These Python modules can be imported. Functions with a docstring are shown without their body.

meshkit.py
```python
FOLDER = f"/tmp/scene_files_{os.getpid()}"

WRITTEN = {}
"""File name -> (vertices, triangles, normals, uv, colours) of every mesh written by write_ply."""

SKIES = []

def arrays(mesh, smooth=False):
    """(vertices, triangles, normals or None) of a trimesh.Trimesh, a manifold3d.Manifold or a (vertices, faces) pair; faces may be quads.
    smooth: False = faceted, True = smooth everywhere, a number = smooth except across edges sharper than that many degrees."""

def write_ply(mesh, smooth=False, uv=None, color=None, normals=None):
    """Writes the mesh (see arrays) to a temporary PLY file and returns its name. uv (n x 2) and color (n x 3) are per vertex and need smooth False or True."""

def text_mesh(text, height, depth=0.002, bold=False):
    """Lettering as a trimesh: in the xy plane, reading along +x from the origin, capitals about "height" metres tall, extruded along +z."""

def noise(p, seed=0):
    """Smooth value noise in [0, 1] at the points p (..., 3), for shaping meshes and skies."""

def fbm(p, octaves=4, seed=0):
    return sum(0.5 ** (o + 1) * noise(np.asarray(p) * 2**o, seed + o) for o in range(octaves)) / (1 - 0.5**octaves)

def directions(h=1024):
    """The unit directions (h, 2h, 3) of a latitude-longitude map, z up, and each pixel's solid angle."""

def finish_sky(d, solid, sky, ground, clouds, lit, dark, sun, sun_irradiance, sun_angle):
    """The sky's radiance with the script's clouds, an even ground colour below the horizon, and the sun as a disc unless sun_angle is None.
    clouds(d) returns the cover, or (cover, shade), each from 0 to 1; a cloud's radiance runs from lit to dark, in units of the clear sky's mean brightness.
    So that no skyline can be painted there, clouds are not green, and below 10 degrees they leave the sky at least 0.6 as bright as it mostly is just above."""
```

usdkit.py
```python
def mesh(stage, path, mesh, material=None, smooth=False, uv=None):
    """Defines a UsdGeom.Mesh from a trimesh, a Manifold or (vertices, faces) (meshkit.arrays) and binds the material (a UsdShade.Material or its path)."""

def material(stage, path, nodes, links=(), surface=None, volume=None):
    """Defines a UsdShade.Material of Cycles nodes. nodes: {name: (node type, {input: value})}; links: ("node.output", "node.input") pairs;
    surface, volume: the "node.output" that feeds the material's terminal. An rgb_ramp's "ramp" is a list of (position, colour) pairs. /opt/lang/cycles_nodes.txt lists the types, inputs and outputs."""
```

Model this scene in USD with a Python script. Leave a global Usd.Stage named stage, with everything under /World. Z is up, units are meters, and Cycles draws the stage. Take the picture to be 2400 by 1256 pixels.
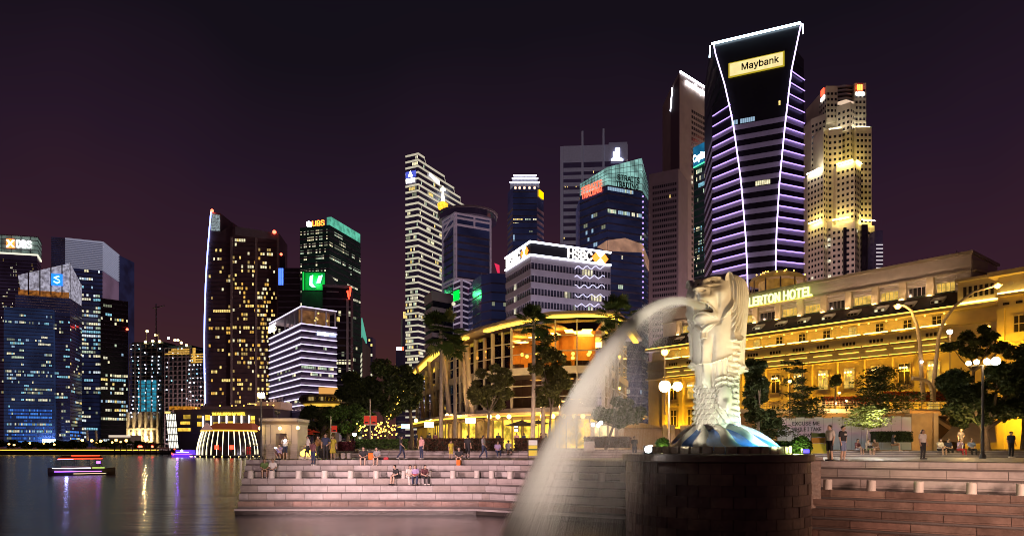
import math, random, numpy as np, trimesh, manifold3d as m3, usdkit, meshkit
from pxr import Usd, UsdGeom, UsdLux, UsdShade, Gf, Sdf, Vt
stage = Usd.Stage.CreateInMemory()
UsdGeom.SetStageUpAxis(stage, 'Z'); UsdGeom.SetStageMetersPerUnit(stage, 1.0)
UsdGeom.Xform.Define(stage, '/World'); UsdGeom.Scope.Define(stage, '/World/Looks')
# ------------------------------------------------------------ camera, sky, exposure, flood lamps
EYE, F, U0, V0 = 4.2, 1600.0, 1200.0, 1047.0      # eye height over the water; focal length and horizon in pixels of the 2400-wide photograph
cam = UsdGeom.Camera.Define(stage, '/World/camera')
cam.AddTranslateOp().Set((0, 0, EYE)); cam.AddRotateXOp().Set(90)
cam.CreateHorizontalApertureAttr(36.0); cam.CreateVerticalApertureAttr(36.0 * 535 / 1024); cam.CreateFocalLengthAttr(24.0)
cam.CreateVerticalApertureOffsetAttr(36.0 * (V0 - 628) / 2400)
cam.CreateClippingRangeAttr((0.1, 5000.0)); cam.CreateExposureAttr(0.0)

dome = UsdLux.DomeLight.Define(stage, '/World/sky')
dome.GetPrim().SetCustomDataByKey('kind', 'structure')
SUN_EL, SUN_ROT = math.radians(-9), math.radians(290)          # the sun is long down
sky = usdkit.material(stage, '/World/Looks/night_sky', {
    'tc': ('texture_coordinate', {}), 'sp': ('separate_xyz', {}),
    'nz': ('noise_texture', {'scale': 2.2, 'detail': 3.0, 'roughness': 0.5}),
    'ma': ('math', {'math_type': 'multiply_add', 'value2': 0.26, 'value3': -0.13}), 'ad': ('math', {'math_type': 'add'}),
    'rp': ('rgb_ramp', {'ramp': [(0.0, (.70, .24, .22)), (.10, (.56, .19, .20)), (.22, (.38, .135, .24)), (.36, (.19, .085, .20)), (.52, (.075, .052, .10)), (1.0, (.04, .035, .065))]}),
    'st': ('sky_texture', {'sky_type': 'single_scattering', 'sun_disc': False, 'sun_elevation': SUN_EL, 'sun_rotation': SUN_ROT}),
    'mx': ('mix', {'mix_type': 'add', 'fac': 1.0}),
    'bg': ('background_shader', {'strength': 0.1})},
    [('tc.generated', 'sp.vector'), ('tc.generated', 'nz.vector'), ('nz.fac', 'ma.value1'), ('sp.z', 'ad.value1'), ('ma.value', 'ad.value2'), ('ad.value', 'rp.fac'),
     ('rp.color', 'mx.color1'), ('st.color', 'mx.color2'), ('mx.color', 'bg.color')], surface='bg.background')
UsdShade.MaterialBindingAPI.Apply(dome.GetPrim()).Bind(sky)

def lamp_light(name, pos, power, color, radius=0.15, aim=None, cone=None, soft=0.5):
    """A lamp's own light; with an aim and a cone (half angle, degrees) a floodlight."""
    k = 0
    while stage.GetPrimAtPath('/World/%s%s' % (name, '_%03d' % k if k else '')): k += 1
    L = UsdLux.SphereLight.Define(stage, '/World/%s%s' % (name, '_%03d' % k if k else ''))
    L.CreateRadiusAttr(radius); L.CreateNormalizeAttr(True); L.CreateIntensityAttr(power); L.CreateColorAttr(Gf.Vec3f(*color))
    if aim is not None:
        d = Gf.Vec3d(*[a - b for a, b in zip(aim, pos)]).GetNormalized()
        m = Gf.Matrix4d(); m.SetRotate(Gf.Rotation(Gf.Vec3d(0, 0, -1), d)); m.SetTranslateOnly(Gf.Vec3d(*pos))
        L.AddTransformOp().Set(m)
        s = UsdLux.ShapingAPI.Apply(L.GetPrim()); s.CreateShapingConeAngleAttr(cone); s.CreateShapingConeSoftnessAttr(soft)
    else:
        L.AddTranslateOp().Set(pos)
    return L
# floodlights along the viewing jetty for steps and statue, plus added fill lamps
lamp_light('jetty_flood', (-24, 12, 9.), 25000, (1., .64, .62), 1.6, aim=(-6., 46, 2.2), cone=15, soft=.95)
lamp_light('jetty_flood', (-8, 6, 8.), 15000, (1., .66, .64), 1.6, aim=(-8., 46, 2.2), cone=19, soft=.95)  # fill added to soften the shadows on the left steps
lamp_light('jetty_flood', (27, 6, 7.), 12000, (1., .58, .42), 3.0, aim=(21., 31, 1.8), cone=20, soft=.9)
lamp_light('jetty_flood', (14, 8, 8.), 4500, (1., .62, .46), 2.0, aim=(21., 31, 1.8), cone=13, soft=.9)  # weaker fill added against hard bollard shadows on the right steps
lamp_light('jet_fill', (15.5, 13., 5.5), 9000, (1., .84, .66), .2, aim=(6.1, 28.0, 9.9), cone=7.5, soft=.8)  # unseen lamp added to whiten the jet near the mouth
lamp_light('statue_flood', (-2., 21., 5.), 900, (1., .92, .78), .25, aim=(9.2, 31.2, 8.7), cone=11, soft=.5)
lamp_light('statue_flood', (17.5, 17., 4.8), 3300, (1., .66, .32), .25, aim=(9.6, 31, 10.3), cone=11, soft=.6)
lamp_light('statue_flood', (11.7, 28.3, 4.2), 260, (.88, 1., .66), .12, aim=(9.9, 31.2, 6.6), cone=42, soft=.6)
lamp_light('statue_flood', (13.3, 31.3, 4.2), 190, (.95, .97, 1.), .12, aim=(10.2, 31.8, 7.), cone=36, soft=.6)
lamp_light('jet_fill', (16, 12, 5.5), 9000, (1., .80, .66), .3, aim=(1.6, 24.6, 5.2), cone=16, soft=.9)  # unseen lamp added to brighten the falling jet
lamp_light('statue_flood', (6.9, 28.7, 4.15), 150, (1., .92, .74), .12, aim=(9.4, 31.4, 6.8), cone=34, soft=.7)
lamp_light('plinth_flood', (5.9, 29.0, 4.3), 90, (1., .95, .9), .12, aim=(7.4, 29.4, 10.), cone=40, soft=.9)
lamp_light('base_flood', (12.05, 30.05, 4.5), 190, (.04, .32, 1.), .06, aim=(10.9, 30.6, 3.9), cone=60, soft=.6)
lamp_light('base_flood', (10.9, 28.85, 4.6), 40, (.15, .8, 1.), .06, aim=(10.3, 30.2, 3.9), cone=55, soft=.6)

# ------------------------------------------------------------ helpers
def at(u, v, Y): return np.array([(u - U0) / F * Y, Y, EYE + (V0 - v) * Y / F])
def PY(u, Y): return np.array([(u - U0) / F * Y, Y])
def C(u, v, z):
    Y = (z - EYE) * F / (V0 - v); return PY(u, Y)
def ZV(v, Y): return EYE + (V0 - v) * Y / F

class MB:
    """Collects faces of one mesh."""
    def __init__(s): s.v, s.q, s.t, s.n = [], [], [], 0
    def add(s, v, q=None, t=None):
        s.v.append(np.asarray(v, float))
        if q is not None and len(q): s.q.append(np.asarray(q, int) + s.n)
        if t is not None and len(t): s.t.append(np.asarray(t, int) + s.n)
        s.n += len(v); return s
    def tm(s, m): return s.add(m.vertices, t=m.faces)
    def hexa(s, p): return s.add(p, q=[[0, 3, 2, 1], [4, 5, 6, 7], [0, 1, 5, 4], [1, 2, 6, 5], [2, 3, 7, 6], [3, 0, 4, 7]])
    def box(s, x0, x1, y0, y1, z0, z1):
        return s.hexa([(x0, y0, z0), (x1, y0, z0), (x1, y1, z0), (x0, y1, z0), (x0, y0, z1), (x1, y0, z1), (x1, y1, z1), (x0, y1, z1)])
    def prism(s, poly, z0, z1):
        poly = np.asarray(poly, float); n = len(poly)
        if np.sum(poly[:, 0] * np.roll(poly[:, 1], -1) - np.roll(poly[:, 0], -1) * poly[:, 1]) < 0: poly = poly[::-1]
        z0 = np.broadcast_to(z0, n); z1 = np.broadcast_to(z1, n)
        v = np.vstack([np.c_[poly, z0], np.c_[poly, z1]])
        s.add(v, q=[[i, (i + 1) % n, n + (i + 1) % n, n + i] for i in range(n)])
        t = np.array(trimesh.creation.triangulate_polygon(_shp(poly), engine='earcut')[1]) if n > 4 else np.array([[0, 1, 2], [0, 2, 3]][:n - 2])
        s.add(np.c_[poly, z0], t=t[:, ::-1]); s.add(np.c_[poly, z1], t=t); return s
    def tube(s, pts, r, k=8, caps=True):
        p = np.asarray(pts, float); m = len(p); r = np.broadcast_to(r, m)
        t = np.gradient(p, axis=0); t /= np.linalg.norm(t, axis=1, keepdims=True) + 1e-12
        up = np.where(np.abs(t[:, 2:]) < .9, [[0, 0, 1.]], [[1., 0, 0]])
        if m > 2: up = np.broadcast_to(up[m // 2], up.shape)
        a = np.cross(t, up); a /= np.linalg.norm(a, axis=1, keepdims=True) + 1e-12; b = np.cross(t, a)
        ang = np.arange(k) * 2 * math.pi / k
        v = (p[:, None] + r[:, None, None] * (np.cos(ang)[None, :, None] * a[:, None] + np.sin(ang)[None, :, None] * b[:, None])).reshape(-1, 3)
        q = [[i * k + j, i * k + (j + 1) % k, (i + 1) * k + (j + 1) % k, (i + 1) * k + j] for i in range(m - 1) for j in range(k)]
        n0 = s.n; s.add(v, q=q)
        if caps:
            s.add(np.vstack([v[:k], p[:1]]), t=[[k, (j + 1) % k, j] for j in range(k)])
            s.add(np.vstack([v[-k:], p[-1:]]), t=[[k, j, (j + 1) % k] for j in range(k)])
        return s
    def bar(s, a, b, w): return s.tube([a, b], w / 2, 4)
    def lathe(s, prof, c=(0, 0, 0), k=16, a0=0, a1=2 * math.pi):
        """profile (r, z) about the vertical through c"""
        pr = np.asarray(prof, float); full = abs(a1 - a0 - 2 * math.pi) < 1e-6; kk = k if full else k + 1
        ang = a0 + np.arange(kk) * (a1 - a0) / k
        v = np.stack([c[0] + pr[:, :1] * np.cos(ang), c[1] + pr[:, :1] * np.sin(ang), c[2] + np.broadcast_to(pr[:, 1:], (len(pr), kk))], -1).reshape(-1, 3)
        return s.add(v, q=[[i * kk + j, i * kk + (j + 1) % kk, (i + 1) * kk + (j + 1) % kk, (i + 1) * kk + j] for i in range(len(pr) - 1) for j in range(k)])
    def ball(s, c, r, sub=2): return s.tm(_ico(sub, c, r))
def _shp(poly):
    from shapely import Polygon
    return Polygon(poly)
_icos = {}
def _ico(sub, c, r):
    if sub not in _icos: _icos[sub] = trimesh.creation.icosphere(sub)
    return trimesh.Trimesh(np.array(_icos[sub].vertices) * r + np.asarray(c), _icos[sub].faces, process=False)
def rbox(sx, sy, sz, r, c=(0, 0, 0)):
    """rounded box as a trimesh"""
    hx, hy, hz = sx / 2 - r, sy / 2 - r, sz / 2 - r
    p = np.array([(i, j, k) for i in (-1, 1) for j in (-1, 1) for k in (-1, 1)], float) * (hx, hy, hz)
    s = _ico(1, (0, 0, 0), r).vertices
    return trimesh.convex.convex_hull((p[:, None] + s[None]).reshape(-1, 3) + np.asarray(c))

_count = {}
def numbered(parent, name):
    k = _count.get((parent, name), 0); _count[(parent, name)] = k + 1
    return '%s/%s%s' % (parent, name, '_%03d' % k if k else '')
ORG = {}
def cdata(p, **kw):
    for k, v in kw.items():
        if v: p.SetCustomDataByKey(k, v)
def thing(name, label, cat, loc=(0, 0, 0), rot=0, group=None):
    path = numbered('/World', name); x = UsdGeom.Xform.Define(stage, path)
    loc = tuple(float(c) for c in loc); x.AddTranslateOp().Set(loc)
    if rot: x.AddRotateZOp().Set(math.degrees(rot))
    cdata(x.GetPrim(), label=label, category=cat, group=group)
    ORG[path] = np.array(loc); return path
def obj(name, mb, material, parent='/World', smooth=False, label=None, cat=None, group=None, kind=None, world=True):
    """ONE mesh prim. parent: a path; its vertices are given in the world unless world=False."""
    path = numbered(parent, name)
    org = np.zeros(3)
    if parent != '/World':
        root = '/'.join(parent.split('/')[:3]); org = ORG.get(root, org) if world else org
    ORG[path] = org if parent != '/World' else np.zeros(3)
    if isinstance(mb, MB):
        v = np.vstack(mb.v); q = np.vstack(mb.q) if mb.q else np.zeros((0, 4), int); t = np.vstack(mb.t) if mb.t else np.zeros((0, 3), int)
    else:
        v, t, _ = meshkit.arrays(mb); q = np.zeros((0, 4), int)
    v = v - org
    if smooth:
        tri = np.vstack([t, q[:, [0, 1, 2]], q[:, [0, 2, 3]]]) if len(q) else t
        m = usdkit.mesh(stage, path, (v, tri), material, smooth=smooth)
    else:
        m = UsdGeom.Mesh.Define(stage, path)
        m.CreatePointsAttr(Vt.Vec3fArray.FromNumpy(v.astype(np.float32)))
        m.CreateFaceVertexCountsAttr(Vt.IntArray.FromNumpy(np.r_[np.full(len(q), 4), np.full(len(t), 3)].astype(np.int32)))
        m.CreateFaceVertexIndicesAttr(Vt.IntArray.FromNumpy(np.r_[q.ravel(), t.ravel()].astype(np.int32)))
        m.CreateSubdivisionSchemeAttr('none')
        UsdShade.MaterialBindingAPI.Apply(m.GetPrim()).Bind(material)
    cdata(m.GetPrim(), label=label, category=cat, group=group, kind=kind)
    return path
def dup(src, loc, rot=0, label=None, group=None, cat=None, scale=None):
    """a copy of a thing with its parts, under the next number"""
    name = src.split('/')[-1].rstrip('0123456789').rstrip('_')
    path = numbered('/World', name); x = UsdGeom.Xform.Define(stage, path); was = stage.GetPrimAtPath(src).GetCustomData()
    x.AddTranslateOp().Set(tuple(float(c) for c in loc)); x.AddRotateZOp().Set(math.degrees(rot))
    if scale: x.AddScaleOp().Set(Gf.Vec3f(*[float(c) for c in (scale if np.ndim(scale) else (scale,) * 3)]))
    x.SetXformOpOrder(x.GetOrderedXformOps())
    x.GetPrim().GetReferences().AddInternalReference(src); x.GetPrim().SetInstanceable(True)
    cdata(x.GetPrim(), label=label or was.get('label'), category=cat or was.get('category'), group=group or was.get('group'))
    return path

class Face:
    """A vertical wall plane from A to B (left to right as seen from outside): s runs along it, o outwards."""
    def __init__(s, A, B):
        s.A, s.B = np.asarray(A, float), np.asarray(B, float); s.L = float(np.linalg.norm(s.B - s.A)); s.d = (s.B - s.A) / s.L
        s.n = np.array([s.d[1], -s.d[0]])
    def p(s, a, z, o=0.): return np.r_[s.A + s.d * a + s.n * o, z]
    def off(s, o): return Face(s.A + s.n * o, s.B + s.n * o)
    def su(s, u):
        k = (u - U0) / F; return float((k * s.A[1] - s.A[0]) / (s.d[0] - k * s.d[1]))
    def Yu(s, u): return float(s.A[1] + s.d[1] * s.su(u))
    def zv(s, u, v): return ZV(v, s.Yu(u))
    def box(s, mb, a0, a1, z0, z1, o0, o1):
        return mb.hexa([s.p(a0, z0, o1), s.p(a1, z0, o1), s.p(a1, z0, o0), s.p(a0, z0, o0), s.p(a0, z1, o1), s.p(a1, z1, o1), s.p(a1, z1, o0), s.p(a0, z1, o0)])
    def poly(s, mb, pts, o0, o1):
        """polygon [(a, z)] extruded from o0 to o1"""
        pts = np.asarray(pts, float); n = len(pts)
        if np.sum(pts[:, 0] * np.roll(pts[:, 1], -1) - np.roll(pts[:, 0], -1) * pts[:, 1]) < 0: pts = pts[::-1]
        f = np.array([s.p(a, z, o1) for a, z in pts]); b = np.array([s.p(a, z, o0) for a, z in pts])
        mb.add(np.vstack([b, f]), q=[[i, (i + 1) % n, n + (i + 1) % n, n + i] for i in range(n)])
        t = np.array(trimesh.creation.triangulate_polygon(_shp(pts), engine='earcut')[1])
        mb.add(f, t=t); mb.add(b, t=t[:, ::-1]); return mb
    def text(s, txt, a, z, h, o=.1, depth=.15, bold=False, width=None):
        m = meshkit.text_mesh(txt, h, depth, bold); v = np.array(m.vertices)
        if width: v[:, 0] *= width / v[:, 0].max()
        w = s.A[None] + s.d[None] * (a + v[:, :1]) + s.n[None] * (o + v[:, 2:])
        return trimesh.Trimesh(np.c_[w, z + v[:, 1]], m.faces, process=False)

# ------------------------------------------------------------ materials
_mats = {}
def M(name, col=(.5, .5, .5), rough=.6, var=.12, scale=1., bump=0., bscale=None, metal=0., spec=.5, emit=None, estr=0., evar=0., escale=.3, stretch=(1, 1, 1), coat=0.):
    if name in _mats: return _mats[name]
    lo, hi = [c * (1 - var) for c in col], [min(1., c * (1 + var)) for c in col]
    n = {'g': ('geometry', {}), 'm': ('mapping', {'scale': [scale * c for c in stretch]}), 'z': ('noise_texture', {'scale': 1., 'detail': 4., 'roughness': .6}),
         'r': ('rgb_ramp', {'ramp': [(.3, lo), (.7, hi)]}),
         'p': ('principled_bsdf', dict(roughness=rough, metallic=metal, specular_ior_level=spec, coat_weight=coat, **({'emission_color': emit, 'emission_strength': estr} if emit else {})))}
    l = [('g.position', 'm.vector'), ('m.vector', 'z.vector'), ('z.fac', 'r.fac'), ('r.color', 'p.base_color')]
    if bump:
        n['zb'] = ('noise_texture', {'scale': bscale or scale * 4, 'detail': 3.}); n['b'] = ('bump', {'strength': bump, 'distance': .05})
        l += [('g.position', 'zb.vector'), ('zb.fac', 'b.height'), ('b.normal', 'p.normal')]
    if emit and evar:
        n['ze'] = ('noise_texture', {'scale': escale, 'detail': 2.}); n['re'] = ('rgb_ramp', {'ramp': [(.35, [c * (1 - evar) for c in emit]), (.65, emit)]})
        l += [('g.position', 'ze.vector'), ('ze.fac', 're.fac'), ('re.color', 'p.emission_color')]
    _mats[name] = usdkit.material(stage, '/World/Looks/' + name, n, l, surface='p.BSDF'); return _mats[name]
def E(name, col, strength, evar=0., escale=.5):
    """something that gives off light"""
    if name in _mats: return _mats[name]
    n = {'e': ('emission', {'color': col, 'strength': strength})}; l = []
    if evar:
        n.update({'g': ('geometry', {}), 'z': ('noise_texture', {'scale': escale, 'detail': 3.}), 'r': ('rgb_ramp', {'ramp': [(.35, [c * (1 - evar) for c in col]), (.62, col)]})})
        l = [('g.position', 'z.vector'), ('z.fac', 'r.fac'), ('r.color', 'e.color')]
    _mats[name] = usdkit.material(stage, '/World/Looks/' + name, n, l, surface='e.emission'); return _mats[name]
def GLASS(name, tint=(.9, .95, 1), ior=1.5, rough=.02):
    if name in _mats: return _mats[name]
    _mats[name] = usdkit.material(stage, '/World/Looks/' + name, {'f': ('fresnel', {'IOR': ior}), 't': ('transparent_bsdf', {'color': tint}), 'g': ('glossy_bsdf', {'color': (1, 1, 1), 'roughness': rough}), 'm': ('mix_closure', {})},
        [('f.fac', 'm.fac'), ('t.BSDF', 'm.closure1'), ('g.BSDF', 'm.closure2')], surface='m.closure'); return _mats[name]
def LEAF(name, col, var=.35, scale=1.5):
    if name in _mats: return _mats[name]
    lo, hi = [c * (1 - var) for c in col], [c * (1 + var) for c in col]
    _mats[name] = usdkit.material(stage, '/World/Looks/' + name, {'g': ('geometry', {}), 'z': ('noise_texture', {'scale': scale, 'detail': 2.}), 'r': ('rgb_ramp', {'ramp': [(.3, lo), (.7, hi)]}),
        'd': ('principled_bsdf', {'roughness': .55, 'specular_ior_level': .3}), 't': ('translucent_bsdf', {}), 'm': ('mix_closure', {'fac': .3})},
        [('g.position', 'z.vector'), ('z.fac', 'r.fac'), ('r.color', 'd.base_color'), ('r.color', 't.color'), ('d.BSDF', 'm.closure1'), ('t.BSDF', 'm.closure2')], surface='m.closure'); return _mats[name]
W_YEL = [E('window_light_yellow', (1., .72, .22), 1.45, .6, .7), E('window_light_amber', (1., .55, .10), 1.15, .6, .7), E('window_light_pale', (1., .90, .55), 1.3, .6, .6), E('window_light_dim', (.9, .6, .2), .45)]
W_OFF = [E('window_light_cream', (1., .93, .66), 1.1, .65, .6), E('window_light_green_white', (.82, 1., .72), .8, .65, .6), E('window_light_pale', (1., .90, .55), 1.2), E('window_light_faint', (.7, .75, .5), .28)]
W_BLUE = [E('window_light_cyan', (.35, .8, 1.), .9, .6, .6), E('window_light_sky', (.5, .75, 1.), .6), E('window_light_cold', (.85, .95, 1.), 1.1, .5, .6)]
GRID_DARK = M('dark_window_glass', (.02, .02, .03), .15, spec=.6)
# ------------------------------------------------------------ the setting: water, land, steps, plinth
WATER = usdkit.material(stage, '/World/Looks/bay_water', {
    'g': ('geometry', {}), 'm1': ('mapping', {'scale': (.35, .9, 1)}), 'm2': ('mapping', {'scale': (.06, .16, 1)}),
    'n1': ('noise_texture', {'scale': 1., 'detail': 4., 'roughness': .55}), 'n2': ('noise_texture', {'scale': 1., 'detail': 2.}),
    'a': ('math', {'math_type': 'multiply_add', 'value2': 2.5}), 'b': ('bump', {'strength': .22, 'distance': .25}),
    'p': ('principled_bsdf', {'base_color': (.006, .008, .012), 'roughness': .20, 'ior': 1.33, 'specular_ior_level': .9})},
    [('g.position', 'm1.vector'), ('g.position', 'm2.vector'), ('m1.vector', 'n1.vector'), ('m2.vector', 'n2.vector'), ('n2.fac', 'a.value1'), ('n1.fac', 'a.value3'),
     ('a.value', 'b.height'), ('b.normal', 'p.normal')], surface='p.BSDF')
mb = MB(); mb.add([(-900, -60, 0), (500, -60, 0), (500, 1500, 0), (-900, 1500, 0)], q=[[0, 1, 2, 3]])
obj('water', mb, WATER, kind='structure')
PAVE = M('promenade_paving', (.30, .27, .25), .55, var=.2, scale=.8, bump=.1)
CITYG = M('city_ground', (.09, .085, .08), .8)
STONE = [M('step_stone_%s' % n, c, .62, var=.28, scale=.9, bump=.3, bscale=7.) for n, c in (('grey', (.31, .28, .28)), ('pale', (.37, .34, .34)), ('warm', (.27, .235, .22)), ('worn', (.33, .285, .28)))]
WETST = M('wet_stone', (.03, .024, .022), .35, var=.35, scale=1.2, bump=.4)
JOINT = M('joint_shadow_stone', (.10, .085, .085), .8)
ZL, ZR, ZT = 3.3, 3.46, 3.92     # left plaza, right plaza, upper terrace

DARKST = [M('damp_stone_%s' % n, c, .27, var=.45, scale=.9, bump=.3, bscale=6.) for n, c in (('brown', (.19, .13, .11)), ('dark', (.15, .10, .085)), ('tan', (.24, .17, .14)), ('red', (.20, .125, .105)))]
# terraces: risers (top z, bottom z, distance behind the lowest riser)
def offset_line(pts, d):
    """polyline (left to right seen from the water) moved d away from the water"""
    pts = [np.asarray(p, float) for p in pts]; fs = [Face(a, b).off(-d) for a, b in zip(pts[:-1], pts[1:])]; out = [fs[0].A]
    for f, g in zip(fs[:-1], fs[1:]):
        M2 = np.array([f.d, -g.d]).T; t = np.linalg.solve(M2, g.A - f.A); out.append(f.A + f.d * t[0])
    return out + [fs[-1].B]
rng = random.Random(7)
def terrace(path, line, rows, left_slant=0., damp=99, bl=1.17):
    """rows of cut stone blocks; the solid behind them is set back so that joints and treads lie in shadow"""
    for k, (zt, zb, d, back) in enumerate(rows):
        pl = offset_line(line, d); pl[0] = pl[0] + np.array([-1, 0]) * left_slant * d
        core = MB(); pl2 = offset_line(line, d + .06); pl2[0] = pl2[0] + np.array([-1, 0]) * left_slant * d
        plb = offset_line(line, d + back); plb[0] = plb[0] + np.array([-1, 0]) * left_slant * d
        for a, b, c, e in zip(pl2[:-1], pl2[1:], plb[1:], plb[:-1]): core.prism([a, b, c, e], zb - .3, zt - .012)
        obj('step_core', core, JOINT, path)
        for a, b in zip(pl[:-1], pl[1:]):
            f = Face(a, b); n = max(1, round(f.L / bl)); w = f.L / n; h = zt - zb; off = .5 * (k % 2)
            cuts = [0.] + [w * (i + off) for i in range(n + 1) if 0.2 < w * (i + off) < f.L - .2] + [f.L]
            for s0, s1 in zip(cuts[:-1], cuts[1:]):
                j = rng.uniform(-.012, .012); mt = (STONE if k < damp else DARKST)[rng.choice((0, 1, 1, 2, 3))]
                obj('block', f.box(MB(), s0 + .012, s1 - .012, zb + h * .36, zt, -.5, .02 + j), mt, path)
                obj('block', f.box(MB(), s0 + .012, s1 - .012, zb + .07, zb + h * .33, -.5, -.02 + j), mt, path)
# left pier
LINE_L = [(-17.25, 42.9), (-2.1, 42.9), (6.6, 37.9)]
steps_l = thing('steps', None, None, (-9, 45, 0)); cdata(stage.GetPrimAtPath(steps_l), kind='structure')
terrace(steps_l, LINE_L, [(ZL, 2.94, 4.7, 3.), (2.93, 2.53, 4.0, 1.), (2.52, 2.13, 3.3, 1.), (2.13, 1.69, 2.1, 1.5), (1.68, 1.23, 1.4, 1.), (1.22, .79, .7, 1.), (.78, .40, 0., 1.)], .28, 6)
lip = MB(); base = MB(); l0 = offset_line(LINE_L, -.55); l1 = offset_line(LINE_L, -.05); l2 = offset_line(LINE_L, 3.)
for i in range(2): lip.prism([l0[i], l0[i + 1], l1[i + 1], l1[i]], .24, .36); base.prism([l0[i] + (0, .12), l0[i + 1] + (0, .12), l2[i + 1], l2[i]], -2., .236)
obj('toe_course', lip, STONE[0], steps_l); obj('wet_wall', base, WETST, steps_l)
# right terrace
DR = np.array([.825, -.565]); LINE_R = [np.array([14.3, 34.5]) - np.array([.565, .825]) * 2.1 + DR * t for t in (-6.5, 17.)]
steps_r = thing('steps', None, None, (18, 30, 0)); cdata(stage.GetPrimAtPath(steps_r), kind='structure')
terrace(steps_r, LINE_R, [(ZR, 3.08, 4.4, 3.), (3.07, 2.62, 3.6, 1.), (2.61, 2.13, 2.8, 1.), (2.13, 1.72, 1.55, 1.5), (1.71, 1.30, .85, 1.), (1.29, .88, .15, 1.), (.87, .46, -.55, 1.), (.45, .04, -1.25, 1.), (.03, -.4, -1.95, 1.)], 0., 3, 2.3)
# ground sheets
LT = offset_line(LINE_L, 5.1); RT = offset_line(LINE_R, 4.8)
def sheet(name, poly, z, m, thick=.0):
    mb = MB(); mb.prism(poly, z - 2.5 if not thick else z - thick, z); return obj(name, mb, m, kind='structure')
sheet('promenade', [LT[0] + (-1.42, 0), LT[1], LT[2], (13, 43), (13, 60), (-22, 60)], ZL - .012, PAVE)
sheet('promenade', [RT[0], RT[1], (60, 26), (60, 56), (13.02, 60), (13.02, 43)], ZR - .012, PAVE)
terr = thing('terrace_steps', None, None, (10, 58, 3.3)); cdata(stage.GetPrimAtPath(terr), kind='structure')
for k in range(3):
    f = Face((-15, 56.5 + .5 * k), (13, 56.5 + .5 * k)); fr = Face((13.05, 55.5 + .5 * k), (52, 45 + .5 * k)); za = ZL + .2 * k
    for f, zz in ((f, ZL), (fr, ZR)):
        za = zz + (ZT - zz) / 3 * k; zb = zz + (ZT - zz) / 3 * (k + 1); n = round(f.L / 1.6)
        obj('riser_core', f.box(MB(), 0, f.L, zz - .3, zb - .01, -1.2, -.05), JOINT, terr)
        for i in range(n): obj('slab', f.box(MB(), f.L * i / n + .012, f.L * (i + 1) / n - .012, za + .045, zb, -.6, rng.uniform(-.01, .01)), STONE[rng.choice((0, 2, 3))], terr)
sheet('ground', [(-15, 58.1), (13.05, 58.1), (13.05, 56.9), (52, 46.4), (420, 46), (420, 900), (-160, 900), (-160, 420), (-150, 300), (-18, 300), (-18, 62)], ZT, CITYG)
sheet('far_shore', [(-900, 376), (-160.2, 376), (-160.2, 1000), (-900, 1000)], 2.3, CITYG)
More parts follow.
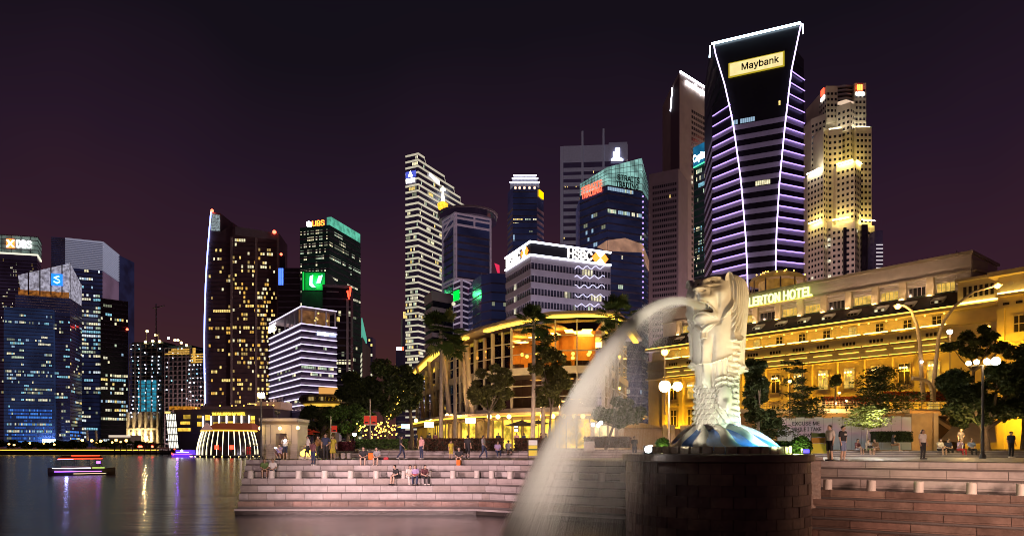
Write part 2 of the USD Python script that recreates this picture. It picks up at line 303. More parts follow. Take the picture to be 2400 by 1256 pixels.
# round stone plinth under the statue
PC = np.array([9.4, 31.6]); PR, PZ = 4.08, 3.9
pl = thing('stone_plinth', 'round dark stone plinth rising from the water under the fountain statue', 'plinth', (*PC, 0))
core = MB(); core.lathe([(0, PZ - .33), (PR - .1, PZ - .33), (PR - .1, -1.5)][::-1], (*PC, 0), 64); obj('core', core, M('plinth_core', (.05, .04, .035), .8), pl)
PST = [M('plinth_stone_%s' % n, c, .5, var=.35, scale=1.7, bump=.6, bscale=6.) for n, c in (('brown', (.16, .11, .085)), ('dark', (.11, .075, .06)), ('tan', (.20, .145, .105)))]
def arc_block(r0, r1, a0, a1, z0, z1, k=3):
    mb = MB(); an = np.linspace(a0, a1, k + 1)
    for b0, b1 in zip(an[:-1], an[1:]):
        P = [PC + r * np.array([math.cos(a), math.sin(a)]) for r, a in ((r1, b0), (r1, b1), (r0, b1), (r0, b0))]
        mb.hexa([(*p, z) for z in (z0, z1) for p in P])
    return mb
for row in range(9):
    z1 = PZ - .36 - .46 * row
    n = 28
    for i in range(n):
        a0 = 2 * math.pi * (i + .5 * (row % 2)) / n; a1 = a0 + 2 * math.pi / n
        if math.sin((a0 + a1) / 2) > .55: continue
        obj('block', arc_block(PR - .3, PR + rng.uniform(-.02, .035), a0 + .0035, a1 - .0035, z1 - .445, z1), PST[rng.choice((0, 0, 1, 2))], pl)
cap = MB(); cap.lathe([(0, PZ), (PR + .10, PZ), (PR + .16, PZ - .04), (PR + .16, PZ - .30), (PR + .05, PZ - .34), (0, PZ - .34)][::-1], (*PC, 0), 72); obj('coping', cap, M('plinth_coping', (.17, .125, .10), .5, var=.25, bump=.3), pl)
# bollards: short stone posts on the ledge
bol = thing('stone_bollard', 'x', 'bollard', (0, 0, 0), group='short stone bollards on the ledge of the waterfront steps')
mb = MB(); mb.lathe([(0, .5), (.17, .5), (.2, .47), (.2, .02), (.21, 0)][::-1], k=16); obj('post', mb, M('bollard_stone', (.55, .51, .48), .6, bump=.2), bol, smooth=40, world=False)
BL = []
ledge = offset_line(LINE_L, 2.45); fl = Face(ledge[0], ledge[1]); fl2 = Face(ledge[1], ledge[2])
BL += [(fl, u, ZT) for u in (587, 637, 700, 761, 822, 882, 945, 1004, 1062)] + [(fl2, u, 0) for u in (1118, 1153, 1196, 1244, 1294, 1350, 1410, 1462)]
fr = Face(*offset_line(LINE_R, 1.95)); BL += [(fr, u, 1) for u in (1865, 1940, 2042, 2153, 2277, 2395)]
order = ['first', 'second', 'third', 'fourth', 'fifth', 'sixth', 'seventh', 'eighth', 'ninth']
for i, (f, u, k) in enumerate(BL):
    p = f.p(f.su(u), 2.131)
    if i < 9: lab = 'pale round stone bollard on the straight left steps, %s from the left end' % order[i]
    elif i < 17: lab = 'pale round stone bollard on the slanting steps behind the falling water, %s from the bend' % order[i - 9]
    else: lab = 'tan stone bollard on the right steps beside the plinth, %s from the plinth' % order[i - 17]
    if i == 0:
        stage.GetPrimAtPath(bol).GetAttribute('xformOp:translate').Set(Gf.Vec3d(*p)); cdata(stage.GetPrimAtPath(bol), label=lab)
    else: dup(bol, p, 0, lab)
# ------------------------------------------------------------ towers of the skyline
GL_BLUE = M('curtain_glass_blue', (.022, .025, .05), .12, spec=.8, var=.4, scale=.25, emit=(.10, .13, .42), estr=.085, evar=.6, escale=.06)  # faint emission put into the tower glass to lift the dark walls
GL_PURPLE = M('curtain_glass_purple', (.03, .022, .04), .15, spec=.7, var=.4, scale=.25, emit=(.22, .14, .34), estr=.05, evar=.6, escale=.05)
LED_OUE = E('led_soft_lavender', (.86, .74, 1.), 1.5); LED_BANK = E('led_bank', (.84, .86, 1.), 2.6)
GL_DARK = M('curtain_glass_dark', (.015, .013, .02), .15, spec=.6, var=.4, scale=.25)
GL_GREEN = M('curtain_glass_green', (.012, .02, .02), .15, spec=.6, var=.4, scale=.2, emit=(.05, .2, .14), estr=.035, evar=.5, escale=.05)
SPAN_GREY = M('spandrel_grey', (.28, .25, .28), .5); SPAN_DARK = M('spandrel_dark', (.10, .09, .13), .4)
STN_PINK = M('tower_stone_pink', (.42, .35, .34), .7, scale=.15); STN_CREAM = M('tower_stone_cream', (.55, .50, .42), .7, scale=.15); STN_WHITE = M('tower_cladding_white', (.6, .58, .62), .55, scale=.15)
LED_LAV = E('led_lavender', (.80, .64, 1.), 2.4); LED_VIO = E('led_violet', (.50, .33, 1.), 2.0); LED_WHITE = E('led_white', (.86, .88, 1.), 6.); LED_ICE = E('led_ice', (.66, .86, 1.), 5.); LED_BLUE = E('led_blue', (.33, .40, 1.), 3.5)
SIGN_W = E('sign_white', (1., .97, .95), 4.); SIGN_R = E('sign_red', (1., .07, .03), 3.5); SIGN_O = E('sign_orange', (1., .22, .03), 3.); DARKM = M('dark_metal', (.03, .03, .035), .5)
RED_LAMP = E('beacon_red', (1., .06, .03), 12.); FLOOR_LED = E('floor_light_cream', (1., .93, .72), 1.15)
BLACK = M('sign_black', (.01, .01, .012), .5)

def tower(name, label, cs, zt, z0=ZT, back=None, cat='tower', body=GL_PURPLE, group=None):
    """cs: 2 or 3 visible plan corners, left to right. Returns (path, faces)"""
    cs = [np.asarray(c, float) for c in cs]; fs = [Face(a, b) for a, b in zip(cs[:-1], cs[1:])]
    if back is None: bk = [cs[0] + cs[-1] - cs[1]] if len(cs) == 3 else []
    else: bk = [cs[-1] - fs[-1].n * back, cs[0] - fs[0].n * back] if len(cs) == 2 else [cs[-1] + (0, back), cs[0] + (0, back)]
    ctr = np.mean(cs, axis=0)
    t = thing(name, label, cat, (ctr[0], ctr[1], z0), group=group)
    poly = cs + bk
    if body is not None: obj('wall', MB().prism(poly, z0, zt), body, t)
    return t, fs, poly
def bands(t, fs, zs, h, o, m, name='floor_band', o0=-.05, ends=None):
    """one ring per floor over all visible faces, butted at the corners"""
    for z in zs:
        mb = MB(); line = [fs[0].A] + [f.B for f in fs]; outl = offset_line(line, -o); inl = offset_line(line, -o0)
        for a, b, c, d in zip(outl[:-1], outl[1:], inl[1:], inl[:-1]):
            mb.prism([a, b, c, d], z, z + h)
        obj(name, mb, m, t)
def lit(t, f, rows, cols, rr, mats, p, name='lit_window', o=.06, run=0., s0=0., s1=None, wf=.78, rest=None, skip=None, mx=300):
    """rows: [(z0, z1)]; cols: number; each lit window its own pane. run: chance that a lit pane goes on into its neighbour"""
    s1 = f.L if s1 is None else s1; w = (s1 - s0) / cols; k = 0; rmb = MB()
    for i, (z0, z1) in enumerate(rows):
        prev = False; pi = p[i] if np.ndim(p) else p; mt = None
        for j in range(cols):
            on = rr.random() < (run if prev else pi)
            a = s0 + w * (j + .5 - wf / 2); b = a + w * wf
            if skip and skip(a, b, z0, z1): prev = False; continue
            if on and k < mx:
                if not prev or mt is None: mt = rr.choice(mats)
                obj(name, f.box(MB(), a, b, z0, z1, -.02, o), mt if rr.random() < .7 else rr.choice(mats), t); k += 1
            elif rest is not None: f.box(rmb, a, b, z0, z1, -.02, o)
            prev = on
    if rest is not None and rmb.n: obj('window_grid', rmb, rest, t, kind='stuff')
def frows(z0, z1, n, f0=.3, f1=.85): h = (z1 - z0) / n; return [(z0 + h * (i + f0), z0 + h * (i + f1)) for i in range(n)]
R_ = random.Random(11)

# --- far left: three bank towers
z = 245.; A, B, D = C(-70, 545, z), C(87, 555, z), C(96, 571, z); B1Y = B[1]
t, fs, _ = tower('office_tower', 'tower cut by the left edge, red emblem and white lettering on its lit crown', (A, B, D), z, body=GL_PURPLE)
zc = ZV(599, B1Y); CROWN = M('crown_glass_pale', (.3, .36, .33), .3, emit=(.55, .8, .7), estr=.22, evar=.7, escale=.12)
obj('crown', (lambda m: [f.box(m, 0, f.L, zc, z - .5, .02, .5) for f in fs] and m)(MB()), CROWN, t)
bands(t, fs, [zc - .3], 1.6, 1.0, FLOOR_LED, 'crown_light'); bands(t, fs, [z - 1], 1., 1.2, SPAN_GREY, 'crown_rim'); bands(t, fs, [zc + (z - zc) * k / 4 for k in (1, 2, 3)], .8, .9, SPAN_GREY, 'crown_rail')
for u in (5, 27, 50, 72): a = fs[0].su(u); obj('crown_post', fs[0].box(MB(), a - .3, a + .3, zc, z, .4, .85), SPAN_DARK, t)
bands(t, fs, [ZT + 4 * k for k in range(2, 54)], 1., .35, SPAN_DARK)
f = fs[0]; a0, a1 = f.su(17), f.su(35); zz = ZV(582, f.Yu(26)); 
em = f.box(MB(), a0, a1, zz, zz + 10, 1.3, 1.8); sg = obj('emblem', em, SIGN_O, t)
x = MB(); am, zm = (a0 + a1) / 2, zz + 5
for i in (-1, 1): f.poly(x, [(am + i * 3.2 - 1, zm - 4), (am + i * 3.2 + 1, zm - 4), (am - i * 3.2 + 1, zm + 4), (am - i * 3.2 - 1, zm + 4)], 1.85 + .1 * i, 2.1 + .1 * i)
obj('emblem_star', x, SIGN_W, sg)
obj('lettering', MB().tm(f.text('DBS', f.su(38), zz + 1.2, 8.2, 1.5, .5, True, f.su(75) - f.su(38))), SIGN_W, t)
lit(t, f, frows(60, 218, 39), 40, R_, W_OFF[3:] + W_YEL[3:] + W_OFF[:1], .05, run=.5, s0=f.su(0))

z = 148.; A, B, D = C(36, 690, z), C(164, 699, z), C(192, 718, z)
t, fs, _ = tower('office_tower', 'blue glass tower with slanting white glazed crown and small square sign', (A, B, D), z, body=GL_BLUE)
f, g = fs; zb = z + .1
FR = M('crown_glazing', (.5, .5, .55), .3, emit=(.82, .80, 1.), estr=.55, evar=.75, escale=.35)
obj('crown_front', f.poly(MB(), [(f.su(46), ZV(676, A[1])), (f.L, ZV(684, B[1])), (f.L, ZV(615, B[1])), (f.su(40), ZV(643, A[1]))], -3.2, -2.6), FR, t)
obj('crown_side', g.poly(MB(), [(0, z + .1), (g.L, z + .1), (g.L, ZV(668, D[1])), (.1, ZV(615, B[1]))], -.8, -.3), FR, t)
for u in (65, 92, 118, 144, 163):
    a = f.su(u); zt = ZV(643 - (u - 40) * .225, f.Yu(u)); obj('crown_mullion', f.box(MB(), a - .5, a + .5, ZV(690, f.Yu(u)), zt, -2.6, -2.1), SPAN_DARK, t)
cr = MB(); f.box(cr, f.su(40), f.L - .3, z + .1, ZV(676, f.Yu(100)), -14, -4); obj('roof_terrace', cr, M('terrace_glow', (.3, .15, .06), .6, emit=(1., .35, .06), estr=.35, evar=.85, escale=.3), t)
bands(t, fs, [z - 1 - 2.6 * k for k in range(6)], .55, .9, STN_WHITE, 'louvre')
bands(t, fs, [ZT + 3.3 * k for k in range(1, 39)], .8, .3, SPAN_DARK)
a0, a1 = f.su(119), f.su(146); zz = ZV(668, f.Yu(130)); q = obj('sign', f.box(MB(), a0, a1, zz, zz + 11.2, -1.9, -1.4), E('sign_blue', (.02, .22, 1.), 1.6), t)
k = MB(); am = (a0 + a1) / 2
for pts in ([(-2.6, 3), (.2, 1.6), (2.6, 3.2), (2.6, 4.6), (.2, 3), (-2.6, 4.4)], [(-2.4, 8), (1.6, 9.6), (2.2, 8.6), (-.8, 7.2), (2.6, 5.4), (1.6, 4.8), (-2.6, 7)]): f.poly(k, [(am + x, zz + y) for x, y in pts], -1.38, -1.2)
obj('emblem', k, E('sign_cyan', (.35, 1., .85), 3.), q)
# lower body: panel wall in front, spotlight blue put into its emission
fp = f.off(5.); s0, s1 = fp.su(9), fp.su(125); zp = ZV(722, fp.Yu(60)); PANEL = M('curtain_glass_glow_blue', (.03, .04, .09), .15, var=.4, scale=.2, emit=(.08, .16, .46), estr=.15, evar=.55, escale=.05)
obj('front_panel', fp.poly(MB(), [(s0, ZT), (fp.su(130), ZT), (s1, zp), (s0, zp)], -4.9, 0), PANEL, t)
for k in range(1, 40):
    zz = ZT + 3.3 * k
    if zz < zp - 1: obj('floor_band', fp.box(MB(), s0, s1 + (1 - (zz - ZT) / (zp - ZT)) * .8, zz, zz + .55, .01, .25), SPAN_DARK, t)
rw = frows(ZT, ZT + 3.3 * 38, 38)
lit(t, fp, rw[1:], 30, R_, W_OFF + W_BLUE[:2], [.5 if i in (3, 5, 12, 19, 20, 29, 34) else .045 for i in range(37)], run=.72, s0=s0 + 1, s1=s1 - 1)
lit(t, f, rw, 7, R_, W_OFF + W_BLUE[:1], .07, run=.6, s0=f.su(128), s1=f.L); lit(t, g, rw, 10, R_, W_OFF + W_YEL[:1] + W_BLUE[:2], .1, run=.5)
DB = [E('spotlit_base_blue', (.08, .3, 1.), .8), E('spotlit_base_blue_dim', (.06, .2, .9), .4)]  # glowing panes added to carry the spotlit blue of the tower base
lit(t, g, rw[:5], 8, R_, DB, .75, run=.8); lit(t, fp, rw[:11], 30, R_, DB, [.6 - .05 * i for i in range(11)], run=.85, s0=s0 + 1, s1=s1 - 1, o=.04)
am = fp.su(115); obj('entrance_light', fp.box(MB(), am - 5, am + 5, ZT + 3, ZT + 8, .4, 1.), E('entrance_glare', (.6, .85, 1.), 9.), t); lamp_light('entrance_lamp', tuple(fp.p(am, 9, 6.)), 9000, (.25, .5, 1.), 1.5)

z = 235.; A0, A, B, D = C(120, 555, z), C(153, 558, z), C(240, 567, z), C(277, 597, z)
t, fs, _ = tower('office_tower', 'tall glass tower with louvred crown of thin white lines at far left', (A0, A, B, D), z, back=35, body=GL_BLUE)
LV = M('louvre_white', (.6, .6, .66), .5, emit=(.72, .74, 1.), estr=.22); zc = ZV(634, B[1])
bands(t, fs[1:], [zc + (z - zc) * k / 16 for k in range(16)] + [z - .8], .95, 1.3, LV, 'louvre'); bands(t, fs[:1], [zc + (z - zc) * k / 16 for k in range(16)], .8, 1., SPAN_GREY, 'louvre')
g = fs[2]; obj('side_panel', g.box(MB(), .3, g.L, ZV(708, B[1]), zc - 1, .05, .7), M('lilac_panel', (.4, .3, .42), .35, emit=(.62, .38, .62), estr=.17, evar=.4, escale=.03), t)
nb = 44; bands(t, fs, [ZT + (zc - ZT) * k / nb for k in range(1, nb)], .9, .35, SPAN_DARK)
rw = frows(ZT, zc, nb); lit(t, fs[1], rw, 16, R_, W_OFF + W_BLUE, [.75 if i in (18, 22, 24, 25, 26, 27, 33, 36, 37) else .13 for i in range(nb)], run=.75)
z = ZV(700, B[1] - 6); A, D = PY(236, B[1] - 6), PY(300, B[1] + 12)
t, fs, _ = tower('office_block', 'dark lower block with scattered lit floors right of the louvred tower', (A, D), z, back=30, body=GL_DARK, cat='building')
bands(t, fs, [ZT + (z - ZT) * k / 34 for k in range(1, 35)], .8, .3, SPAN_DARK)
lit(t, fs[0], frows(ZT, z, 34), 12, R_, W_OFF + W_BLUE + W_YEL[:1], [.5 if i in (6, 8, 10, 13, 14, 15, 16, 29) else .05 for i in range(34)], run=.7)
obj('beacon', MB().ball(fs[0].p(fs[0].L - 1, ZV(772, fs[0].B[1]), 1), 1.3), RED_LAMP, t)

# --- unfinished towers
SLAB = M('raw_concrete', (.3, .27, .26), .8, var=.2, scale=.3); RAWL = E('work_lamp_white', (.80, .86, 1.), 3.2); RAWC = E('work_lamp_teal', (.35, .8, 1.), 1.8); RAWY = E('work_lamp_yellow', (1., .70, .28), 5.); NET = M('site_netting', (.06, .10, .12), .8); TEAL = E('netting_glow', (.05, .5, .75), .55, evar=.6, escale=.25)
def raw_tower(label, u0, u1, v0, Y, nf, blue=None, base=None, dens=.5, rot=4):
    A, B = PY(u0, Y), PY(u1, Y - rot); z = ZV(v0, Y)
    t, fs, poly = tower('unfinished_tower', label, (A, B), z, back=24, body=None); f = fs[0]; fi = f.off(-3.)
    obj('core_wall', MB().prism([fi.p(1, 0)[:2], fi.p(f.L - 1, 0)[:2], fi.p(f.L - 1, 0, -18)[:2], fi.p(1, 0, -18)[:2]], ZT, z + 2), NET, t)
    h = (z - ZT) / nf
    for k in range(1, nf + 1): obj('floor_slab', MB().prism(poly, ZT + h * k - .45, ZT + h * k), SLAB, t)
    ns = 6
    for j in range(ns + 1):
        a = f.L * j / ns; obj('column', f.box(MB(), max(0, a - .45), min(f.L, a + .45), ZT, z, -1.2, -.3), SLAB, t)
    for k in range(nf):
        for j in range(5):
            if R_.random() < dens and not (base and k < base):
                obj('work_lamp', MB().ball(f.p(f.L * (j + R_.uniform(.3, .7)) / 5, ZT + h * (k + .72), -.2), R_.uniform(.3, .62), 1), RAWL if R_.random() < .75 else RAWC, t)
    if blue: obj('lit_netting', f.box(MB(), f.L * .22, f.L * .78, ZV(blue[1], Y), ZV(blue[0], Y), -2.9, -2.5), TEAL, t)
    return t, f, z
t, f, z = raw_tower('unfinished tower with blue lit netting and cream columned base, right of the glass bank towers', 302, 380, 806, 610, 26, (890, 965), 7, .72)
zb = ZV(966, 610); obj('base_wall', f.box(MB(), 0, f.L * .9, ZT, zb, -2.9, -1.8), STN_CREAM, t)
for j in range(6): a = f.L * .9 * j / 5; obj('pillar', f.box(MB(), a - .9, a + .9, ZT, zb, .1, 1.9), STN_CREAM, t)
obj('cornice', f.box(MB(), -1, f.L * .92, zb * .55, zb * .55 + 1.6, .1, 2.2), STN_CREAM, t)
for a in (.25, .62): lamp_light('site_lamp', tuple(f.p(f.L * a, 13, 6)), 5200, (1., .72, .32), .8); obj('base_lamp', MB().ball(f.p(f.L * a, 13, 3.6), 1.2, 1), RAWY, t)
for u, v in ((345, 776), (341, 801), (358, 799), (374, 800), (365, 785)): obj('flood_lamp', MB().ball(at(u, v, 607), 1.25, 1), RAWY, t)
for u in (343, 372): obj('roof_frame', MB().bar(at(u, 806, 609), at(u, 776, 609), .8), SLAB, t)
t, f, z = raw_tower('unfinished dark tower with amber lit top floors in the middle of the three', 384, 446, 815, 560, 22, None, None, .38)
for u, v in ((395, 792), (410, 797), (417, 797), (425, 803), (437, 809)): obj('flood_lamp', MB().ball(at(u, v, 556), 1.1, 1), RAWY if u != 395 else E('work_lamp_green', (.4, 1., .8), 6.), t)
for k in range(3): obj('lit_floor', f.box(MB(), 1 + 3 * k, f.L - 1, ZV(831 - 5 * k, 560), ZV(828.5 - 5 * k, 560), -.2, .2), W_YEL[1], t)
t, f, z = raw_tower('unfinished tower with yellow lit scaffold beside the curved blue light line', 440, 484, 832, 530, 21, None, None, .55)
for k in range(4): obj('lit_floor', f.box(MB(), 3, f.L - 4 + .5 * k, ZV(850 - 6 * k, 530), ZV(847.5 - 6 * k, 530), -.2, .2), W_YEL[1], t)
obj('hoist', MB().bar(at(455, 850, 529), at(455, 815, 529), 2.2), W_YEL[1], t)
t = thing('tower_crane', 'thin tower crane mast faintly visible above the unfinished towers', 'crane', at(366, 806, 600)); obj('mast', MB().bar(at(366, 806, 600), at(366, 712, 600), 1.2), SLAB, t); obj('jib', MB().bar(at(358, 722, 600), at(386, 716, 600), .9), SLAB, t)

# --- curved residential tower with the blue line
Y = 500.; fl_ = Face(PY(480, Y), PY(545, Y)); RESI = M('residential_wall', (.15, .10, .11), .4, var=.3, scale=.12)
t = thing('residential_tower', 'tall dark residential tower with yellow windows and a curved blue light line', 'tower', (*PY(560, Y), ZT))
edge = [(497, 497), (493, 540), (489, 590), (485, 650), (482.5, 720), (481, 790), (481.5, 860), (483.5, 945), (484, 1030)]
P = [(fl_.su(u), ZV(v, Y)) for u, v in edge]
obj('wall', fl_.poly(MB(), P + [(fl_.L, P[-1][1]), (fl_.L, ZV(521, Y)), (fl_.su(517), ZV(545, Y)), (fl_.su(517), ZV(500, Y))], -30, 0), RESI, t)
mb = MB()
for (a, z0), (b, z1) in zip(P[:-2], P[1:-1]): mb.bar(fl_.p(a - .5, z0, .6), fl_.p(b - .5, z1, .6), 1.05)
obj('light_line', mb, LED_BLUE, t)
obj('roof_fin', fl_.poly(MB(), [(fl_.su(498), ZV(501, Y)), (fl_.su(516), ZV(505, Y)), (fl_.su(516), ZV(541, Y)), (fl_.su(495.5), ZV(541, Y))], .3, 1.), M('fin_glass', (.4, .45, .45), .3, emit=(.62, .8, .85), estr=.5, evar=.85, escale=.9), t)
fr_ = Face(PY(545, Y - 4), PY(655, Y)); zr = ZV(531, Y - 4); obj('wall', fr_.poly(MB(), [(0, ZT), (fr_.L, ZT), (fr_.L, ZV(548, Y)), (2, zr), (0, zr - 2)], -28, 0), RESI, t)
obj('roof_band', fr_.poly(MB(), [(2, zr - 6), (fr_.L, ZV(548, Y) - 5), (fr_.L, ZV(548, Y)), (2, zr)], .02, .8), SPAN_GREY, t)
for u in (543.5, 601, 652): obj('pilaster', fr_.box(MB(), fr_.su(u) - .7, fr_.su(u) + .7, ZT, zr - 8, .02, 1.4), STN_PINK, t)
nf = 48
for k in range(1, nf): zz = ZT + (zr - 8 - ZT) * k / nf; obj('balcony_slab', fr_.box(MB(), .2, fr_.L - .2, zz - .25, zz, .01, .6), SPAN_DARK, t); obj('balcony_slab', fl_.box(MB(), fl_.su(487), fl_.L, zz - .25, zz, .01, .6), SPAN_DARK, t)
rw = frows(ZT, zr - 8, nf, .15, .75); pr = [.16 if i != 27 else .95 for i in range(nf)]
lit(t, fr_, rw, 22, R_, W_YEL, [p * (1.2 if i < 44 else .5) for i, p in enumerate(pr)], run=.42); lit(t, fl_, rw, 11, R_, W_YEL, [.09 if p < .5 else .95 for p in pr], run=.45, s0=fl_.su(489))
lit(t, fr_, rw[10:36], 5, R_, W_YEL[:3], .45, s0=fr_.su(603), s1=fr_.su(628))
obj('beacon', MB().ball(at(643, 544, Y - 1), 1.4, 1), RED_LAMP, t); obj('beacon', MB().ball(at(497, 494, Y - 1), 1.2, 1), RED_LAMP, t)

# --- dark slab with blue strips
Y = 470; A, B = PY(652, Y), PY(708, Y); z = ZV(628, Y)
t, fs, _ = tower('office_block', 'plain dark block with vertical blue light strips left of the green sign', (A, B), z, back=25, body=GL_DARK, cat='building'); f = fs[0]
obj('mast_block', MB().prism([at(656, 0, Y + 2)[:2], at(668, 0, Y + 2)[:2], at(668, 0, Y + 9)[:2], at(656, 0, Y + 9)[:2]], z - 1, ZV(598, Y)), GL_DARK, t); obj('beacon', MB().ball(at(659, 596, Y + 2), .9, 1), RED_LAMP, t)
for u in (654.5, 658.5, 662.5): obj('light_strip', f.box(MB(), f.su(u) - .4, f.su(u) + .4, ZV(668, Y), ZV(629, Y), .05, .4), E('strip_blue', (.08, .2, 1.), 2.2), t)
bands(t, fs, [ZT + 4 * k for k in range(1, 31)], .7, .25, SPAN_DARK); lit(t, f, frows(ZT, z, 30), 10, R_, W_YEL[:1] + W_OFF[:1], .012)

# --- green topped tower
z = 144.; A, B, D = C(703, 534, z), C(772, 527, z), C(845, 570, z)
t, fs, _ = tower('office_tower', 'dark tower with sloping teal lit crown and small red sign on its roof', (A, B, D), z, body=GL_GREEN); f, g = fs
obj('crown', g.poly(MB(), [(0, z + .05), (g.L, z + .05), (g.L, ZV(549, D[1])), (3, ZV(505, B[1])), (0, ZV(509, B[1]))], -1.8, -.3), E('crown_teal', (.22, .95, .66), .62, evar=.5, escale=.35), t)
bands(t, fs, [ZT + 4 * k for k in range(1, 35)], 1., .25, SPAN_DARK)
fq = f.off(-3.); zz = z + .2
obj('sign_frame', fq.box(MB(), fq.su(716), fq.su(757), z, zz + .5, -.4, .4), DARKM, t); obj('emblem', MB().ball(fq.p(fq.su(725), zz + 2.4, .3), 1.9, 2), E('sign_blue_white', (.8, .85, 1.), 9.), t)
obj('lettering', MB().tm(fq.text('UBS', fq.su(731), zz + .8, 3.4, .2, .4, True)), E('sign_red_orange', (1., .16, .02), 6.), t)
rw = frows(ZT, z - 2, 34); lit(t, f, rw, 16, R_, W_OFF, [.8 if i in (33, 31, 30, 27) else (.3 if i > 18 else .05) for i in range(34)], run=.6, s0=f.su(704), s1=f.su(768)); lit(t, g, rw, 20, R_, W_OFF, [.9 if i in (29,) else (.3 if i in (31, 26, 24) else .05) for i in range(34)], run=.8); lit(t, g, rw[:17], 6, R_, W_OFF, .22, run=.5, s0=g.su(822))
# block with the green letter sign, block with the corner sign post
Y = 395; A, B = PY(708, Y), PY(764, Y); t, fs, _ = tower('office_block', 'dark block carrying a glowing green sign in front of the teal crowned tower', (A, B), ZV(636, Y), back=18, body=GL_GREEN, cat='building'); f = fs[0]
q = obj('sign', f.box(MB(), f.su(716), f.su(762), ZV(680, Y), ZV(640, Y), .1, .5), M('sign_box_green', (.01, .08, .02), .5, emit=(.0, .55, .08), estr=.35), t)
k = MB(); X = lambda u, v: (f.su(u), ZV(v, Y))
for pts in ([(728, 648), (735, 646), (733, 664), (738, 671), (742, 674), (733, 674), (726, 669)], [(748, 648), (757, 646), (752, 664), (743, 665)]): f.poly(k, [X(*p) for p in pts], .9, 1.3)
obj('letter', k, E('sign_green_white', (.25, 1., .62), 4.5), q); obj('light_strip', f.box(MB(), f.su(710), f.su(713), ZV(680, Y), ZV(638, Y), .1, .5), E('strip_green', (.02, .8, .1), .9), t)
lamp_light('green_sign_lamp', tuple(f.p(f.su(740), ZV(660, Y), 4)), 2500, (.05, 1., .2), 1.)
Y = 350; A, B = PY(756, Y), PY(822, Y + 2); z = ZV(668, Y); t, fs, _ = tower('office_block', 'dark block with a pale corner post and red emblem right of the green sign', (A, B), z, back=14, body=GL_DARK, cat='building'); f = fs[0]
obj('parapet', f.box(MB(), 0, f.L, z - 1.1, z + .2, .02, .6), SPAN_GREY, t); obj('parapet', f.box(MB(), 2, f.L - 6, z - 3.6, z - 3.1, .02, .5), SPAN_GREY, t)
obj('corner_post', f.box(MB(), f.su(812), f.su(817), ZT, ZV(700, Y), .1, 1.2), STN_PINK, t)
k = MB(); X = lambda u, v: (f.su(u), ZV(v, Y)); f.poly(k, [X(820, 672), (X(824, 672)), X(823, 692), X(820, 694)], 1.5, 2.); f.poly(k, [X(813, 682), X(817, 680), X(820, 700), X(817, 700)], 1.5, 2.); obj('emblem', k, SIGN_R, t)
bands(t, fs, [ZT + 4 * k for k in range(1, 20)], .7, .2, SPAN_DARK); lit(t, f, frows(ZT, z, 20), 9, R_, W_OFF + W_YEL[:1], .06, run=.5)

# --- white banded corner office
z = 66.; A, B, D = C(632, 757, z), C(706, 716, z), C(789, 728, z); YB = B[1]
t, fs, poly = tower('office_building', 'corner office building wrapped in white light bands with an open roof loggia', (A, B, D), ZV(757, YB), cat='building', body=GL_PURPLE); f, g = fs
FB = M('band_office_front', (.2, .18, .24), .4, emit=(.3, .22, .5), estr=.06)
zs = [ZV(758 + 15.95 * k, YB) for k in range(13)]
def lb(zz, h, m, o, fa=fs, name='light_band'): bands(t, fa, [zz - h / 2], h, o, m, name)
for k, zz in enumerate(zs):
    sub = fs if k < 11 else [Face(f.p(f.su(668), 0)[:2], f.B), g]
    lb(zz, .34, LED_OUE, .55, sub)
    bands(t, sub, [zz - 2.6], 1.0, .2, FB, 'spandrel')
obj('roof', MB().prism(poly, z - .9, z - .1), SPAN_GREY, t); lb(z - .3, .34, LED_OUE, .4)
for u in (665, 676, 687, 698): obj('loggia_column', f.box(MB(), f.su(u) - .25, f.su(u) + .25, ZV(757, YB) + .02, z - .92, -.9, -.4), STN_WHITE, t)
for u in (708, 741, 766, 787): obj('loggia_column', g.box(MB(), g.su(u) - .3, g.su(u) + .3, ZV(757, YB) + .02, z - .92, -.9, -.4), STN_WHITE, t)
obj('loggia_wall', g.box(MB(), 1, g.L - 1, ZV(757, YB) + .02, z - .92, -5, -4.5), M('loggia_warm', (.3, .16, .1), .6, emit=(1., .45, .12), estr=.16, evar=.8, escale=.4), t)
for u, v in ((746, 734), (741, 745), (767, 752), (738, 751), (744, 748)): obj('loggia_lamp', MB().ball(at(u, v, YB + 4), .45, 1), W_YEL[0], t)
obj('lettering', MB().tm(f.text('OUE', f.su(633.5), ZV(779, f.Yu(640)), 3.6, .7, .3, True, f.su(650.5) - f.su(633.5))), SIGN_W, t)
sb = obj('sign', g.box(MB(), g.su(741), g.su(786), ZV(788, g.Yu(760)), ZV(778.5, g.Yu(760)), .6, .8), E('sign_cold_dim', (.55, .6, 1.), 1.2), t)
obj('sign_row', g.box(MB(), g.su(742), g.su(783), ZV(783, g.Yu(760)), ZV(779.5, g.Yu(760)), .85, 1.), SIGN_W, sb); obj('sign_row', g.box(MB(), g.su(742), g.su(768), ZV(787.2, g.Yu(760)), ZV(784, g.Yu(760)), .85, 1.), SIGN_W, sb)
obj('corner_lamp', g.box(MB(), g.su(787) + 1, g.su(798), ZV(752, g.Yu(790)), ZV(742, g.Yu(790)), -1, -.6), W_YEL[0], t)
for k in (4, 5, 9): 
    zz = zs[k] if k != 9 else zs[9]
for k, p in ((6, .9), (7, .4), (3, .12), (11, .6)): lit(t, g, [(zs[k] - 1.5 - .05, zs[k] - .4)], 18, R_, W_OFF, p, run=.8, o=.12, name='lit_window', s1=g.su(782)); lit(t, f, [(zs[k] - 1.5, zs[k] - .4)], 14, R_, W_OFF[1:], p * .6, run=.5, o=.12, s0=f.su(650) if k < 11 else f.su(672))
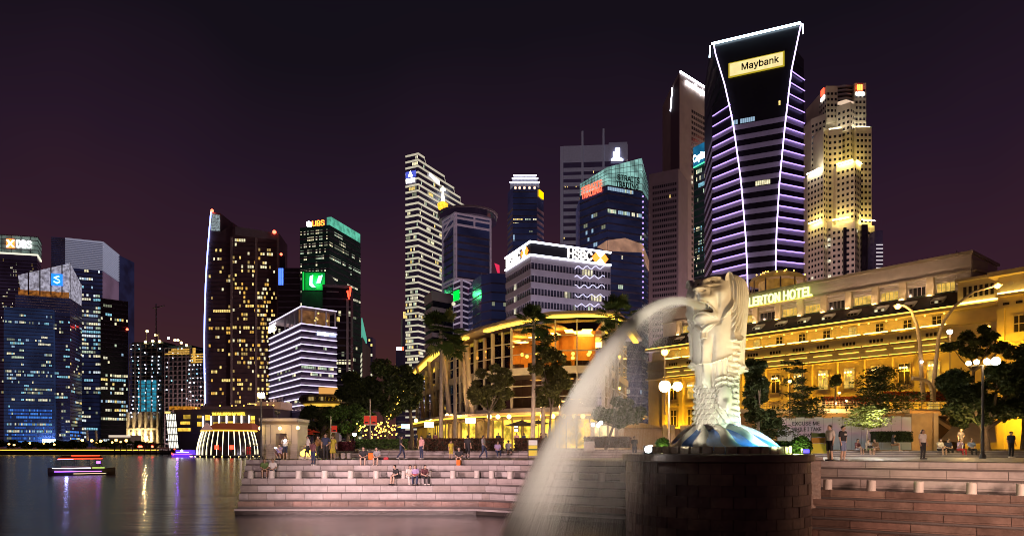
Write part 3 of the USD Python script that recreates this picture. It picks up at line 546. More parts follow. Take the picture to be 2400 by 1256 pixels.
# dark panel drawn as the shaded void under the left wing, round columns
obj('recess', f.box(MB(), .1, f.su(667), ZT, zs[10] - 1, .06, .3), GL_DARK, t)
for u in (640, 648.5, 657, 665): obj('column', MB().tube([f.p(f.su(u), ZT, .9), f.p(f.su(u), zs[10] - .8, .9)], .75, 10), M('column_lit', (.55, .45, .42), .6), t)
lamp_light('column_lamp', tuple(f.p(f.su(650), ZV(955, YB), 4.5)), 700, (1., .7, .6), .4)
# slim far towers to its right
t, fs, _ = tower('office_tower', 'slim far tower with a teal lit edge right of the teal crowned tower', (PY(845, 420), PY(849, 405), PY(860, 450)), ZV(800, 430), back=12, body=GL_GREEN); f, g = fs
obj('crown', g.poly(MB(), [(0, ZV(790, g.A[1])), (g.L, ZV(805, g.B[1])), (g.L, ZV(795, g.B[1])), (0, ZV(745, g.A[1]))], -.6, 0), E('crown_teal_dim', (.2, .85, .62), .5), t); lit(t, f, frows(ZT, ZV(820, 420), 20), 1, R_, W_OFF[:1], .8)
t, fs, _ = tower('office_tower', 'faint far tower with small yellow lamps at the end of the left group', (PY(858, 520), PY(873, 520)), ZV(790, 520), back=12, body=GL_PURPLE); lit(t, fs[0], frows(ZT, ZV(792, 520), 22), 3, R_, W_YEL[:1] + W_OFF[:1], .25)

# --- tall tower of cream light bands, top cut by a curve
YC = 400.; A, B, D = PY(951, 404), PY(980, YC), PY(1091, 447); z0 = ZV(1030, YC); sil = [(983, 358), (1017, 389), (1046, 417), (1068, 446), (1083, 470), (1089, 487)]
t, fs, poly = tower('office_tower', 'tall tower of stacked cream light bands whose top is cut by a falling curve', (A, B, D), ZV(470, YC), back=18, body=None); f, g = fs
zsil = [(ZV(v, g.Yu(u)), g.su(u)) for u, v in sil]; send = lambda zz: float(np.interp(zz, [a for a, _ in zsil[::-1]], [b for _, b in zsil[::-1]], left=g.L))
nk = 47; h = 3.58; ztop = ZV(359, YC)
for k in range(nk):
    zz = ztop - h * (k + 1); e = max(.8, min(g.L, send(zz + h)))
    if zz < ZT: break
    C1 = g.p(e, 0)[:2]; obj('storey', MB().prism([A, B, C1, C1 + (0, 16), A + (0, 16)], zz, zz + h - .9), GL_PURPLE, t)
    line = offset_line([A, B, C1], -.45); mb = MB()
    mb.prism([line[0], line[1], B, A], zz + h - .95, zz + h); mb.prism([line[1], line[2], C1, B], zz + h - .95, zz + h); mb.prism([A, B, C1, C1 + (0, 16), A + (0, 16)], zz + h - .9, zz + h - .02)
    obj('light_band', mb, M('band_cream', (.6, .56, .46), .6, emit=(1., .92, .70), estr=.62, evar=.25, escale=.05), t)
rw = [(ztop - h * (k + 1) + .5, ztop - h * (k + 1) + 2.2) for k in range(40)]
lit(t, f, rw, 8, R_, W_OFF + W_YEL[:1], [.8 if k in (23, 26, 31) else (.1 if k < 16 else .28) for k in range(40)], run=.6); lit(t, g, rw, 22, R_, W_OFF + W_YEL[:1], [.7 if k in (26,) else .07 for k in range(40)], run=.55, s0=.5, s1=g.su(1037), skip=lambda a, b, z0, z1: b > send(z1 + 2))
obj('sign', f.box(MB(), f.su(953.5), f.su(973), ZV(429, 402), ZV(419, 402), .6, .9), SIGN_W, t); k = MB(); am, zm = f.su(963.5), ZV(410, 402)
f.poly(k, [(am - 1.6, zm - 1.3), (am + 1.6, zm - 1.3), (am + 1.2, zm - .2), (am, zm + 2.2), (am - 1.2, zm - .2)], .6, .9); q = obj('emblem_panel', f.box(MB(), f.su(952), f.su(976), ZV(417, 402), ZV(402, 402), .5, .58), E('sign_deep_blue', (.12, .16, .9), .8), t); obj('emblem', k, SIGN_W, q)
obj('sign', g.poly(MB(), [(g.su(1005), ZV(406, 405)), (g.su(1028), ZV(417, 408)), (g.su(1028), ZV(409, 408)), (g.su(1005), ZV(399, 405))], .6, .9), SIGN_W, t)
# white spire with an amber foot
t = thing('spire', 'small white lit spire with an amber foot beside the banded tower', 'spire', at(1038, 492, 372)); c = at(1038, 490, 372); H = lambda v: ZV(v, 372) - c[2]
mb = MB(); mb.lathe([(.15, H(436)), (.5, H(448)), (.7, H(460)), (1.2, H(474)), (0, H(474))], tuple(c), 10); obj('shaft', mb, E('spire_white', (1., .95, .85), 3.), t); obj('ring', MB().lathe([(.6, H(447)), (1.5, H(446)), (1.5, H(443)), (.6, H(442))][::-1], tuple(c), 10), E('spire_white', (1., .95, .85), 3.), t)
obj('foot', MB().lathe([(0, H(492)), (2.6, H(490)), (2.9, H(478)), (1.5, H(474)), (0, H(474))], tuple(c), 10), E('spire_amber', (1., .45, .03), 2.6, .6, .8), t)

# --- dark tower with pale frame
z = 117.; A, B, D = C(1038, 518, z), C(1067, 498, z), C(1150, 513, z); t, fs, poly = tower('office_tower', 'dark tower with a pale outlined frame and rounded roof in front of the banded tower', (A, B, D), z, body=GL_BLUE); f, g = fs
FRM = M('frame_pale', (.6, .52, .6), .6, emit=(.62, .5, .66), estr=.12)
for zz in (z - .9, ZV(512, B[1]), ZV(528, B[1]), ZV(655, B[1]), ZV(664, B[1])): bands(t, fs, [zz], .85, .7, FRM, 'frame_rail')
for ff, u in ((f, 1039), (f, 1066), (g, 1068.5), (g, 1111), (g, 1149)): a = ff.su(u); obj('frame_post', ff.box(MB(), a - .4, a + .4, ZT if u != 1111 else ZV(529, 330), z - .95, .05, .6), FRM, t)
for k in range(2): obj('brace', MB().bar(f.p(f.su(1041), ZV(545 + 18 * k, f.Yu(1041)), .5), f.p(f.su(1064), ZV(505 + 18 * k, f.Yu(1064)), .5), .7), FRM, t)
cc = (A + D) / 2; obj('roof_drum', MB().lathe([(0, z + 3), (14.5, z + 3), (14.5, z + .01), (0, z + .01)][::-1], (B[0] + 5, B[1] + 15.5, 0), 40), GL_PURPLE, t); obj('roof_drum_rim', MB().lathe([(14.4, z + 3.9), (15.1, z + 3.9), (15.1, z + 3.01), (14.4, z + 3.01)][::-1], (B[0] + 5, B[1] + 15.5, 0), 40), SPAN_GREY, t)
bands(t, fs, [ZT + 3.4 * k for k in range(1, 31)], .9, .2, SPAN_DARK); lit(t, g, frows(ZT, z - 6, 31), 16, R_, W_BLUE[1:2] + W_YEL[:2], .012, run=.5); lit(t, f, frows(ZT, z - 6, 31), 6, R_, W_OFF[3:], .03, run=.5)
Yl = 300; A, B, D = PY(1064, 306), PY(1082, Yl), PY(1101, 306); zl = ZV(655, Yl); t, fs, _ = tower('office_building', 'lower corner block of pale white bands with a bright green sign', (A, B, D), zl, body=GL_PURPLE, cat='building'); f, g = fs
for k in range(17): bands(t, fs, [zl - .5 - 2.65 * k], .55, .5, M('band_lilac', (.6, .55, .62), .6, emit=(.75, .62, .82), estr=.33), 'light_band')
obj('corner_post', MB().box(B[0] - .5, B[0] + .5, B[1] - .9, B[1] + .1, ZT, zl), FRM, t)
obj('sign', f.box(MB(), f.su(1067.5), f.su(1080.5), ZV(705, 303), ZV(682, 303), .8, 1.1), E('sign_green', (.0, .9, .07), 1.1), t); obj('sign', g.box(MB(), g.L - .2, g.L + 2, ZV(685, 305), ZV(672, 305), .5, .8), E('sign_magenta', (.9, .05, .35), 1.6), t); obj('lamp', MB().ball(at(1063, 712, 302), .9, 1), W_OFF[0], t)
# small beige banded block, narrow tower with lamps left of banded tower
Y = 310; A, B, D = PY(997, 322), PY(1014, Y), PY(1060, 318); z = ZV(682, Y); t, fs, _ = tower('office_building', 'low beige banded block behind the left fan palm', (A, B, D), z, body=GL_DARK, cat='building'); bands(t, fs, [z - 4.2], 4.2, .6, STN_PINK, 'parapet')
for k in range(11): bands(t, fs, [z - 9 - 3.9 * k], 1.9, .5, STN_PINK, 'floor_band')
t, fs, _ = tower('office_tower', 'narrow far tower with a yellow lit cap left of the banded tower', (PY(941, 460), PY(950.5, 460)), ZV(748, 460), back=10, body=GL_PURPLE); f = fs[0]; obj('cap', f.box(MB(), 1, f.L, ZV(744, 460), ZV(730, 460), -3, -.2), W_YEL[0], t); obj('corner_post', f.box(MB(), -.3, .6, ZT, ZV(748, 460), .05, .5), STN_PINK, t)
t, fs, _ = tower('office_block', 'low far block with small white and red sign left of the banded tower', (PY(928, 440), PY(950, 440)), ZV(822, 440), back=10, body=GL_PURPLE, cat='building'); f = fs[0]; obj('sign', f.box(MB(), .3, f.L * .55, ZV(820, 440), ZV(812, 440), -2, -1.5), LED_WHITE, t); obj('sign', f.box(MB(), f.L * .58, f.L * .8, ZV(820, 440), ZV(812, 440), -2, -1.5), SIGN_R, t); bands(t, fs, [ZT + 4 * k for k in range(2, 13)], 1., .2, SPAN_GREY)
# rounded dark blue block
Y = 270; cs = [PY(1098, 300), PY(1108, 284), PY(1128, 274), PY(1152, Y), PY(1196, 272)]; z = ZV(640, Y); t = thing('office_building', 'rounded dark blue glass building left of the corner bank with the bright roof band', 'building', (*PY(1150, Y), ZT))
for i, (a, b) in enumerate(zip(cs[:-1], cs[1:])):
    zz = [ZV(668, 290), ZV(652, 280), ZV(643, 272), z][i]; f = Face(a, b); obj('wall', MB().prism([a, b, b + (0, 25), a + (0, 25)], ZT, zz), GL_BLUE, t)
    for k in range(1, 19):
        if ZT + 3.6 * k < zz - 1: obj('floor_band', f.box(MB(), 0, f.L, ZT + 3.6 * k, ZT + 3.6 * k + .5, .01, .12), SPAN_DARK, t)
lit(t, f, [(ZV(772, Y), ZV(764, Y))], 9, R_, W_YEL[:1] + W_OFF[:1], .95, run=.9, s0=f.su(1158)); lit(t, f, [(ZV(716, Y), ZV(707, Y))], 5, R_, W_OFF[3:], .4)
k = MB(); f.poly(k, [(f.su(1163), ZV(612, Y)), (f.su(1174), ZV(616, Y)), (f.su(1175), ZV(634, Y)), (f.su(1170), ZV(634, Y))], -3, -2.5); obj('roof_banner', k, E('banner_red', (1., .04, .12), .85), t)
# tower with tiered white crown
Y = 450; A, B, D = PY(1190, 462), PY(1202, Y), PY(1258, Y); D2 = PY(1274, 460); z = ZV(437, Y); t, fs, _ = tower('office_tower', 'dark blue tower with a tiered crown of white light lines and a yellow corner sign', (A, B, D, D2), z, back=22, body=GL_BLUE)
cx, cy = (B[0] + D[0]) / 2, Y + 10
for i, (v0, v1, u0, u1) in enumerate(((437, 427, 1196, 1264), (427, 417, 1201, 1260), (417, 409, 1204, 1256))):
    A_, B_ = PY(u0, Y - .5 + i * .8), PY(u1, Y - .5 + i * .8); zz0, zz1 = ZV(v0, Y), ZV(v1, Y); f = Face(A_, B_)
    obj('crown_tier', MB().prism([A_, B_, B_ + (0, 20 - 2 * i), A_ + (0, 20 - 2 * i)], zz0 + .02, zz1), M('crown_grille', (.3, .3, .35), .5, emit=(.6, .6, .85), estr=.16), t)
    obj('light_line', f.box(MB(), -.3, f.L + .3, zz1 - .8, zz1 + .1, .02, .5), LED_WHITE, t)
    for k in range(19): obj('grille_bar', f.box(MB(), f.L * k / 18 - .1, f.L * k / 18 + .1, zz0, zz1 - .85, .02, .3), SPAN_GREY, t)
f = fs[1]; obj('lamp_row', (lambda m: [m.ball(f.p(f.su(u), ZV(441, Y), .4), .8, 1) for u in (1208, 1218, 1229, 1241, 1253)] and m)(MB()), E('lamp_peach', (1., .6, .4), 2.5), t)
obj('corner_sign', fs[2].box(MB(), fs[2].su(1262), fs[2].su(1272), ZV(457, Y), ZV(441, Y), .2, .7), E('sign_yellow', (1., .55, .0), 1.8), t)
bands(t, fs[:1] + fs[2:], [ZT + 3.8 * k for k in range(1, 44)], 1.9, .3, M('stone_violet', (.3, .22, .28), .7), 'stone_band') if False else None
for ff in (fs[0], fs[2]):
    for k in range(40): obj('stone_band', ff.box(MB(), 0, ff.L, ZT + 4 * k, ZT + 4 * k + 1.8, .02, .3), M('stone_violet', (.3, .22, .28), .7), t)
bands(t, fs[1:2], [ZT + 4 * k for k in range(1, 44)], .6, .15, SPAN_DARK); lit(t, f, [(ZV(515.5, Y), ZV(512.5, Y)), (ZV(523, Y), ZV(520, Y)), (ZV(544, Y), ZV(541, Y))], 12, R_, W_OFF + W_YEL[:1], [.8, .1, .15], run=.8); lit(t, f, frows(ZT, ZV(520, Y), 20), 12, R_, W_BLUE[1:2], .02)

# --- corner bank with the bright roof band
z = 72.; A, B, D = C(1187, 605, z), C(1245, 566, z), C(1430, 592, z); t, fs, poly = tower('bank_building', 'corner bank building with a glowing white band round its roof and black lettering boards', (A, B, D), z - .1, cat='building', body=M('dark_office_glazing', (.05, .05, .07), .2, spec=.6)); f, g = fs
zb = ZV(597, B[1]); STB = M('bank_stone', (.52, .47, .50), .65, var=.1, scale=.3)
bands(t, fs, [z - .5, ], .55, .9, LED_BANK, 'roof_light'); bands(t, fs, [zb - .45], .55, .9, LED_BANK, 'roof_light'); bands(t, fs, [zb + .11], z - .51 - zb - .12, .3, M('fascia_dark', (.025, .022, .03), .6, spec=.2), 'fascia')
n = 15; hh = (zb - .5 - ZT) / n
for k in range(n): bands(t, fs, [ZT + hh * k + hh * .52], hh * .48, .35, STB, 'stone_band')
for ff, m_ in ((f, 12), (g, 26)):
    for k in range(n):
        mb = MB()
        for j in range(m_ + 1): a = ff.L * j / m_; ff.box(mb, max(.1, a - .12), min(ff.L - .05, a + .12), ZT + hh * k, ZT + hh * k + hh * .515, .01, .2)
        obj('mullion_row', mb, STB, t)
rw = [(ZT + hh * k + .1, ZT + hh * k + hh * .5) for k in range(n)]
lit(t, g, rw, 26, R_, W_OFF, [.75 if k == 6 else .03 for k in range(n)], run=.75, o=.05, s1=g.su(1424)); lit(t, f, rw, 12, R_, [E('window_light_warmer', (1., .86, .45), .9)], .95, o=.05, s0=f.su(1205), s1=f.su(1213), wf=6.) if False else None
for k in range(3, n, 1):
    if R_.random() < .75: a = f.su(1208); obj('lit_window', f.box(MB(), a - .9, a + .9, rw[k][0], rw[k][1], -.02, .05), W_OFF[0], t)
LET = M('letter_white', (.85, .84, .8), .5, emit=(1., .96, .9), estr=1.8); zt_ = zb + .25; ht = z - .65 - zt_
def emblem(ff, a, zc, r):
    q = obj('emblem', ff.poly(MB(), [(a - 1.9 * r, zc), (a - r, zc + r), (a + r, zc + r), (a + 1.9 * r, zc), (a + r, zc - r), (a - r, zc - r)], .35, .55), SIGN_O, t)
    k = MB(); ff.poly(k, [(a - r, zc + r), (a + r, zc + r), (a, zc)], .6, .75); ff.poly(k, [(a - r, zc - r), (a + r, zc - r), (a, zc)], .6, .75); obj('emblem_facet', k, SIGN_W, q)
obj('lettering', MB().tm(g.text('HSBC', g.su(1327), zt_ + .3, ht * .84, .4, .4, True, g.su(1386) - g.su(1327))), LET, t); emblem(g, g.su(1405), zt_ + ht * .45, 1.75)
obj('lettering', MB().tm(f.text('HSBC', f.su(1189.5), zt_ + .3, ht * .84, .4, .4, True, f.su(1222) - f.su(1189.5))), LET, t); emblem(f, f.su(1232), zt_ + ht * .45, 1.6)
WIG = MB()
for k in range(7):
    pts = [g.p(g.su(u), ZV(628 + 22 * k + 4 * math.sin(u * .31 + k), g.Yu(u)), .7) for u in range(1345, 1416, 5)]; WIG.tube(pts, .13, 4)
obj('light_wires', WIG, E('wire_white', (.75, .72, 1.), 1.6), t)

# --- tower with two masts
Y = 415; A, B = PY(1313, Y), PY(1471, Y - 3); z = ZV(345, Y); t, fs, _ = tower('office_tower', 'pale grey tower with two tall roof masts and a blue white emblem near its top', (A, B), z, back=30, body=GL_PURPLE); f = fs[0]
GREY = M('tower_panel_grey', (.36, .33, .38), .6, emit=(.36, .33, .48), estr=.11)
obj('side_pier', f.box(MB(), 0, f.su(1320), ZT, z - .1, .05, 1.2), GREY, t); obj('top_panel', f.box(MB(), f.su(1320) + .05, f.L, ZV(382, Y), z, .05, 1.1), GREY, t)
obj('roof_block', f.box(MB(), f.su(1316), f.su(1362), z + .02, ZV(337, Y), -20, -6), SPAN_DARK, t); obj('roof_block', f.box(MB(), f.su(1428), f.L, z + .02, ZV(333, Y), -20, -3), GREY, t)
for u, v in ((1365, 313), (1414, 309)): obj('mast', MB().tube([f.p(f.su(u), ZV(470, Y), 1.8), f.p(f.su(u), ZV(v, Y), 1.8)], [.75, .55], 8), GREY, t)
for k in range(26):
    zz = ZV(396 + 17 * k, Y)
    if zz < 20: break
    obj('floor_band', f.box(MB(), f.su(1320.5), f.L, zz - 2., zz, .05, .9), GREY, t)
k = MB(); X = lambda u, v: (f.su(u), ZV(v, Y)); f.poly(k, [X(1432, 384), X(1460, 384), X(1460, 380), X(1452, 376), X(1452, 354), X(1442, 354), X(1442, 362), X(1437, 362), X(1437, 376), X(1432, 380)], 1.3, 1.8); obj('emblem', k, E('sign_blue_pale', (.6, .68, 1.), 3.2), t)
lit(t, f, [(ZV(440, Y), ZV(432, Y)), (ZV(560, Y), ZV(552, Y))], 16, R_, W_YEL[:1], .2, s0=f.su(1321), s1=f.su(1362)); obj('lit_window', f.box(MB(), f.su(1390), f.su(1392), ZV(408, Y), ZV(399, Y), .02, .2), W_YEL[0], t)

# --- three faced tower with teal glass crown
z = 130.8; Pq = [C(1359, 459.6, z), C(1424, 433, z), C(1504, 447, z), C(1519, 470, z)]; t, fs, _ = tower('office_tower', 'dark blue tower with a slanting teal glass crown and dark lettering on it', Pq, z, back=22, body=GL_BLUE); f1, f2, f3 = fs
TEALG = M('crown_teal_glass', (.3, .4, .38), .3, emit=(.38, .78, .70), estr=.75, evar=.7, escale=.22)
tops = [ZV(432, Pq[0][1]), ZV(392, Pq[1][1]), ZV(371, Pq[2][1]), ZV(430, Pq[3][1])]
for i, ff in enumerate(fs):
    obj('crown_glass', ff.poly(MB(), [(.05, z + .05), (ff.L - .05, z + .05), (ff.L - .05, tops[i + 1]), (.05, tops[i])], -.5, 0), TEALG, t)
    mb = MB()
    for k in range(1, 5): mb.bar(ff.p(0, z + (tops[i] - z) * k / 5, .2), ff.p(ff.L, z + (tops[i + 1] - z) * k / 5, .2), .25)
    for k in range(1, 9): a = ff.L * k / 9; mb.bar(ff.p(a, z, .2), ff.p(a, tops[i] + (tops[i + 1] - tops[i]) * k / 9 - .3, .2), .2)
    obj('crown_lattice', mb, SPAN_DARK, t)
L2 = M('letter_dark', (.02, .02, .02), .5)
for i, w in enumerate(('STRAITS', 'TRADING')):
    obj('lettering', MB().tm(f2.text(w, f2.su(1445 - 3 * i), ZV(427 + 16 * i, f2.Yu(1475)), 2.6, .4, .2, True, f2.su(1498) - f2.su(1445))), L2, t)
    obj('lettering', MB().tm(f1.text(w, f1.su(1364), ZV(443 + 15 * i, f1.Yu(1390)), 2.6, .4, .2, True, f1.su(1412) - f1.su(1364))), E('letter_red', (1., .12, .06), 2.6), t)
bands(t, fs, [ZT + 3.6 * k for k in range(1, 36)], .7, .25, SPAN_DARK); rw = frows(ZT, z, 35)
lit(t, f2, rw, 20, R_, W_OFF[:2] + W_BLUE[1:2], [.7 if i == 31 else .03 for i in range(35)], run=.7); lit(t, f1, rw, 14, R_, W_BLUE[1:2] + W_OFF[3:], [.4 if i == 29 else .03 for i in range(35)], run=.5)
ES = M('sky_garden', (.5, .33, .26), .6, emit=(1., .55, .33), estr=.35, evar=.5, escale=.2)
o2 = f2.off(.5); obj('sky_garden', o2.poly(MB(), [(o2.su(1424) + .1, ZV(589, 330)), (o2.L, ZV(582, 330)), (o2.L, ZV(562, 330)), (o2.su(1465), ZV(553, 330)), (o2.su(1424) + .1, ZV(564, 330))], -.1, 0), ES, t)
obj('sky_garden', f1.poly(MB(), [(f1.su(1402), ZV(578, 333)), (f1.L - .1, ZV(589, 330)), (f1.L - .1, ZV(564, 330)), (f1.su(1402), ZV(576, 333))], .1, .5), ES, t)
obj('sky_garden', f3.poly(MB(), [(.1, ZV(588, 333)), (f3.L, ZV(622, 340)), (f3.L, ZV(597, 340)), (.1, ZV(566, 333))], .1, .5), ES, t)
for k in range(20): obj('edge_lamp', MB().ball(f3.p(.6, ZV(460 + 12.5 * k, f3.A[1]), .5), .42, 1), LED_VIO, t)

# --- tall granite slab pair behind
z = 280.; A, B = C(1593, 168, z), C(1664, 213, z); fA = PY(1573, A[1] + 22); t, fs, _ = tower('office_tower', 'very tall pink stone slab tower with white light line along its slanted top', (fA, A, B), z, back=30, body=STN_PINK); l, f = fs
obj('light_line', f.box(MB(), 0, f.L, z - .9, z + .4, .1, .8), LED_WHITE, t); 
obj('light_line', MB().bar(l.p(l.L * .25, ZV(215, l.A[1]), .5), l.p(l.L * .02, ZV(262, l.A[1]), .5), 1.3), LED_WHITE, t)
obj('side_wall', l.box(MB(), .1, l.L - .1, ZT, z - 4, .05, .5), M('stone_violet_dark', (.16, .11, .15), .6), t)
obj('lettering', MB().tm(f.text('onerafflesplace', f.su(1604), ZV(199, f.Yu(1604)) - 0, 4.3, .8, .4, True, f.su(1657) - f.su(1604))), SIGN_W, t)
gz = frows(60, z - 22, 48, .25, .8)
lit(t, f, gz, 8, R_, W_BLUE[2:] + W_OFF[:1], [.7 if i in (35,) else .006 for i in range(48)], rest=GRID_DARK, s0=f.su(1620), s1=f.su(1656), o=.1, wf=.62)
z = ZV(398, 470); A, B = PY(1521, 478), PY(1590, 468); t, fs, _ = tower('office_tower', 'lower grey stone slab with a grid of dark windows left of the very tall slab', (A, B), z, back=25, body=M('stone_grey_violet', (.24, .19, .22), .65, scale=.15)); f = fs[0]
lit(t, f, frows(ZT + 8, z - 8, 44, .25, .75), 13, R_, W_YEL[:1] + W_BLUE[2:], .006, rest=GRID_DARK, s0=f.su(1529), s1=f.su(1586), o=.1, wf=.68)
# block with teal sign behind the outlined tower
Y = 400; A, B = PY(1626, 406), PY(1720, 380); z = ZV(352, 406); t, fs, _ = tower('office_tower', 'dark glass block with a glowing blue and green sign squeezed between two tall towers', (A, B), z, back=25, body=GL_GREEN); f = fs[0]
q = obj('sign', f.box(MB(), .1, f.L, ZV(392, 404), z + 1.2, .1, .6), E('sign_teal_field', (.02, .22, .45), .75, .4, .2), t)
obj('lettering', MB().tm(f.text('CapitaCommercial', f.su(1627), ZV(380, 404), 4.1, .8, .4, True, (f.su(1675) - f.su(1627)) * 1.75)), E('sign_ice', (.7, .95, 1.), 4.), q)
obj('lettering', MB().tm(f.text('Trust', f.su(1659), ZV(388.5, 400), 1.9, .8, .4)), E('sign_ice', (.7, .95, 1.), 4.), q); obj('underline', MB().bar(f.p(f.su(1628), ZV(392, 404), .9), f.p(f.su(1668), ZV(377, 396), .9), .7), E('underline_green', (.1, 1., .35), 2.), q)
bands(t, fs, [ZT + 4 * k for k in range(1, 41)], .8, .2, SPAN_DARK); lit(t, f, frows(ZT, z - 8, 40), 18, R_, W_OFF + W_BLUE[:1], [.45 if i in (27, 28, 24, 30, 15) else .09 for i in range(40)], run=.6, s1=f.su(1676))

# --- the outlined tower
z = 175.; FA, FB_ = C(1668, 107, z), C(1876, 58, z); fp = Face(FA, FB_); t = thing('bank_tower', 'tallest tower outlined in violet light lines flaring to a wide top with a yellow sign', 'tower', (*((FA + FB_) / 2), ZT))
lc = [(107, 1671), (200, 1697), (290, 1716), (430, 1735), (560, 1746), (650, 1750), (1040, 1752)]; rc = [(58, 1876), (165, 1853), (290, 1838), (420, 1825), (540, 1818), (610, 1816), (1040, 1815)]
uL = lambda v: float(np.interp(v, [a for a, _ in lc], [b for _, b in lc])); uR = lambda v: float(np.interp(v, [a for a, _ in rc], [b for _, b in rc]))
nfl = 38; hs = (z - ZT) / nfl
QL, QR = PY(1669, FA[1] + 7), PY(1884, FB_[1] + 9); back = [QR + (4, 26), QL + (4, 26)]
FLB = M('maybank_band', (.36, .31, .40), .5, emit=(.42, .32, .58), estr=.06); prevL = prevR = None; LL, RL = MB(), MB()
for k in range(nfl):
    z0, z1 = ZT + hs * k, ZT + hs * (k + 1); zm = (z0 + z1) / 2
    def cut(zz):
        vl = V0 - (zz - EYE) * F / 288; vr = V0 - (zz - EYE) * F / 277
        return fp.p(fp.su(uL(vl)), 0)[:2], fp.p(fp.su(uR(vr)), 0)[:2]
    PL, PR = cut(zm); ql = QL if k < nfl - 5 else PL + (PL - QL) * 0 + (-.4, 3.); qr = QR if k < nfl - 2.5 else PR + (.6, 4.)
    top = k >= nfl - 8
    obj('storey', MB().prism([ql, PL, PR, qr] + back, z0, z1 - 1.9 if not top else z1), GL_DARK if not top else M('top_dark_panel', (.02, .022, .028), .3), t)
    if not top:
        P2 = [p - np.array([0, .35]) for p in (PL, PR)]
        obj('floor_band', MB().prism([ql, P2[0], P2[1], qr] + back, z1 - 1.9, z1 - .005), FLB, t)
    if k < nfl - 6: obj('light_line', MB().bar(np.r_[ql, z1 - .1] + (0, -.8, 0), np.r_[PL, z1 - .1] + (0, -.8, 0), .5), LED_VIO, t)
    if k < nfl - 4: obj('light_line', MB().bar(np.r_[PR, z1 - .1] + (0, -.8, 0), np.r_[qr, z1 - .1] + (0, -.8, 0), .5), LED_VIO, t)
    a, b = cut(z0), cut(z1)
    LL.bar(np.r_[a[0], z0] + (0, -.9, 0), np.r_[b[0], z1] + (0, -.9, 0), .55); RL.bar(np.r_[a[1], z0] + (0, -.9, 0), np.r_[b[1], z1] + (0, -.9, 0), .55)
obj('outline_left', LL, LED_LAV, t); obj('outline_right', RL, LED_LAV, t)
obj('outline_top', MB().bar(fp.p(0, z + .2, .8), fp.p(fp.L, z + .2, .8), 1.1), LED_ICE, t); obj('outline_corner', MB().bar(fp.p(-.6, z, 0), fp.p(-.9, z - 5, 0), .6), LED_ICE, t); obj('outline_corner', MB().bar(fp.p(fp.L + .8, z, 0), fp.p(fp.L + .9, z - 4, 0), .6), LED_ICE, t)
s0, s1 = fp.su(1711), fp.su(1835); zs0 = ZV(181, fp.Yu(1711)); hsg = ZV(153, fp.Yu(1711)) - zs0; q = obj('sign', fp.box(MB(), s0, s1, zs0, zs0 + hsg, .5, 1.), E('sign_pale_yellow', (1., .80, .36), 1.15, .18, .4), t)
obj('lettering', MB().tm(fp.text('Maybank', fp.su(1737), zs0 + 1.25, hsg * .52, 1.05, .15, True, fp.su(1826) - fp.su(1737))), BLACK, q)
obj('sign_halo', fp.box(MB(), s0 - .6, s1 + .6, zs0 - .6, zs0 + hsg + .6, .4, .48), E('sign_rim_yellow', (1., .75, .05), .5), q)
rw = [(ZT + hs * k + .3, ZT + hs * k + hs - 2.1) for k in range(28)]; ff = Face(cut(90)[0], cut(90)[1])
for v, u0, u1, mt in ((280, 1715, 1772, W_BLUE[1]), (417, 1771, 1808, W_OFF[2]), (243, 1825, 1829, W_YEL[0])):
    zz = ZV(v, 283); k = int((zz - ZT) / hs)
    for j in range(max(1, int((u1 - u0) / 5))):
        if R_.random() < .8: obj('lit_window', fp.box(MB(), fp.su(u0 + 5 * j), fp.su(u0 + 5 * j + 4), ZT + hs * k + .5, ZT + hs * k + hs - 2.2, .02, .15), mt, t)

# --- stone tower of staggered blocks, floodlit at its ledges
Yb = 520.; t = thing('stone_tower', 'stepped cream stone tower floodlit yellow at its ledges, red sign on top', 'tower', (*PY(1970, Yb), ZT))
LEDGE = E('ledge_flood_yellow', (1., .74, .20), 110.); LEDW = E('ledge_flood_white', (1., .88, .62), 70.)
kw = [0]
def chunk(cs, v1, v0=1047, win=None, m=STN_CREAM, depth=24, nmax=60, refY=None):
    P = [PY(u, Y) for u, Y in cs]; zt, zb = ZV(v1, cs[0][1] if refY is None else refY), max(ZT, ZV(v0, cs[0][1])); fa = [Face(a, b) for a, b in zip(P[:-1], P[1:])]
    obj('stone_block', MB().prism(P + [P[-1] + (0, depth), P[0] + (0, depth)], zb, zt), m, t)
    rest = MB()
    for ff in fa:
        n = max(1, round(ff.L / 3.2)); zz = zt - 5
        while zz > zb + 2:
            for j in range(n):
                a = ff.L * (j + .5) / n
                if kw[0] < 290 and zz > 85: obj('window', ff.box(MB(), a - .85, a + .85, zz - 2., zz, .02, .10), GRID_DARK if R_.random() > .02 else W_OFF[0], t); kw[0] += 1
                else: ff.box(rest, a - .85, a + .85, zz - 2., zz, .02, .10)
            zz -= 4.35
    if rest.n: obj('window_grid', rest, GRID_DARK, t, kind='stuff')
    return fa, zt
def flood(ff, zz, m=LEDGE, a0=.05, a1=.95, o=2.2): obj('ledge_lamp', ff.box(MB(), ff.L * a0, ff.L * a1, zz + .1, zz + .55, o, o + .7), m, t)
NARROW = ZV(535, 508)
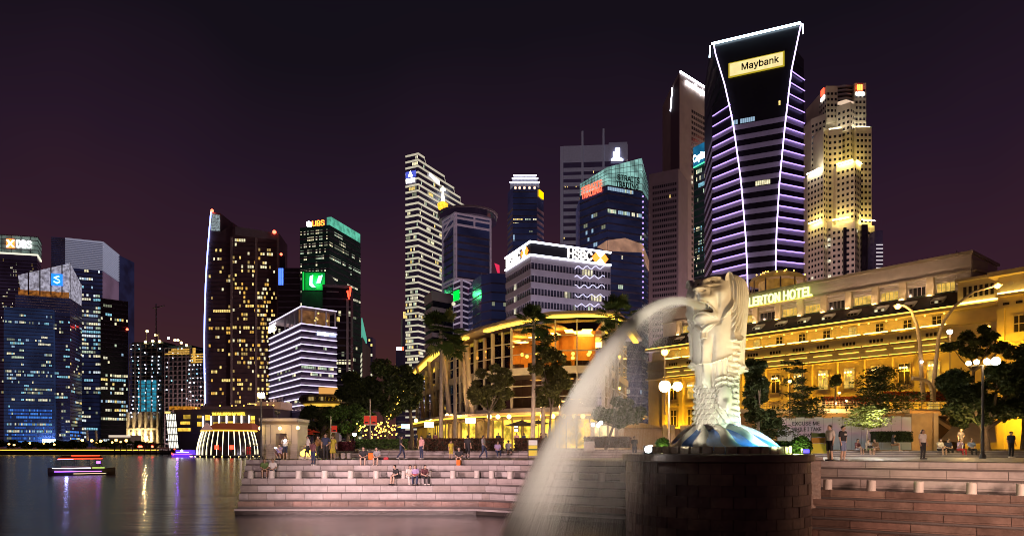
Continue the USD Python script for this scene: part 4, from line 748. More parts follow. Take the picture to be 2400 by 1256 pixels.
# lower shaft
lo, zl = chunk([(1893, 523), (1930, 509), (1938, 514), (1950, 511)], 530); lo2, _ = chunk([(1950, 511), (2004, 502), (2014, 509), (2050, 512)], 528)
fa, z3 = chunk([(1892, 526), (1930, 512)], 412, 532); flood(Face(lo[0].A, lo[0].B), zl, LEDGE, .25, .98)
fb, z2b = chunk([(1930, 515), (1940, 519), (1974, 516)], 304, 532, refY=519)
fc, z3c = chunk([(1960, 513.5), (2003, 504), (2018, 512)], 382, 531, refY=508); flood(Face(lo2[0].A, lo2[0].B), zl - .3, LEDGE, .05, .72, 1.2)
fd, z2d = chunk([(2006, 517), (2043, 517)], 298, 530); flood(Face(lo2[2].A, lo2[2].B), zl - .5, LEDGE, .1, .95, 1.)
fe, z1e = chunk([(1901, 534), (1936, 524)], 280, 420); flood(Face(fa[0].A, fa[0].B), z3, LEDW, .1, .95, 1.5)
fg, z1g = chunk([(1962, 525), (1993, 518), (2006, 524)], 250, 384); flood(Face(fc[0].A, fc[0].B), z3c, LEDGE, .1, .95, 1.5)
flood(fb[1], z2b, LEDW, .1, .9, -1.2); flood(fd[0], z2d, LEDW, .1, .9, -1.2); flood(fc[1], z3c, LEDGE, .2, .9, .5)
fh, zh = chunk([(1920, 540), (1937, 527), (1963, 527)], 202, 306, refY=527); fi, zi = chunk([(2003, 526), (2030, 526)], 195, 302)
obj('crown_recess', MB().prism([PY(1963, 530), PY(2003, 530), PY(2003, 545), PY(1963, 545)], ZV(262, 527), ZV(200, 527)), GL_DARK, t)
for k in range(5): obj('crown_ring', MB().prism([PY(1963, 528.5 - .2), PY(1983, 526.5), PY(2003, 528.3), PY(2003, 531), PY(1963, 531)], ZV(240 - 9.5 * k, 527), ZV(240 - 9.5 * k, 527) + .9), SPAN_GREY, t)
obj('crown_canopy', MB().prism([PY(1963, 528), PY(1983, 524), PY(2003, 528), PY(2003, 533), PY(1963, 533)], ZV(242, 527), ZV(238, 527)), E('canopy_peach', (1., .72, .5), .8), t)
q = obj('emblem', MB().box(*at(2009, 0, 525)[:1], *at(2022, 0, 525)[:1], 524.6, 525.4, ZV(214, 525), ZV(199, 525)), SIGN_R, t); mb = MB()
for j in range(3):
    x = at(2011 + 4.4 * j, 0, 524)[0]; mb.box(x - .35, x + .35, 524., 524.5, ZV(213, 525), ZV(200, 525))
obj('emblem_stroke', mb, E('sign_amber_red', (1., .4, .05), 4.), q); fs_ = fi[0]; obj('lettering', MB().tm(fs_.text('UOB', fs_.su(2004.5), ZV(226, 526), 3.1, .4, .3, True, fs_.su(2025) - fs_.su(2004.5))), SIGN_W, t)
fl0 = fh[0]; obj('emblem', fl0.box(MB(), fl0.L * .35, fl0.L * .75, ZV(224, 533), ZV(210, 533), .3, .8), SIGN_R, t); obj('sign', fl0.box(MB(), fl0.L * .35, fl0.L * .8, ZV(236, 533), ZV(228, 533), .3, .8), SIGN_W, t)
for u0, u1, v0, v1 in ((1975, 1984, 535, 680), (2017, 2031, 528, 680)): obj('dark_recess', MB().box(at(u0, 0, 507)[0], at(u1, 0, 507)[0], 505.2, 507, ZV(v1, 507), ZV(v0, 507)), GL_DARK, t)
lit(t, lo[0], [(ZV(700, 515), ZV(560, 515))], 3, R_, W_OFF, 0) if False else None
for u, v in ((1946, 560), (1946, 572), (1946, 610), (1968, 656), (1947, 646)): obj('lit_window', MB().box(at(u, 0, 508)[0] - .9, at(u, 0, 508)[0] + .9, 509.5, 510.4, ZV(v, 508) - 1, ZV(v, 508) + 1), W_OFF[0], t)
t, fs, _ = tower('office_block', 'narrow block with short white bands right of the stepped stone tower', (PY(2052, 500), PY(2069, 500)), ZV(540, 500), back=12, body=GL_PURPLE, cat='building'); f = fs[0]
for k in range(9): obj('light_band', f.box(MB(), .4, f.L, ZV(575 + 9 * k, 500), ZV(573 + 9 * k, 500), .05, .4), M('band_white_dim', (.6, .6, .6), .6, emit=(.85, .82, .9), estr=.7), t)
# unseen lamps added at street level to light the tower walls
for x, y, p in ((-60, 260, 9000), (0, 330, 16000), (60, 300, 16000), (110, 300, 10000), (95, 420, 60000), (150, 420, 50000), (-250, 520, 24000), (-130, 420, 22000), (230, 450, 90000), (160, 455, 40000), (120, 235, 5000), (-20, 215, 2500)):
    lamp_light('added_city_light', (x, y, 12.), p, (1., .62, .62), 1.0)
for x, y, p in ((12, 192, 11000), (36, 204, 10000)): lamp_light('added_city_light', (x, y, 14.), p, (.84, .74, 1.), 1.0)
# ------------------------------------------------------------ nearer buildings
GOLD = (1., .50, .015); R3 = random.Random(5)
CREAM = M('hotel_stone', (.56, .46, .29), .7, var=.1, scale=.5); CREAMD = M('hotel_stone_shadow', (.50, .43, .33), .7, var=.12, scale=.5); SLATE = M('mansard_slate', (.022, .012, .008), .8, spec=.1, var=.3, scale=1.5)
STRIP = E('strip_gold', (1., .68, .16), 6.); STRIP2 = E('strip_gold_soft', (1., .60, .08), 2.6); LAMPW = E('lamp_warm', (1., .66, .20), 6.5); LAMPG = E('lamp_gold', (1., .56, .08), 5.)
WFRAME = M('window_frame_pale', (.5, .44, .32), .6); WDARK = M('window_pane_dark', (.03, .025, .02), .15, spec=.6); WLIT = E('hotel_window_lit', (1., .62, .12), .9, .5, 1.2)
O_, d_ = np.array([47.4, 135.]), np.array([.6308, -.7759]); HF = Face(O_ - 26 * d_, O_ + 41.3 * d_); S0 = 26.
ht = thing('grand_hotel', 'long cream stone hotel washed in gold light with dark mansard roof', 'hotel', (*HF.p(36, 0)[:2], ZT))
L = HF.L; hb = lambda n, a0, a1, z0, z1, o0, o1, m=CREAM: obj(n, HF.box(MB(), a0, a1, z0, z1, o0, o1), m, ht)
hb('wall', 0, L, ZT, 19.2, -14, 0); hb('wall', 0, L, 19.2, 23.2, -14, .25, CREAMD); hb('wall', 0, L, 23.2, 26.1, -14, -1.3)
hb('attic_wall', 0, L - 5.2, 26.2, 35.4, -18, -5.2, M('attic_stone', (.62, .55, .50), .7, var=.08, scale=.4)); hb('attic_coping', 0, L - 4.9, 35.41, 35.9, -18.3, -4.9, CREAMD); hb('attic_ledge', 0, L - 5.1, 32.55, 32.85, -5.19, -4.7, CREAMD)
mb = MB(); P = lambda a: [HF.p(a, 26.15, .9), HF.p(a, 26.15, -5.1), HF.p(a, 29.4, -5.1), HF.p(a, 29.4, -4.3)]
mb.add(P(0) + P(L - 5.45), q=[[0, 3, 7, 4], [0, 4, 5, 1], [3, 2, 6, 7], [4, 7, 6, 5], [0, 1, 2, 3]]); roof = obj('mansard_roof', mb, SLATE, ht)
hb('cornice', -.3, L, 25.62, 26.12, -1.2, 1.05); hb('sill_course', 0, L, 23.21, 23.5, -1.2, .75); hb('entablature', 0, L, 21.1, 21.45, .26, .8); hb('entablature', 0, L, 19.2, 19.55, .26, 1.1)
hb('gold_strip', 0, L, 26.13, 26.3, .95, 1.1, STRIP2)
cutu = [1560, 1600, 1642, 1690, 1740, 1793, 1845.6, 1901, 1960, 2023, 2088, 2154, 2225]; cs_ = [HF.su(u) for u in cutu]
for i, (a, b) in enumerate(zip(cs_[:-1], cs_[1:])):
    w = b - a; m_ = (a + b) / 2
    hb('light_strip', a + .35, b - .35, 23.52, 23.72, .3, .62, STRIP)
    hb('light_strip', a + .15, b - .15, 21.46, 21.56, .5, .75, STRIP2); hb('light_strip', a + .6, b - .6, 20.62, 20.7, .3, .4, STRIP2); hb('light_strip', a + .1, b - .1, 19.56, 19.66, .85, 1.05, STRIP2)
    # upper windows with sash bars, small vents, giant order bays
    q = obj('window', HF.box(MB(), m_ - .65, m_ + .65, 23.75, 25.35, -1.29, -1.2), WDARK if i % 4 else WLIT, ht); fm = MB()
    for aa in (-.72, -.04, .64): HF.box(fm, m_ + aa, m_ + aa + .08, 23.7, 25.4, -1.19, -1.1)
    HF.box(fm, m_ - .72, m_ + .72, 25.41, 25.5, -1.19, -1.1); HF.box(fm, m_ - .64, m_ + .64, 24.75, 24.82, -1.19, -1.12); obj('sash_frame', fm, WFRAME, q)
    for k in (-.32, .32): obj('downlight', MB().ball(HF.p(m_ + w * k, 25.5, -.2), .13, 1), LAMPG, ht)
    for k in (-.9, -.3, .3, .9): hb('vent', m_ + k - .2, m_ + k + .2, 22.0, 22.55, .26, .32, WDARK)
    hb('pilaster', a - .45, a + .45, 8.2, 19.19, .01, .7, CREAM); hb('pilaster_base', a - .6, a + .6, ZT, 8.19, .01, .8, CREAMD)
    for z0, z1, ww in ((14.6, 18., .85), (8.6, 12.2, .8), (4.2, 7.4, .7)):
        q = obj('window', HF.box(MB(), m_ - ww, m_ + ww, z0, z1, .02, .1), WLIT if R3.random() < .4 else WDARK, ht); fm = MB()
        for aa in (-ww - .12, -.05, ww): HF.box(fm, m_ + aa, m_ + aa + .12, z0 - .1, z1 + .1, .11, .22)
        for zz in (z0 - .12, z0 + (z1 - z0) * .62, z1): HF.box(fm, m_ - ww, m_ + ww, zz, zz + .1, .11, .2)
        obj('sash_frame', fm, WFRAME, q)
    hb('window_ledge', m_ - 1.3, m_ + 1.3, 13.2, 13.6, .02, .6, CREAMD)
    for k in (-.45, .05, .5): obj('wall_lamp', MB().ball(HF.p(m_ + k, 17.3, .65), .17, 1), LAMPW, ht)
    lamp_light('bay_uplight', tuple(HF.p(m_, 7.5, 2.2)), 560, GOLD, .25); lamp_light('bay_lamp', tuple(HF.p(m_, 17., 1.1)), 90, GOLD, .12)
    lamp_light('ledge_uplight', tuple(HF.p(m_, 24.0, 1.0)), 45, GOLD, .2)
    # attic: pier, window row, roof light
    if b < L - 5:
        hb('attic_pier', a - .55, a + .55, 29.41, 32.54, -5.19, -4.55, CREAM); obj('pier_lamp', HF.box(MB(), a - .3, a + .3, 29.45, 29.6, -4.4, -4.1), LAMPW, ht)
        on = i % 3 != 1
        for k in range(4): a0 = a + .85 + (w - 1.7) * k / 4; q = obj('attic_window', HF.box(MB(), a0 + .06, a0 + (w - 1.7) / 4 - .06, 29.9, 31.3, -5.19, -5.1), WLIT if on else WDARK, ht)
        hb('attic_lintel', a + .7, b - .7, 31.4, 31.6, -5.19, -4.9, CREAMD); hb('attic_lintel', a + .6, b - .6, 31.95, 32.1, -5.19, -4.95, CREAMD); hb('flower_box', a + .8, b - .8, 29.42, 29.75, -4.9, -4.45, M('box_hedge_dark', (.03, .04, .015), .8))
        lamp_light('attic_fill', tuple(HF.p(a, 30.6, -2.2)), 60, (1., .66, .42), .1)  # added light in place of general city glow on the attic
        rl = MB(); t0, t1 = .38, .68; q0 = lambda a_, t_, up: HF.p(a_, 26.15 + 3.25 * t_ + up, .9 - 5.2 * t_)
        rl.hexa([q0(m_ - .95, t0, .02), q0(m_ + .95, t0, .02), q0(m_ + .95, t1, .02), q0(m_ - .95, t1, .02), q0(m_ - .95, t0, .5), q0(m_ + .95, t0, .5), q0(m_ + .95, t1, .3), q0(m_ - .95, t1, .3)]); obj('roof_light', rl, M('roof_light_frame', (.35, .32, .27), .5), roof)
        for k in range(3): obj('roof_pane', HF.box(MB(), m_ - .8 + .56 * k, m_ - .8 + .56 * k + .44, 26.15 + 3.25 * t0 + .08, 26.15 + 3.25 * t0 + .42, .9 - 5.2 * t0 - .05, .9 - 5.2 * t0 + .04), W_YEL[2] if R3.random() < .3 else WDARK, roof)
fo = HF.off(-4.4); ea, sa = fo.su(1903), fo.su(1903 - 184); obj('lettering', MB().tm(HF.text('FULLERTON HOTEL', sa, 33.05, 1.75, -4.6, .35, True, ea - sa)), E('letter_green_white', (1., 1., .45), 1.7), ht)
obj('letter_halo', MB().tm(HF.text('FULLERTON HOTEL', sa - .12, 32.92, 1.95, -4.72, .05, True, ea - sa + .24)), E('halo_lime', (.42, .62, .0), .9), ht)
obj('letter_rail', HF.box(MB(), sa, ea, 32.9, 32.98, -4.6, -4.4), STRIP2, ht)
lamp_light('letter_glow', tuple(HF.p(HF.su(1850), 33.5, -2.5)), 30, (.7, 1., .12), .3)
# stepped roof blocks at the right end of the attic, aerials
fe = Face(HF.p(L - 5.1, 0, -5.6)[:2], HF.p(L - 5.1, 0, -5.6)[:2] + np.array([7.2, 4.])); obj('attic_block', fe.box(MB(), .05, 4.5, 29.42, 34.6, -8, 0), CREAMD, ht); obj('attic_block', fe.box(MB(), 4.55, 9, 29.42, 33., -8, -.3), CREAMD, ht)
for zz in (31, 32.6): obj('block_ledge', fe.box(MB(), .05, 4.6, zz, zz + .3, .01, .5), CREAM, ht)
for u, v, k in ((2242, 588, 34), (2247, 598, 34), (2232, 607, 35)): obj('aerial', MB().tube([at(u, 622, 118), at(u, v, 118)], .14, 5), STN_WHITE, ht)
# glazed link and right wing
hb('link_wall', L - 5.4, L + .5, 26.2, 29.9, -9, .3); hb('link_cornice', L - 5.6, L + .5, 29.91, 30.3, -9, .8); hb('link_strip', L - 5.2, L, 26.4, 26.6, .5, .9, STRIP)
for k in range(6): hb('link_window', L - 4.6 + .72 * k, L - 4.6 + .72 * k + .42, 27.3, 29., .31, .4, WDARK)
W2 = HF.off(2.6); wb = lambda n, a0, a1, z0, z1, o0, o1, m=CREAM: obj(n, W2.box(MB(), a0, a1, z0, z1, o0, o1), m, ht); a0, a1 = L + .6, L + 16
wb('wing_wall', a0, a1, ZT, 26.6, -16, 0); wb('wing_frieze', a0, a1, 26.61, 29.2, -16, -.2, CREAM); wb('wing_cornice', a0 - 1., a1, 29.21, 29.9, -16, 1.3); wb('wing_course', a0 - .2, a1, 26.2, 26.6, .01, .5); wb('wing_strip', a0, a1, 26.62, 26.85, .15, .5, STRIP)
for k in range(7): cxx = a0 + 1.5 + 1.5 * k; mb = MB(); W2.poly(mb, [(cxx + .38 * math.cos(t), 28.1 + .38 * math.sin(t)) for t in np.arange(8) * math.pi / 4], -.19, -.1); obj('frieze_disc', mb, CREAMD, ht)
for k in range(5): wb('wing_dentil', a0 + .6 + 1.6 * k, a0 + 1.4 + 1.6 * k, 25.0, 25.35, .01, .08, WDARK)
wb('wing_pilaster', a0, a0 + .9, ZT, 24.5, .01, .6); wb('balcony', a0 + .6, a1, 18.2, 18.5, .01, 1.2)
for k in range(4):
    c0 = a0 + 2.6 + 3.6 * k; wb('window', c0 - .6, c0 + .6, 20.8, 23.2, .02, .1, WDARK); wb('window', c0 - .55, c0 + .55, 11.2, 14., .02, .1, WDARK); fm = MB()
    for zz in ((20.75, 23.2, 22), (11.15, 14., 12.8)):
        for q_ in (zz[0], zz[2], zz[1]): W2.box(fm, c0 - .7, c0 + .7, q_, q_ + .1, .11, .2)
        for aa in (-.75, -.05, .65): W2.box(fm, c0 + aa, c0 + aa + .1, zz[0], zz[1], .21, .27)
    obj('sash_frame', fm, WFRAME, ht)
    cr = MB(); cr.bar(W2.p(c0 - 1.5, 18.6, 1.1), W2.p(c0 + 1.5, 19.6, 1.1), .12); cr.bar(W2.p(c0 - 1.5, 19.6, 1.1), W2.p(c0 + 1.5, 18.6, 1.1), .12); obj('balustrade', cr, CREAM, ht); obj('wall_lamp', MB().ball(W2.p(c0 - 1.7, 19.2, 1.3), .22, 1), LAMPW, ht)
    lamp_light('wing_lamp', tuple(W2.p(c0 - 1.7, 19.4, 2.2)), 160, GOLD, .2); lamp_light('wing_uplight', tuple(W2.p(c0, 8., 3.)), 380, GOLD, .25)
# roof cafe seen above the hotel's left part
Y = 160.; cp = at(1822, 700, Y); cf = thing('roof_cafe', 'round rooftop cafe hung with fairy lights behind the hotel lettering', 'cafe', (cp[0], cp[1], 30.)); zt, zb = ZV(652, Y), ZV(702, Y); r = 6.2
pr = [(r, zb - 12), (r, zb - .2), (0, zb - .2)]; obj('drum', MB().lathe(pr, (cp[0], cp[1], 0), 12), CREAMD, cf); obj('glow_wall', MB().lathe([(r - 2, zb), (r - 2, zt - 1)], (cp[0], cp[1], 0), 12), M('cafe_glow', (.4, .25, .1), .6, emit=(1., .5, .08), estr=.32, evar=.7, escale=.6), cf)
for k in range(12): a = 2 * math.pi * (k + .5) / 12; obj('post', MB().bar((cp[0] + r * math.cos(a), cp[1] + r * math.sin(a), zb - .2), (cp[0] + r * math.cos(a), cp[1] + r * math.sin(a), zt - 1), .3), CREAMD, cf)
obj('canopy', MB().lathe([(r + .3, zt - 1.), (r - .3, zt), (2, zt + 1.4), (0, zt + 1.5)], (cp[0], cp[1], 0), 12), M('canopy_warm', (.4, .3, .2), .7, emit=(1., .5, .1), estr=.12), cf); fl_ = MB()
for k in range(26): a = R3.uniform(0, 6.28); q = R3.uniform(.3, 1) * r; fl_.ball((cp[0] + q * math.cos(a), cp[1] + q * math.sin(a), zt + 1.6 - 1.6 * (q / r) ** 2 + .1), .16, 1)
obj('fairy_lights', fl_, LAMPG, cf)

# --- curved glass restaurant building
pts = [PY(978, 132), PY(1000, 120), PY(1024, 110), PY(1050, 102), PY(1080, 96.5), PY(1115, 92.5), PY(1155, 89.5), PY(1200, 87.3), PY(1250, 85.7), PY(1302, 84.5), PY(1352, 84), PY(1412, 84), PY(1445, 93), PY(1470, 104)]
gb = thing('glass_restaurant', 'curved glass restaurant building glowing orange upstairs, with yellow shops at ground level', 'building', (*PY(1200, 88), ZT))
fcs = [Face(a, b) for a, b in zip(pts[:-1], pts[1:])]; GLS = GLASS('clear_glass', (.88, .85, .82)); ALU = M('mullion_aluminium', (.5, .46, .44), .45); zr = 19.6; zf2, zb2, z1 = 14.2, 13.3, 8.6
rimf = offset_line(pts, 3.4); rimi = offset_line(pts, -2.2); poly_in = offset_line(pts, 7.)
cutl = lambda line: line
for i, f in enumerate(fcs):
    zz = lambda j: 17.6 + 2.6 * min(1, j / 9.) if j < 12 else 20.2
    a, b = pts[i], pts[i + 1]; ra, rb = rimi[i], rimi[i + 1]; ia, ib = rimf[i], rimf[i + 1]
    mb = MB(); mb.hexa([np.r_[ra, zz(i)], np.r_[rb, zz(i + 1)], np.r_[ib, zz(i + 1) + .1], np.r_[ia, zz(i) + .1], np.r_[ra, zz(i) + .35], np.r_[rb, zz(i + 1) + .35], np.r_[ib, zz(i + 1) + 1.2], np.r_[ia, zz(i) + 1.2]]); obj('roof_edge', mb, M('roof_edge_metal', (.42, .33, .28), .5), gb)
    fr = Face(ra, rb)
    if i != 5: obj('soffit_light', MB().hexa([fr.p(.1, zz(i) - .28, -.5), fr.p(fr.L - .1, zz(i + 1) - .28, -.5), fr.p(fr.L - .1, zz(i + 1) - .28, -1.2), fr.p(.1, zz(i) - .28, -1.2), fr.p(.1, zz(i) - .08, -.5), fr.p(fr.L - .1, zz(i + 1) - .08, -.5), fr.p(fr.L - .1, zz(i + 1) - .08, -1.2), fr.p(.1, zz(i) - .08, -1.2)]), E('soffit_gold', (1., .60, .06), 3.2), gb)
    n = 2 if f.L > 3.2 else 1
    obj('floor_edge', f.box(MB(), 0, f.L, zb2, zf2, -7, .18), M('balcony_white', (.55, .5, .5), .6), gb); obj('floor_edge', f.box(MB(), 0, f.L, z1 - .2, z1 + .5, -7, .25), ALU, gb)
    for k in range(n):
        s0, s1 = f.L * k / n, f.L * (k + 1) / n
        for q0, q1, bl in ((zf2, zz(i) - .3, 1), (z1 + .5, zb2, 0)):
            nn = 3
            for j in range(nn): h0 = q0 + (q1 - q0) * j / nn; obj('glass_pane', f.box(MB(), s0 + .06, s1 - .06, h0 + .06, h0 + (q1 - q0) / nn - .06, -.12, -.06), GLS, gb)
            for j in range(1, nn): h0 = q0 + (q1 - q0) * j / nn; obj('transom', f.box(MB(), s0 + .06, s1 - .06, h0 - .05, h0 + .05, -.14, .08), ALU, gb)
        obj('mullion', f.box(MB(), s0 - .07, s0 + .07, z1 + .5, zz(i) - .3, -.1, .3 if k == 0 else .15), ALU, gb)
    # rooms behind the glass
    fi = Face(poly_in[i], poly_in[i + 1]) if i < len(poly_in) - 1 else f.off(-7)
    hot = i >= 3
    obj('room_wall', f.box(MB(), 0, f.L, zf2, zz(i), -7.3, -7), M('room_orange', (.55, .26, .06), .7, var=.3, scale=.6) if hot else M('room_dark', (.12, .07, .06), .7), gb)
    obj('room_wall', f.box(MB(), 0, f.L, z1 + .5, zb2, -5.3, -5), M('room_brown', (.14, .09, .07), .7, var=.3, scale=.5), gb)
    if hot:
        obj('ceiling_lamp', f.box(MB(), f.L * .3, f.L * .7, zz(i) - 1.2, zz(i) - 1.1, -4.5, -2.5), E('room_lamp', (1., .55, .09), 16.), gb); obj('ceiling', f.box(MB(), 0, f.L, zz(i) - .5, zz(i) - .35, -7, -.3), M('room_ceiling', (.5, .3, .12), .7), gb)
        for q in range(2): p = f.p(f.L * R3.uniform(.1, .9), R3.uniform(15., 16.6), -R3.uniform(2, 5)); obj('pendant', MB().ball(p, .24, 1), LAMPG, gb)
        obj('furniture', f.box(MB(), f.L * .2, f.L * .6, zf2 + .01, zf2 + 1., -4, -3), M('furniture_dark', (.06, .03, .02), .7), gb)
    elif i in (1, 2, 3): obj('ceiling_lamp', f.box(MB(), f.L * .3, f.L * .7, 12.9, 13., -4, -3), E('room_lamp_low', (1., .5, .1), 1.2), gb)
    if i >= 4 and i % 2: obj('ceiling_lamp', f.box(MB(), f.L * .3, f.L * .7, 12.9, 13., -4, -3), E('room_lamp_low', (1., .5, .1), 1.2), gb)
# leaning pale struts on the left curve
for u0, u1, Y0 in ((985, 978, 118), (1012, 1004, 110), (1048, 1038, 99), (1090, 1081, 91.5), (1100, 1092, 90)):
    obj('strut', MB().tube([at(u0 + 8, 985, Y0), at(u1, 858 - (u0 - 985) * .45, Y0 - .5)], [.34, .28], 8), M('strut_pale', (.55, .45, .4), .6), gb)
for x, y, z_, p in ((PY(1020, 104)[0], 98, 7.5, 130), (PY(1080, 92)[0], 86, 7.5, 130), (PY(1208, 82)[0], 82, 9.5, 90), (PY(1380, 80)[0], 79, 10., 90)): lamp_light('facade_lamp', (x, y, z_), p, (1., .6, .3), .2)
# ground floor: canopy, shop fronts, lamps
zc = 8.35; can = offset_line(pts, -4.2)
for i, f in enumerate(fcs[:12]):
    mb = MB(); mb.prism([can[i], can[i + 1], pts[i + 1], pts[i]], zc - .3, zc); obj('canopy', mb, M('canopy_metal', (.35, .25, .18), .5), gb)
    mb = MB(); mb.prism([can[i] + (pts[i] - can[i]) * .1, can[i + 1] + (pts[i + 1] - can[i + 1]) * .1, can[i + 1] + (pts[i + 1] - can[i + 1]) * .3, can[i] + (pts[i] - can[i]) * .3], zc - .4, zc - .31); obj('canopy_light', mb, E('canopy_gold', (1., .55, .06), 2.2), gb)
    sh = E('shop_glow_yellow', (1., .66, .07), 2.2, .8, .8) if i not in (3, 5) else E('shop_glow_amber', (1., .5, .12), .8, .8, .6)
    n = max(2, round(f.L / 1.9))
    for k in range(n):
        s0, s1 = f.L * k / n, f.L * (k + 1) / n; m_ = sh if R3.random() < .8 else E('shop_glow_cream', (1., .85, .5), 1.6, .5, .7)
        obj('shop_window', f.box(MB(), s0 + .08, s1 - .08, ZT + .15, zc - .7, -.3, -.2), m_, gb); obj('shop_post', f.box(MB(), s0 - .08, s0 + .08, ZT, zc - .31, -.35, .05), M('shop_post', (.2, .14, .08), .6), gb)
    obj('shop_header', f.box(MB(), 0, f.L, zc - .7, zc - .31, -.35, -.02), M('shop_header', (.3, .2, .1), .6), gb)
for u, v in ((1147, 976), (1167, 976), (1193, 976), (1271, 975), (1296, 975), (1322, 975), (1346, 974), (1366, 975), (1048, 973), (1058, 975), (975, 985)): obj('lamp', MB().ball(at(u, v, 80 if u > 1100 else 92), .28, 1), LAMPW, gb)
for u in (1060, 1110, 1180, 1250, 1320): lamp_light('shop_lamp', tuple(at(u, 985, 79 if u > 1100 else 88)), 320, (1., .62, .14), .3)
for u0, u1, v0, v1, m_ in ((1092, 1114, 979, 991, LED_WHITE), (995, 1017, 989, 1001, E('sign_bright_warm', (1., .85, .6), 5.)), (941, 964, 994, 1003, E('sign_cyan_white', (.5, .9, 1.), 3.))):
    Yq = 82 if u0 > 1050 else (92 if u0 > 990 else 104); obj('light_box', MB().box(at(u0, 0, Yq)[0], at(u1, 0, Yq)[0], Yq - .3, Yq, ZV(v1, Yq), ZV(v0, Yq)), m_, gb)
for u, Yq in ((1205, 82.5), ): # board with two white marks
    q = obj('menu_board', MB().box(at(1204, 0, Yq)[0], at(1216, 0, Yq)[0], Yq - .2, Yq, ZV(1012, Yq), ZV(990, Yq)), BLACK, gb); obj('board_mark', MB().box(at(1206, 0, Yq)[0], at(1214, 0, Yq)[0], Yq - .3, Yq - .21, ZV(1001, Yq), ZV(995, Yq)), SIGN_W, q); obj('board_mark', MB().box(at(1206, 0, Yq)[0], at(1214, 0, Yq)[0], Yq - .3, Yq - .21, ZV(1010, Yq), ZV(1005, Yq)), SIGN_W, q)
def parasol(label, u, v, Y, wpx, m, h=3.1):
    c = at(u, v, Y); r = wpx / 2 * Y / F; t = thing('parasol', label, 'parasol', (c[0], c[1], c[2] - h))
    obj('canopy', MB().lathe([(r, c[2] - r * .32), (r * .98, c[2] - r * .28), (.08, c[2]), (0, c[2] + .1)], (c[0], c[1], 0), 8), m, t); obj('pole', MB().tube([(c[0], c[1], c[2] - h), (c[0], c[1], c[2])], .04, 6), DARKM, t); return t
parasol('wide dark parasol in front of the yellow shops, left of the tall palm trunk', 1222, 985, 76, 78, M('parasol_dark', (.07, .05, .04), .8)); parasol('wide dark parasol right of the tall palm trunk', 1262, 984, 77, 56, M('parasol_dark', (.07, .05, .04), .8))
for i, (u, v, w) in enumerate(((714, 1002, 34), (735, 1008, 30), (728, 1014, 22))): parasol('red parasol beside the pale kiosk, ' + ('the left one', 'the right one', 'the low one in front')[i], u, v, 66 + i, w, M('parasol_red', (.6, .06, .03), .8, emit=(1., .08, .03), estr=.12), 2.6)
# shop lit behind the spray, right of the restaurant
sk = thing('kiosk_shop', 'small cream lit shop glimpsed behind the falling water', 'shop', at(1425, 1030, 74))
obj('wall', MB().box(at(1384, 0, 74)[0], at(1462, 0, 74)[0], 74, 80, ZT, ZV(988, 74)), M('kiosk_cream', (.5, .42, .3), .7), sk)
for u0, u1 in ((1394, 1404), (1406, 1422), (1428, 1441)): obj('lit_window', MB().box(at(u0, 0, 73.9)[0], at(u1, 0, 73.9)[0], 73.85, 73.98, ZV(1024, 74), ZV(997, 74)), E('kiosk_glow', (1., .8, .42), 1.6, .5, 1.5), sk)
for u, v in ((1390, 995), (1408, 990), (1402, 996), (1478, 986), (1488, 978), (1470, 986)): obj('lamp', MB().ball(at(u, v, 73), .2, 1), E('lamp_cold', (.9, .92, 1.), 14.), sk)
hs = thing('low_house', 'low tan roofed house behind the bright double lamp', 'house', at(1500, 1030, 82)); obj('wall', MB().box(at(1452, 0, 82)[0], at(1625, 0, 82)[0], 82, 90, ZT, ZV(1003, 82)), M('house_tan', (.42, .3, .2), .7), hs)
mb = MB(); x0, x1 = at(1448, 0, 82)[0], at(1556, 0, 82)[0]; z0, z1_ = ZV(1003, 82) + .02, ZV(988, 82); mb.hexa([(x0, 81, z0), (x1, 81, z0), (x1, 91, z0), (x0, 91, z0), (x0 + 2, 85, z1_), (x1 - 2, 85, z1_), (x1 - 2, 87, z1_), (x0 + 2, 87, z1_)]); obj('roof', mb, M('roof_tan', (.36, .26, .17), .7), hs)
for u in (1558, 1576, 1600, 1612): obj('pillar', MB().box(at(u, 0, 81.5)[0] - .25, at(u, 0, 81.5)[0] + .25, 81.2, 81.9, ZT, ZV(996, 82)), CREAM, hs)
lamp_light('house_lamp', tuple(at(1530, 990, 74)), 120, (1., .62, .35), .2)

# --- far shore: quay, lamps, low buildings
q = thing('quay', None, None, (-250, 374, 0)); cdata(stage.GetPrimAtPath(q), kind='structure'); FQ = Face(PY(-180, 375), PY(372, 375))
obj('quay_wall', FQ.box(MB(), 0, FQ.L, -1, 2.29, -1, .3), M('quay_stone', (.2, .17, .14), .8), q); obj('light_line', FQ.box(MB(), 0, FQ.L, 2.3, 2.75, -.2, .25), E('quay_gold', (1., .62, .06), 1.7), q)
mb = MB()
for k in range(70): a = FQ.L * k / 69; mb.bar(FQ.p(a, 2.3, -.6), FQ.p(a, 3.4, -.6), .12)
mb.bar(FQ.p(0, 3.4, -.6), FQ.p(FQ.L, 3.4, -.6), .14); obj('railing', mb, DARKM, q)
ORD = ['first', 'second', 'third', 'fourth', 'fifth', 'sixth', 'seventh', 'eighth', 'ninth', 'tenth', 'eleventh', 'twelfth', 'thirteenth', 'fourteenth', 'fifteenth']
FLAMP = E('far_lamp_amber', (1., .56, .14), 6.)
fl0 = None
fp_ = [(21, 1040, 0), (33, 1042, 0), (70, 1038, 0), (103, 1039, 0), (127, 1041, 0), (193, 1031, 1), (215, 1032, 1), (227, 1037, 1), (236, 1033, 1), (263, 1036, 1), (272, 1031, 1), (283, 1035, 1), (296, 1032, 1), (345, 1030, 1), (355, 1032, 1)]
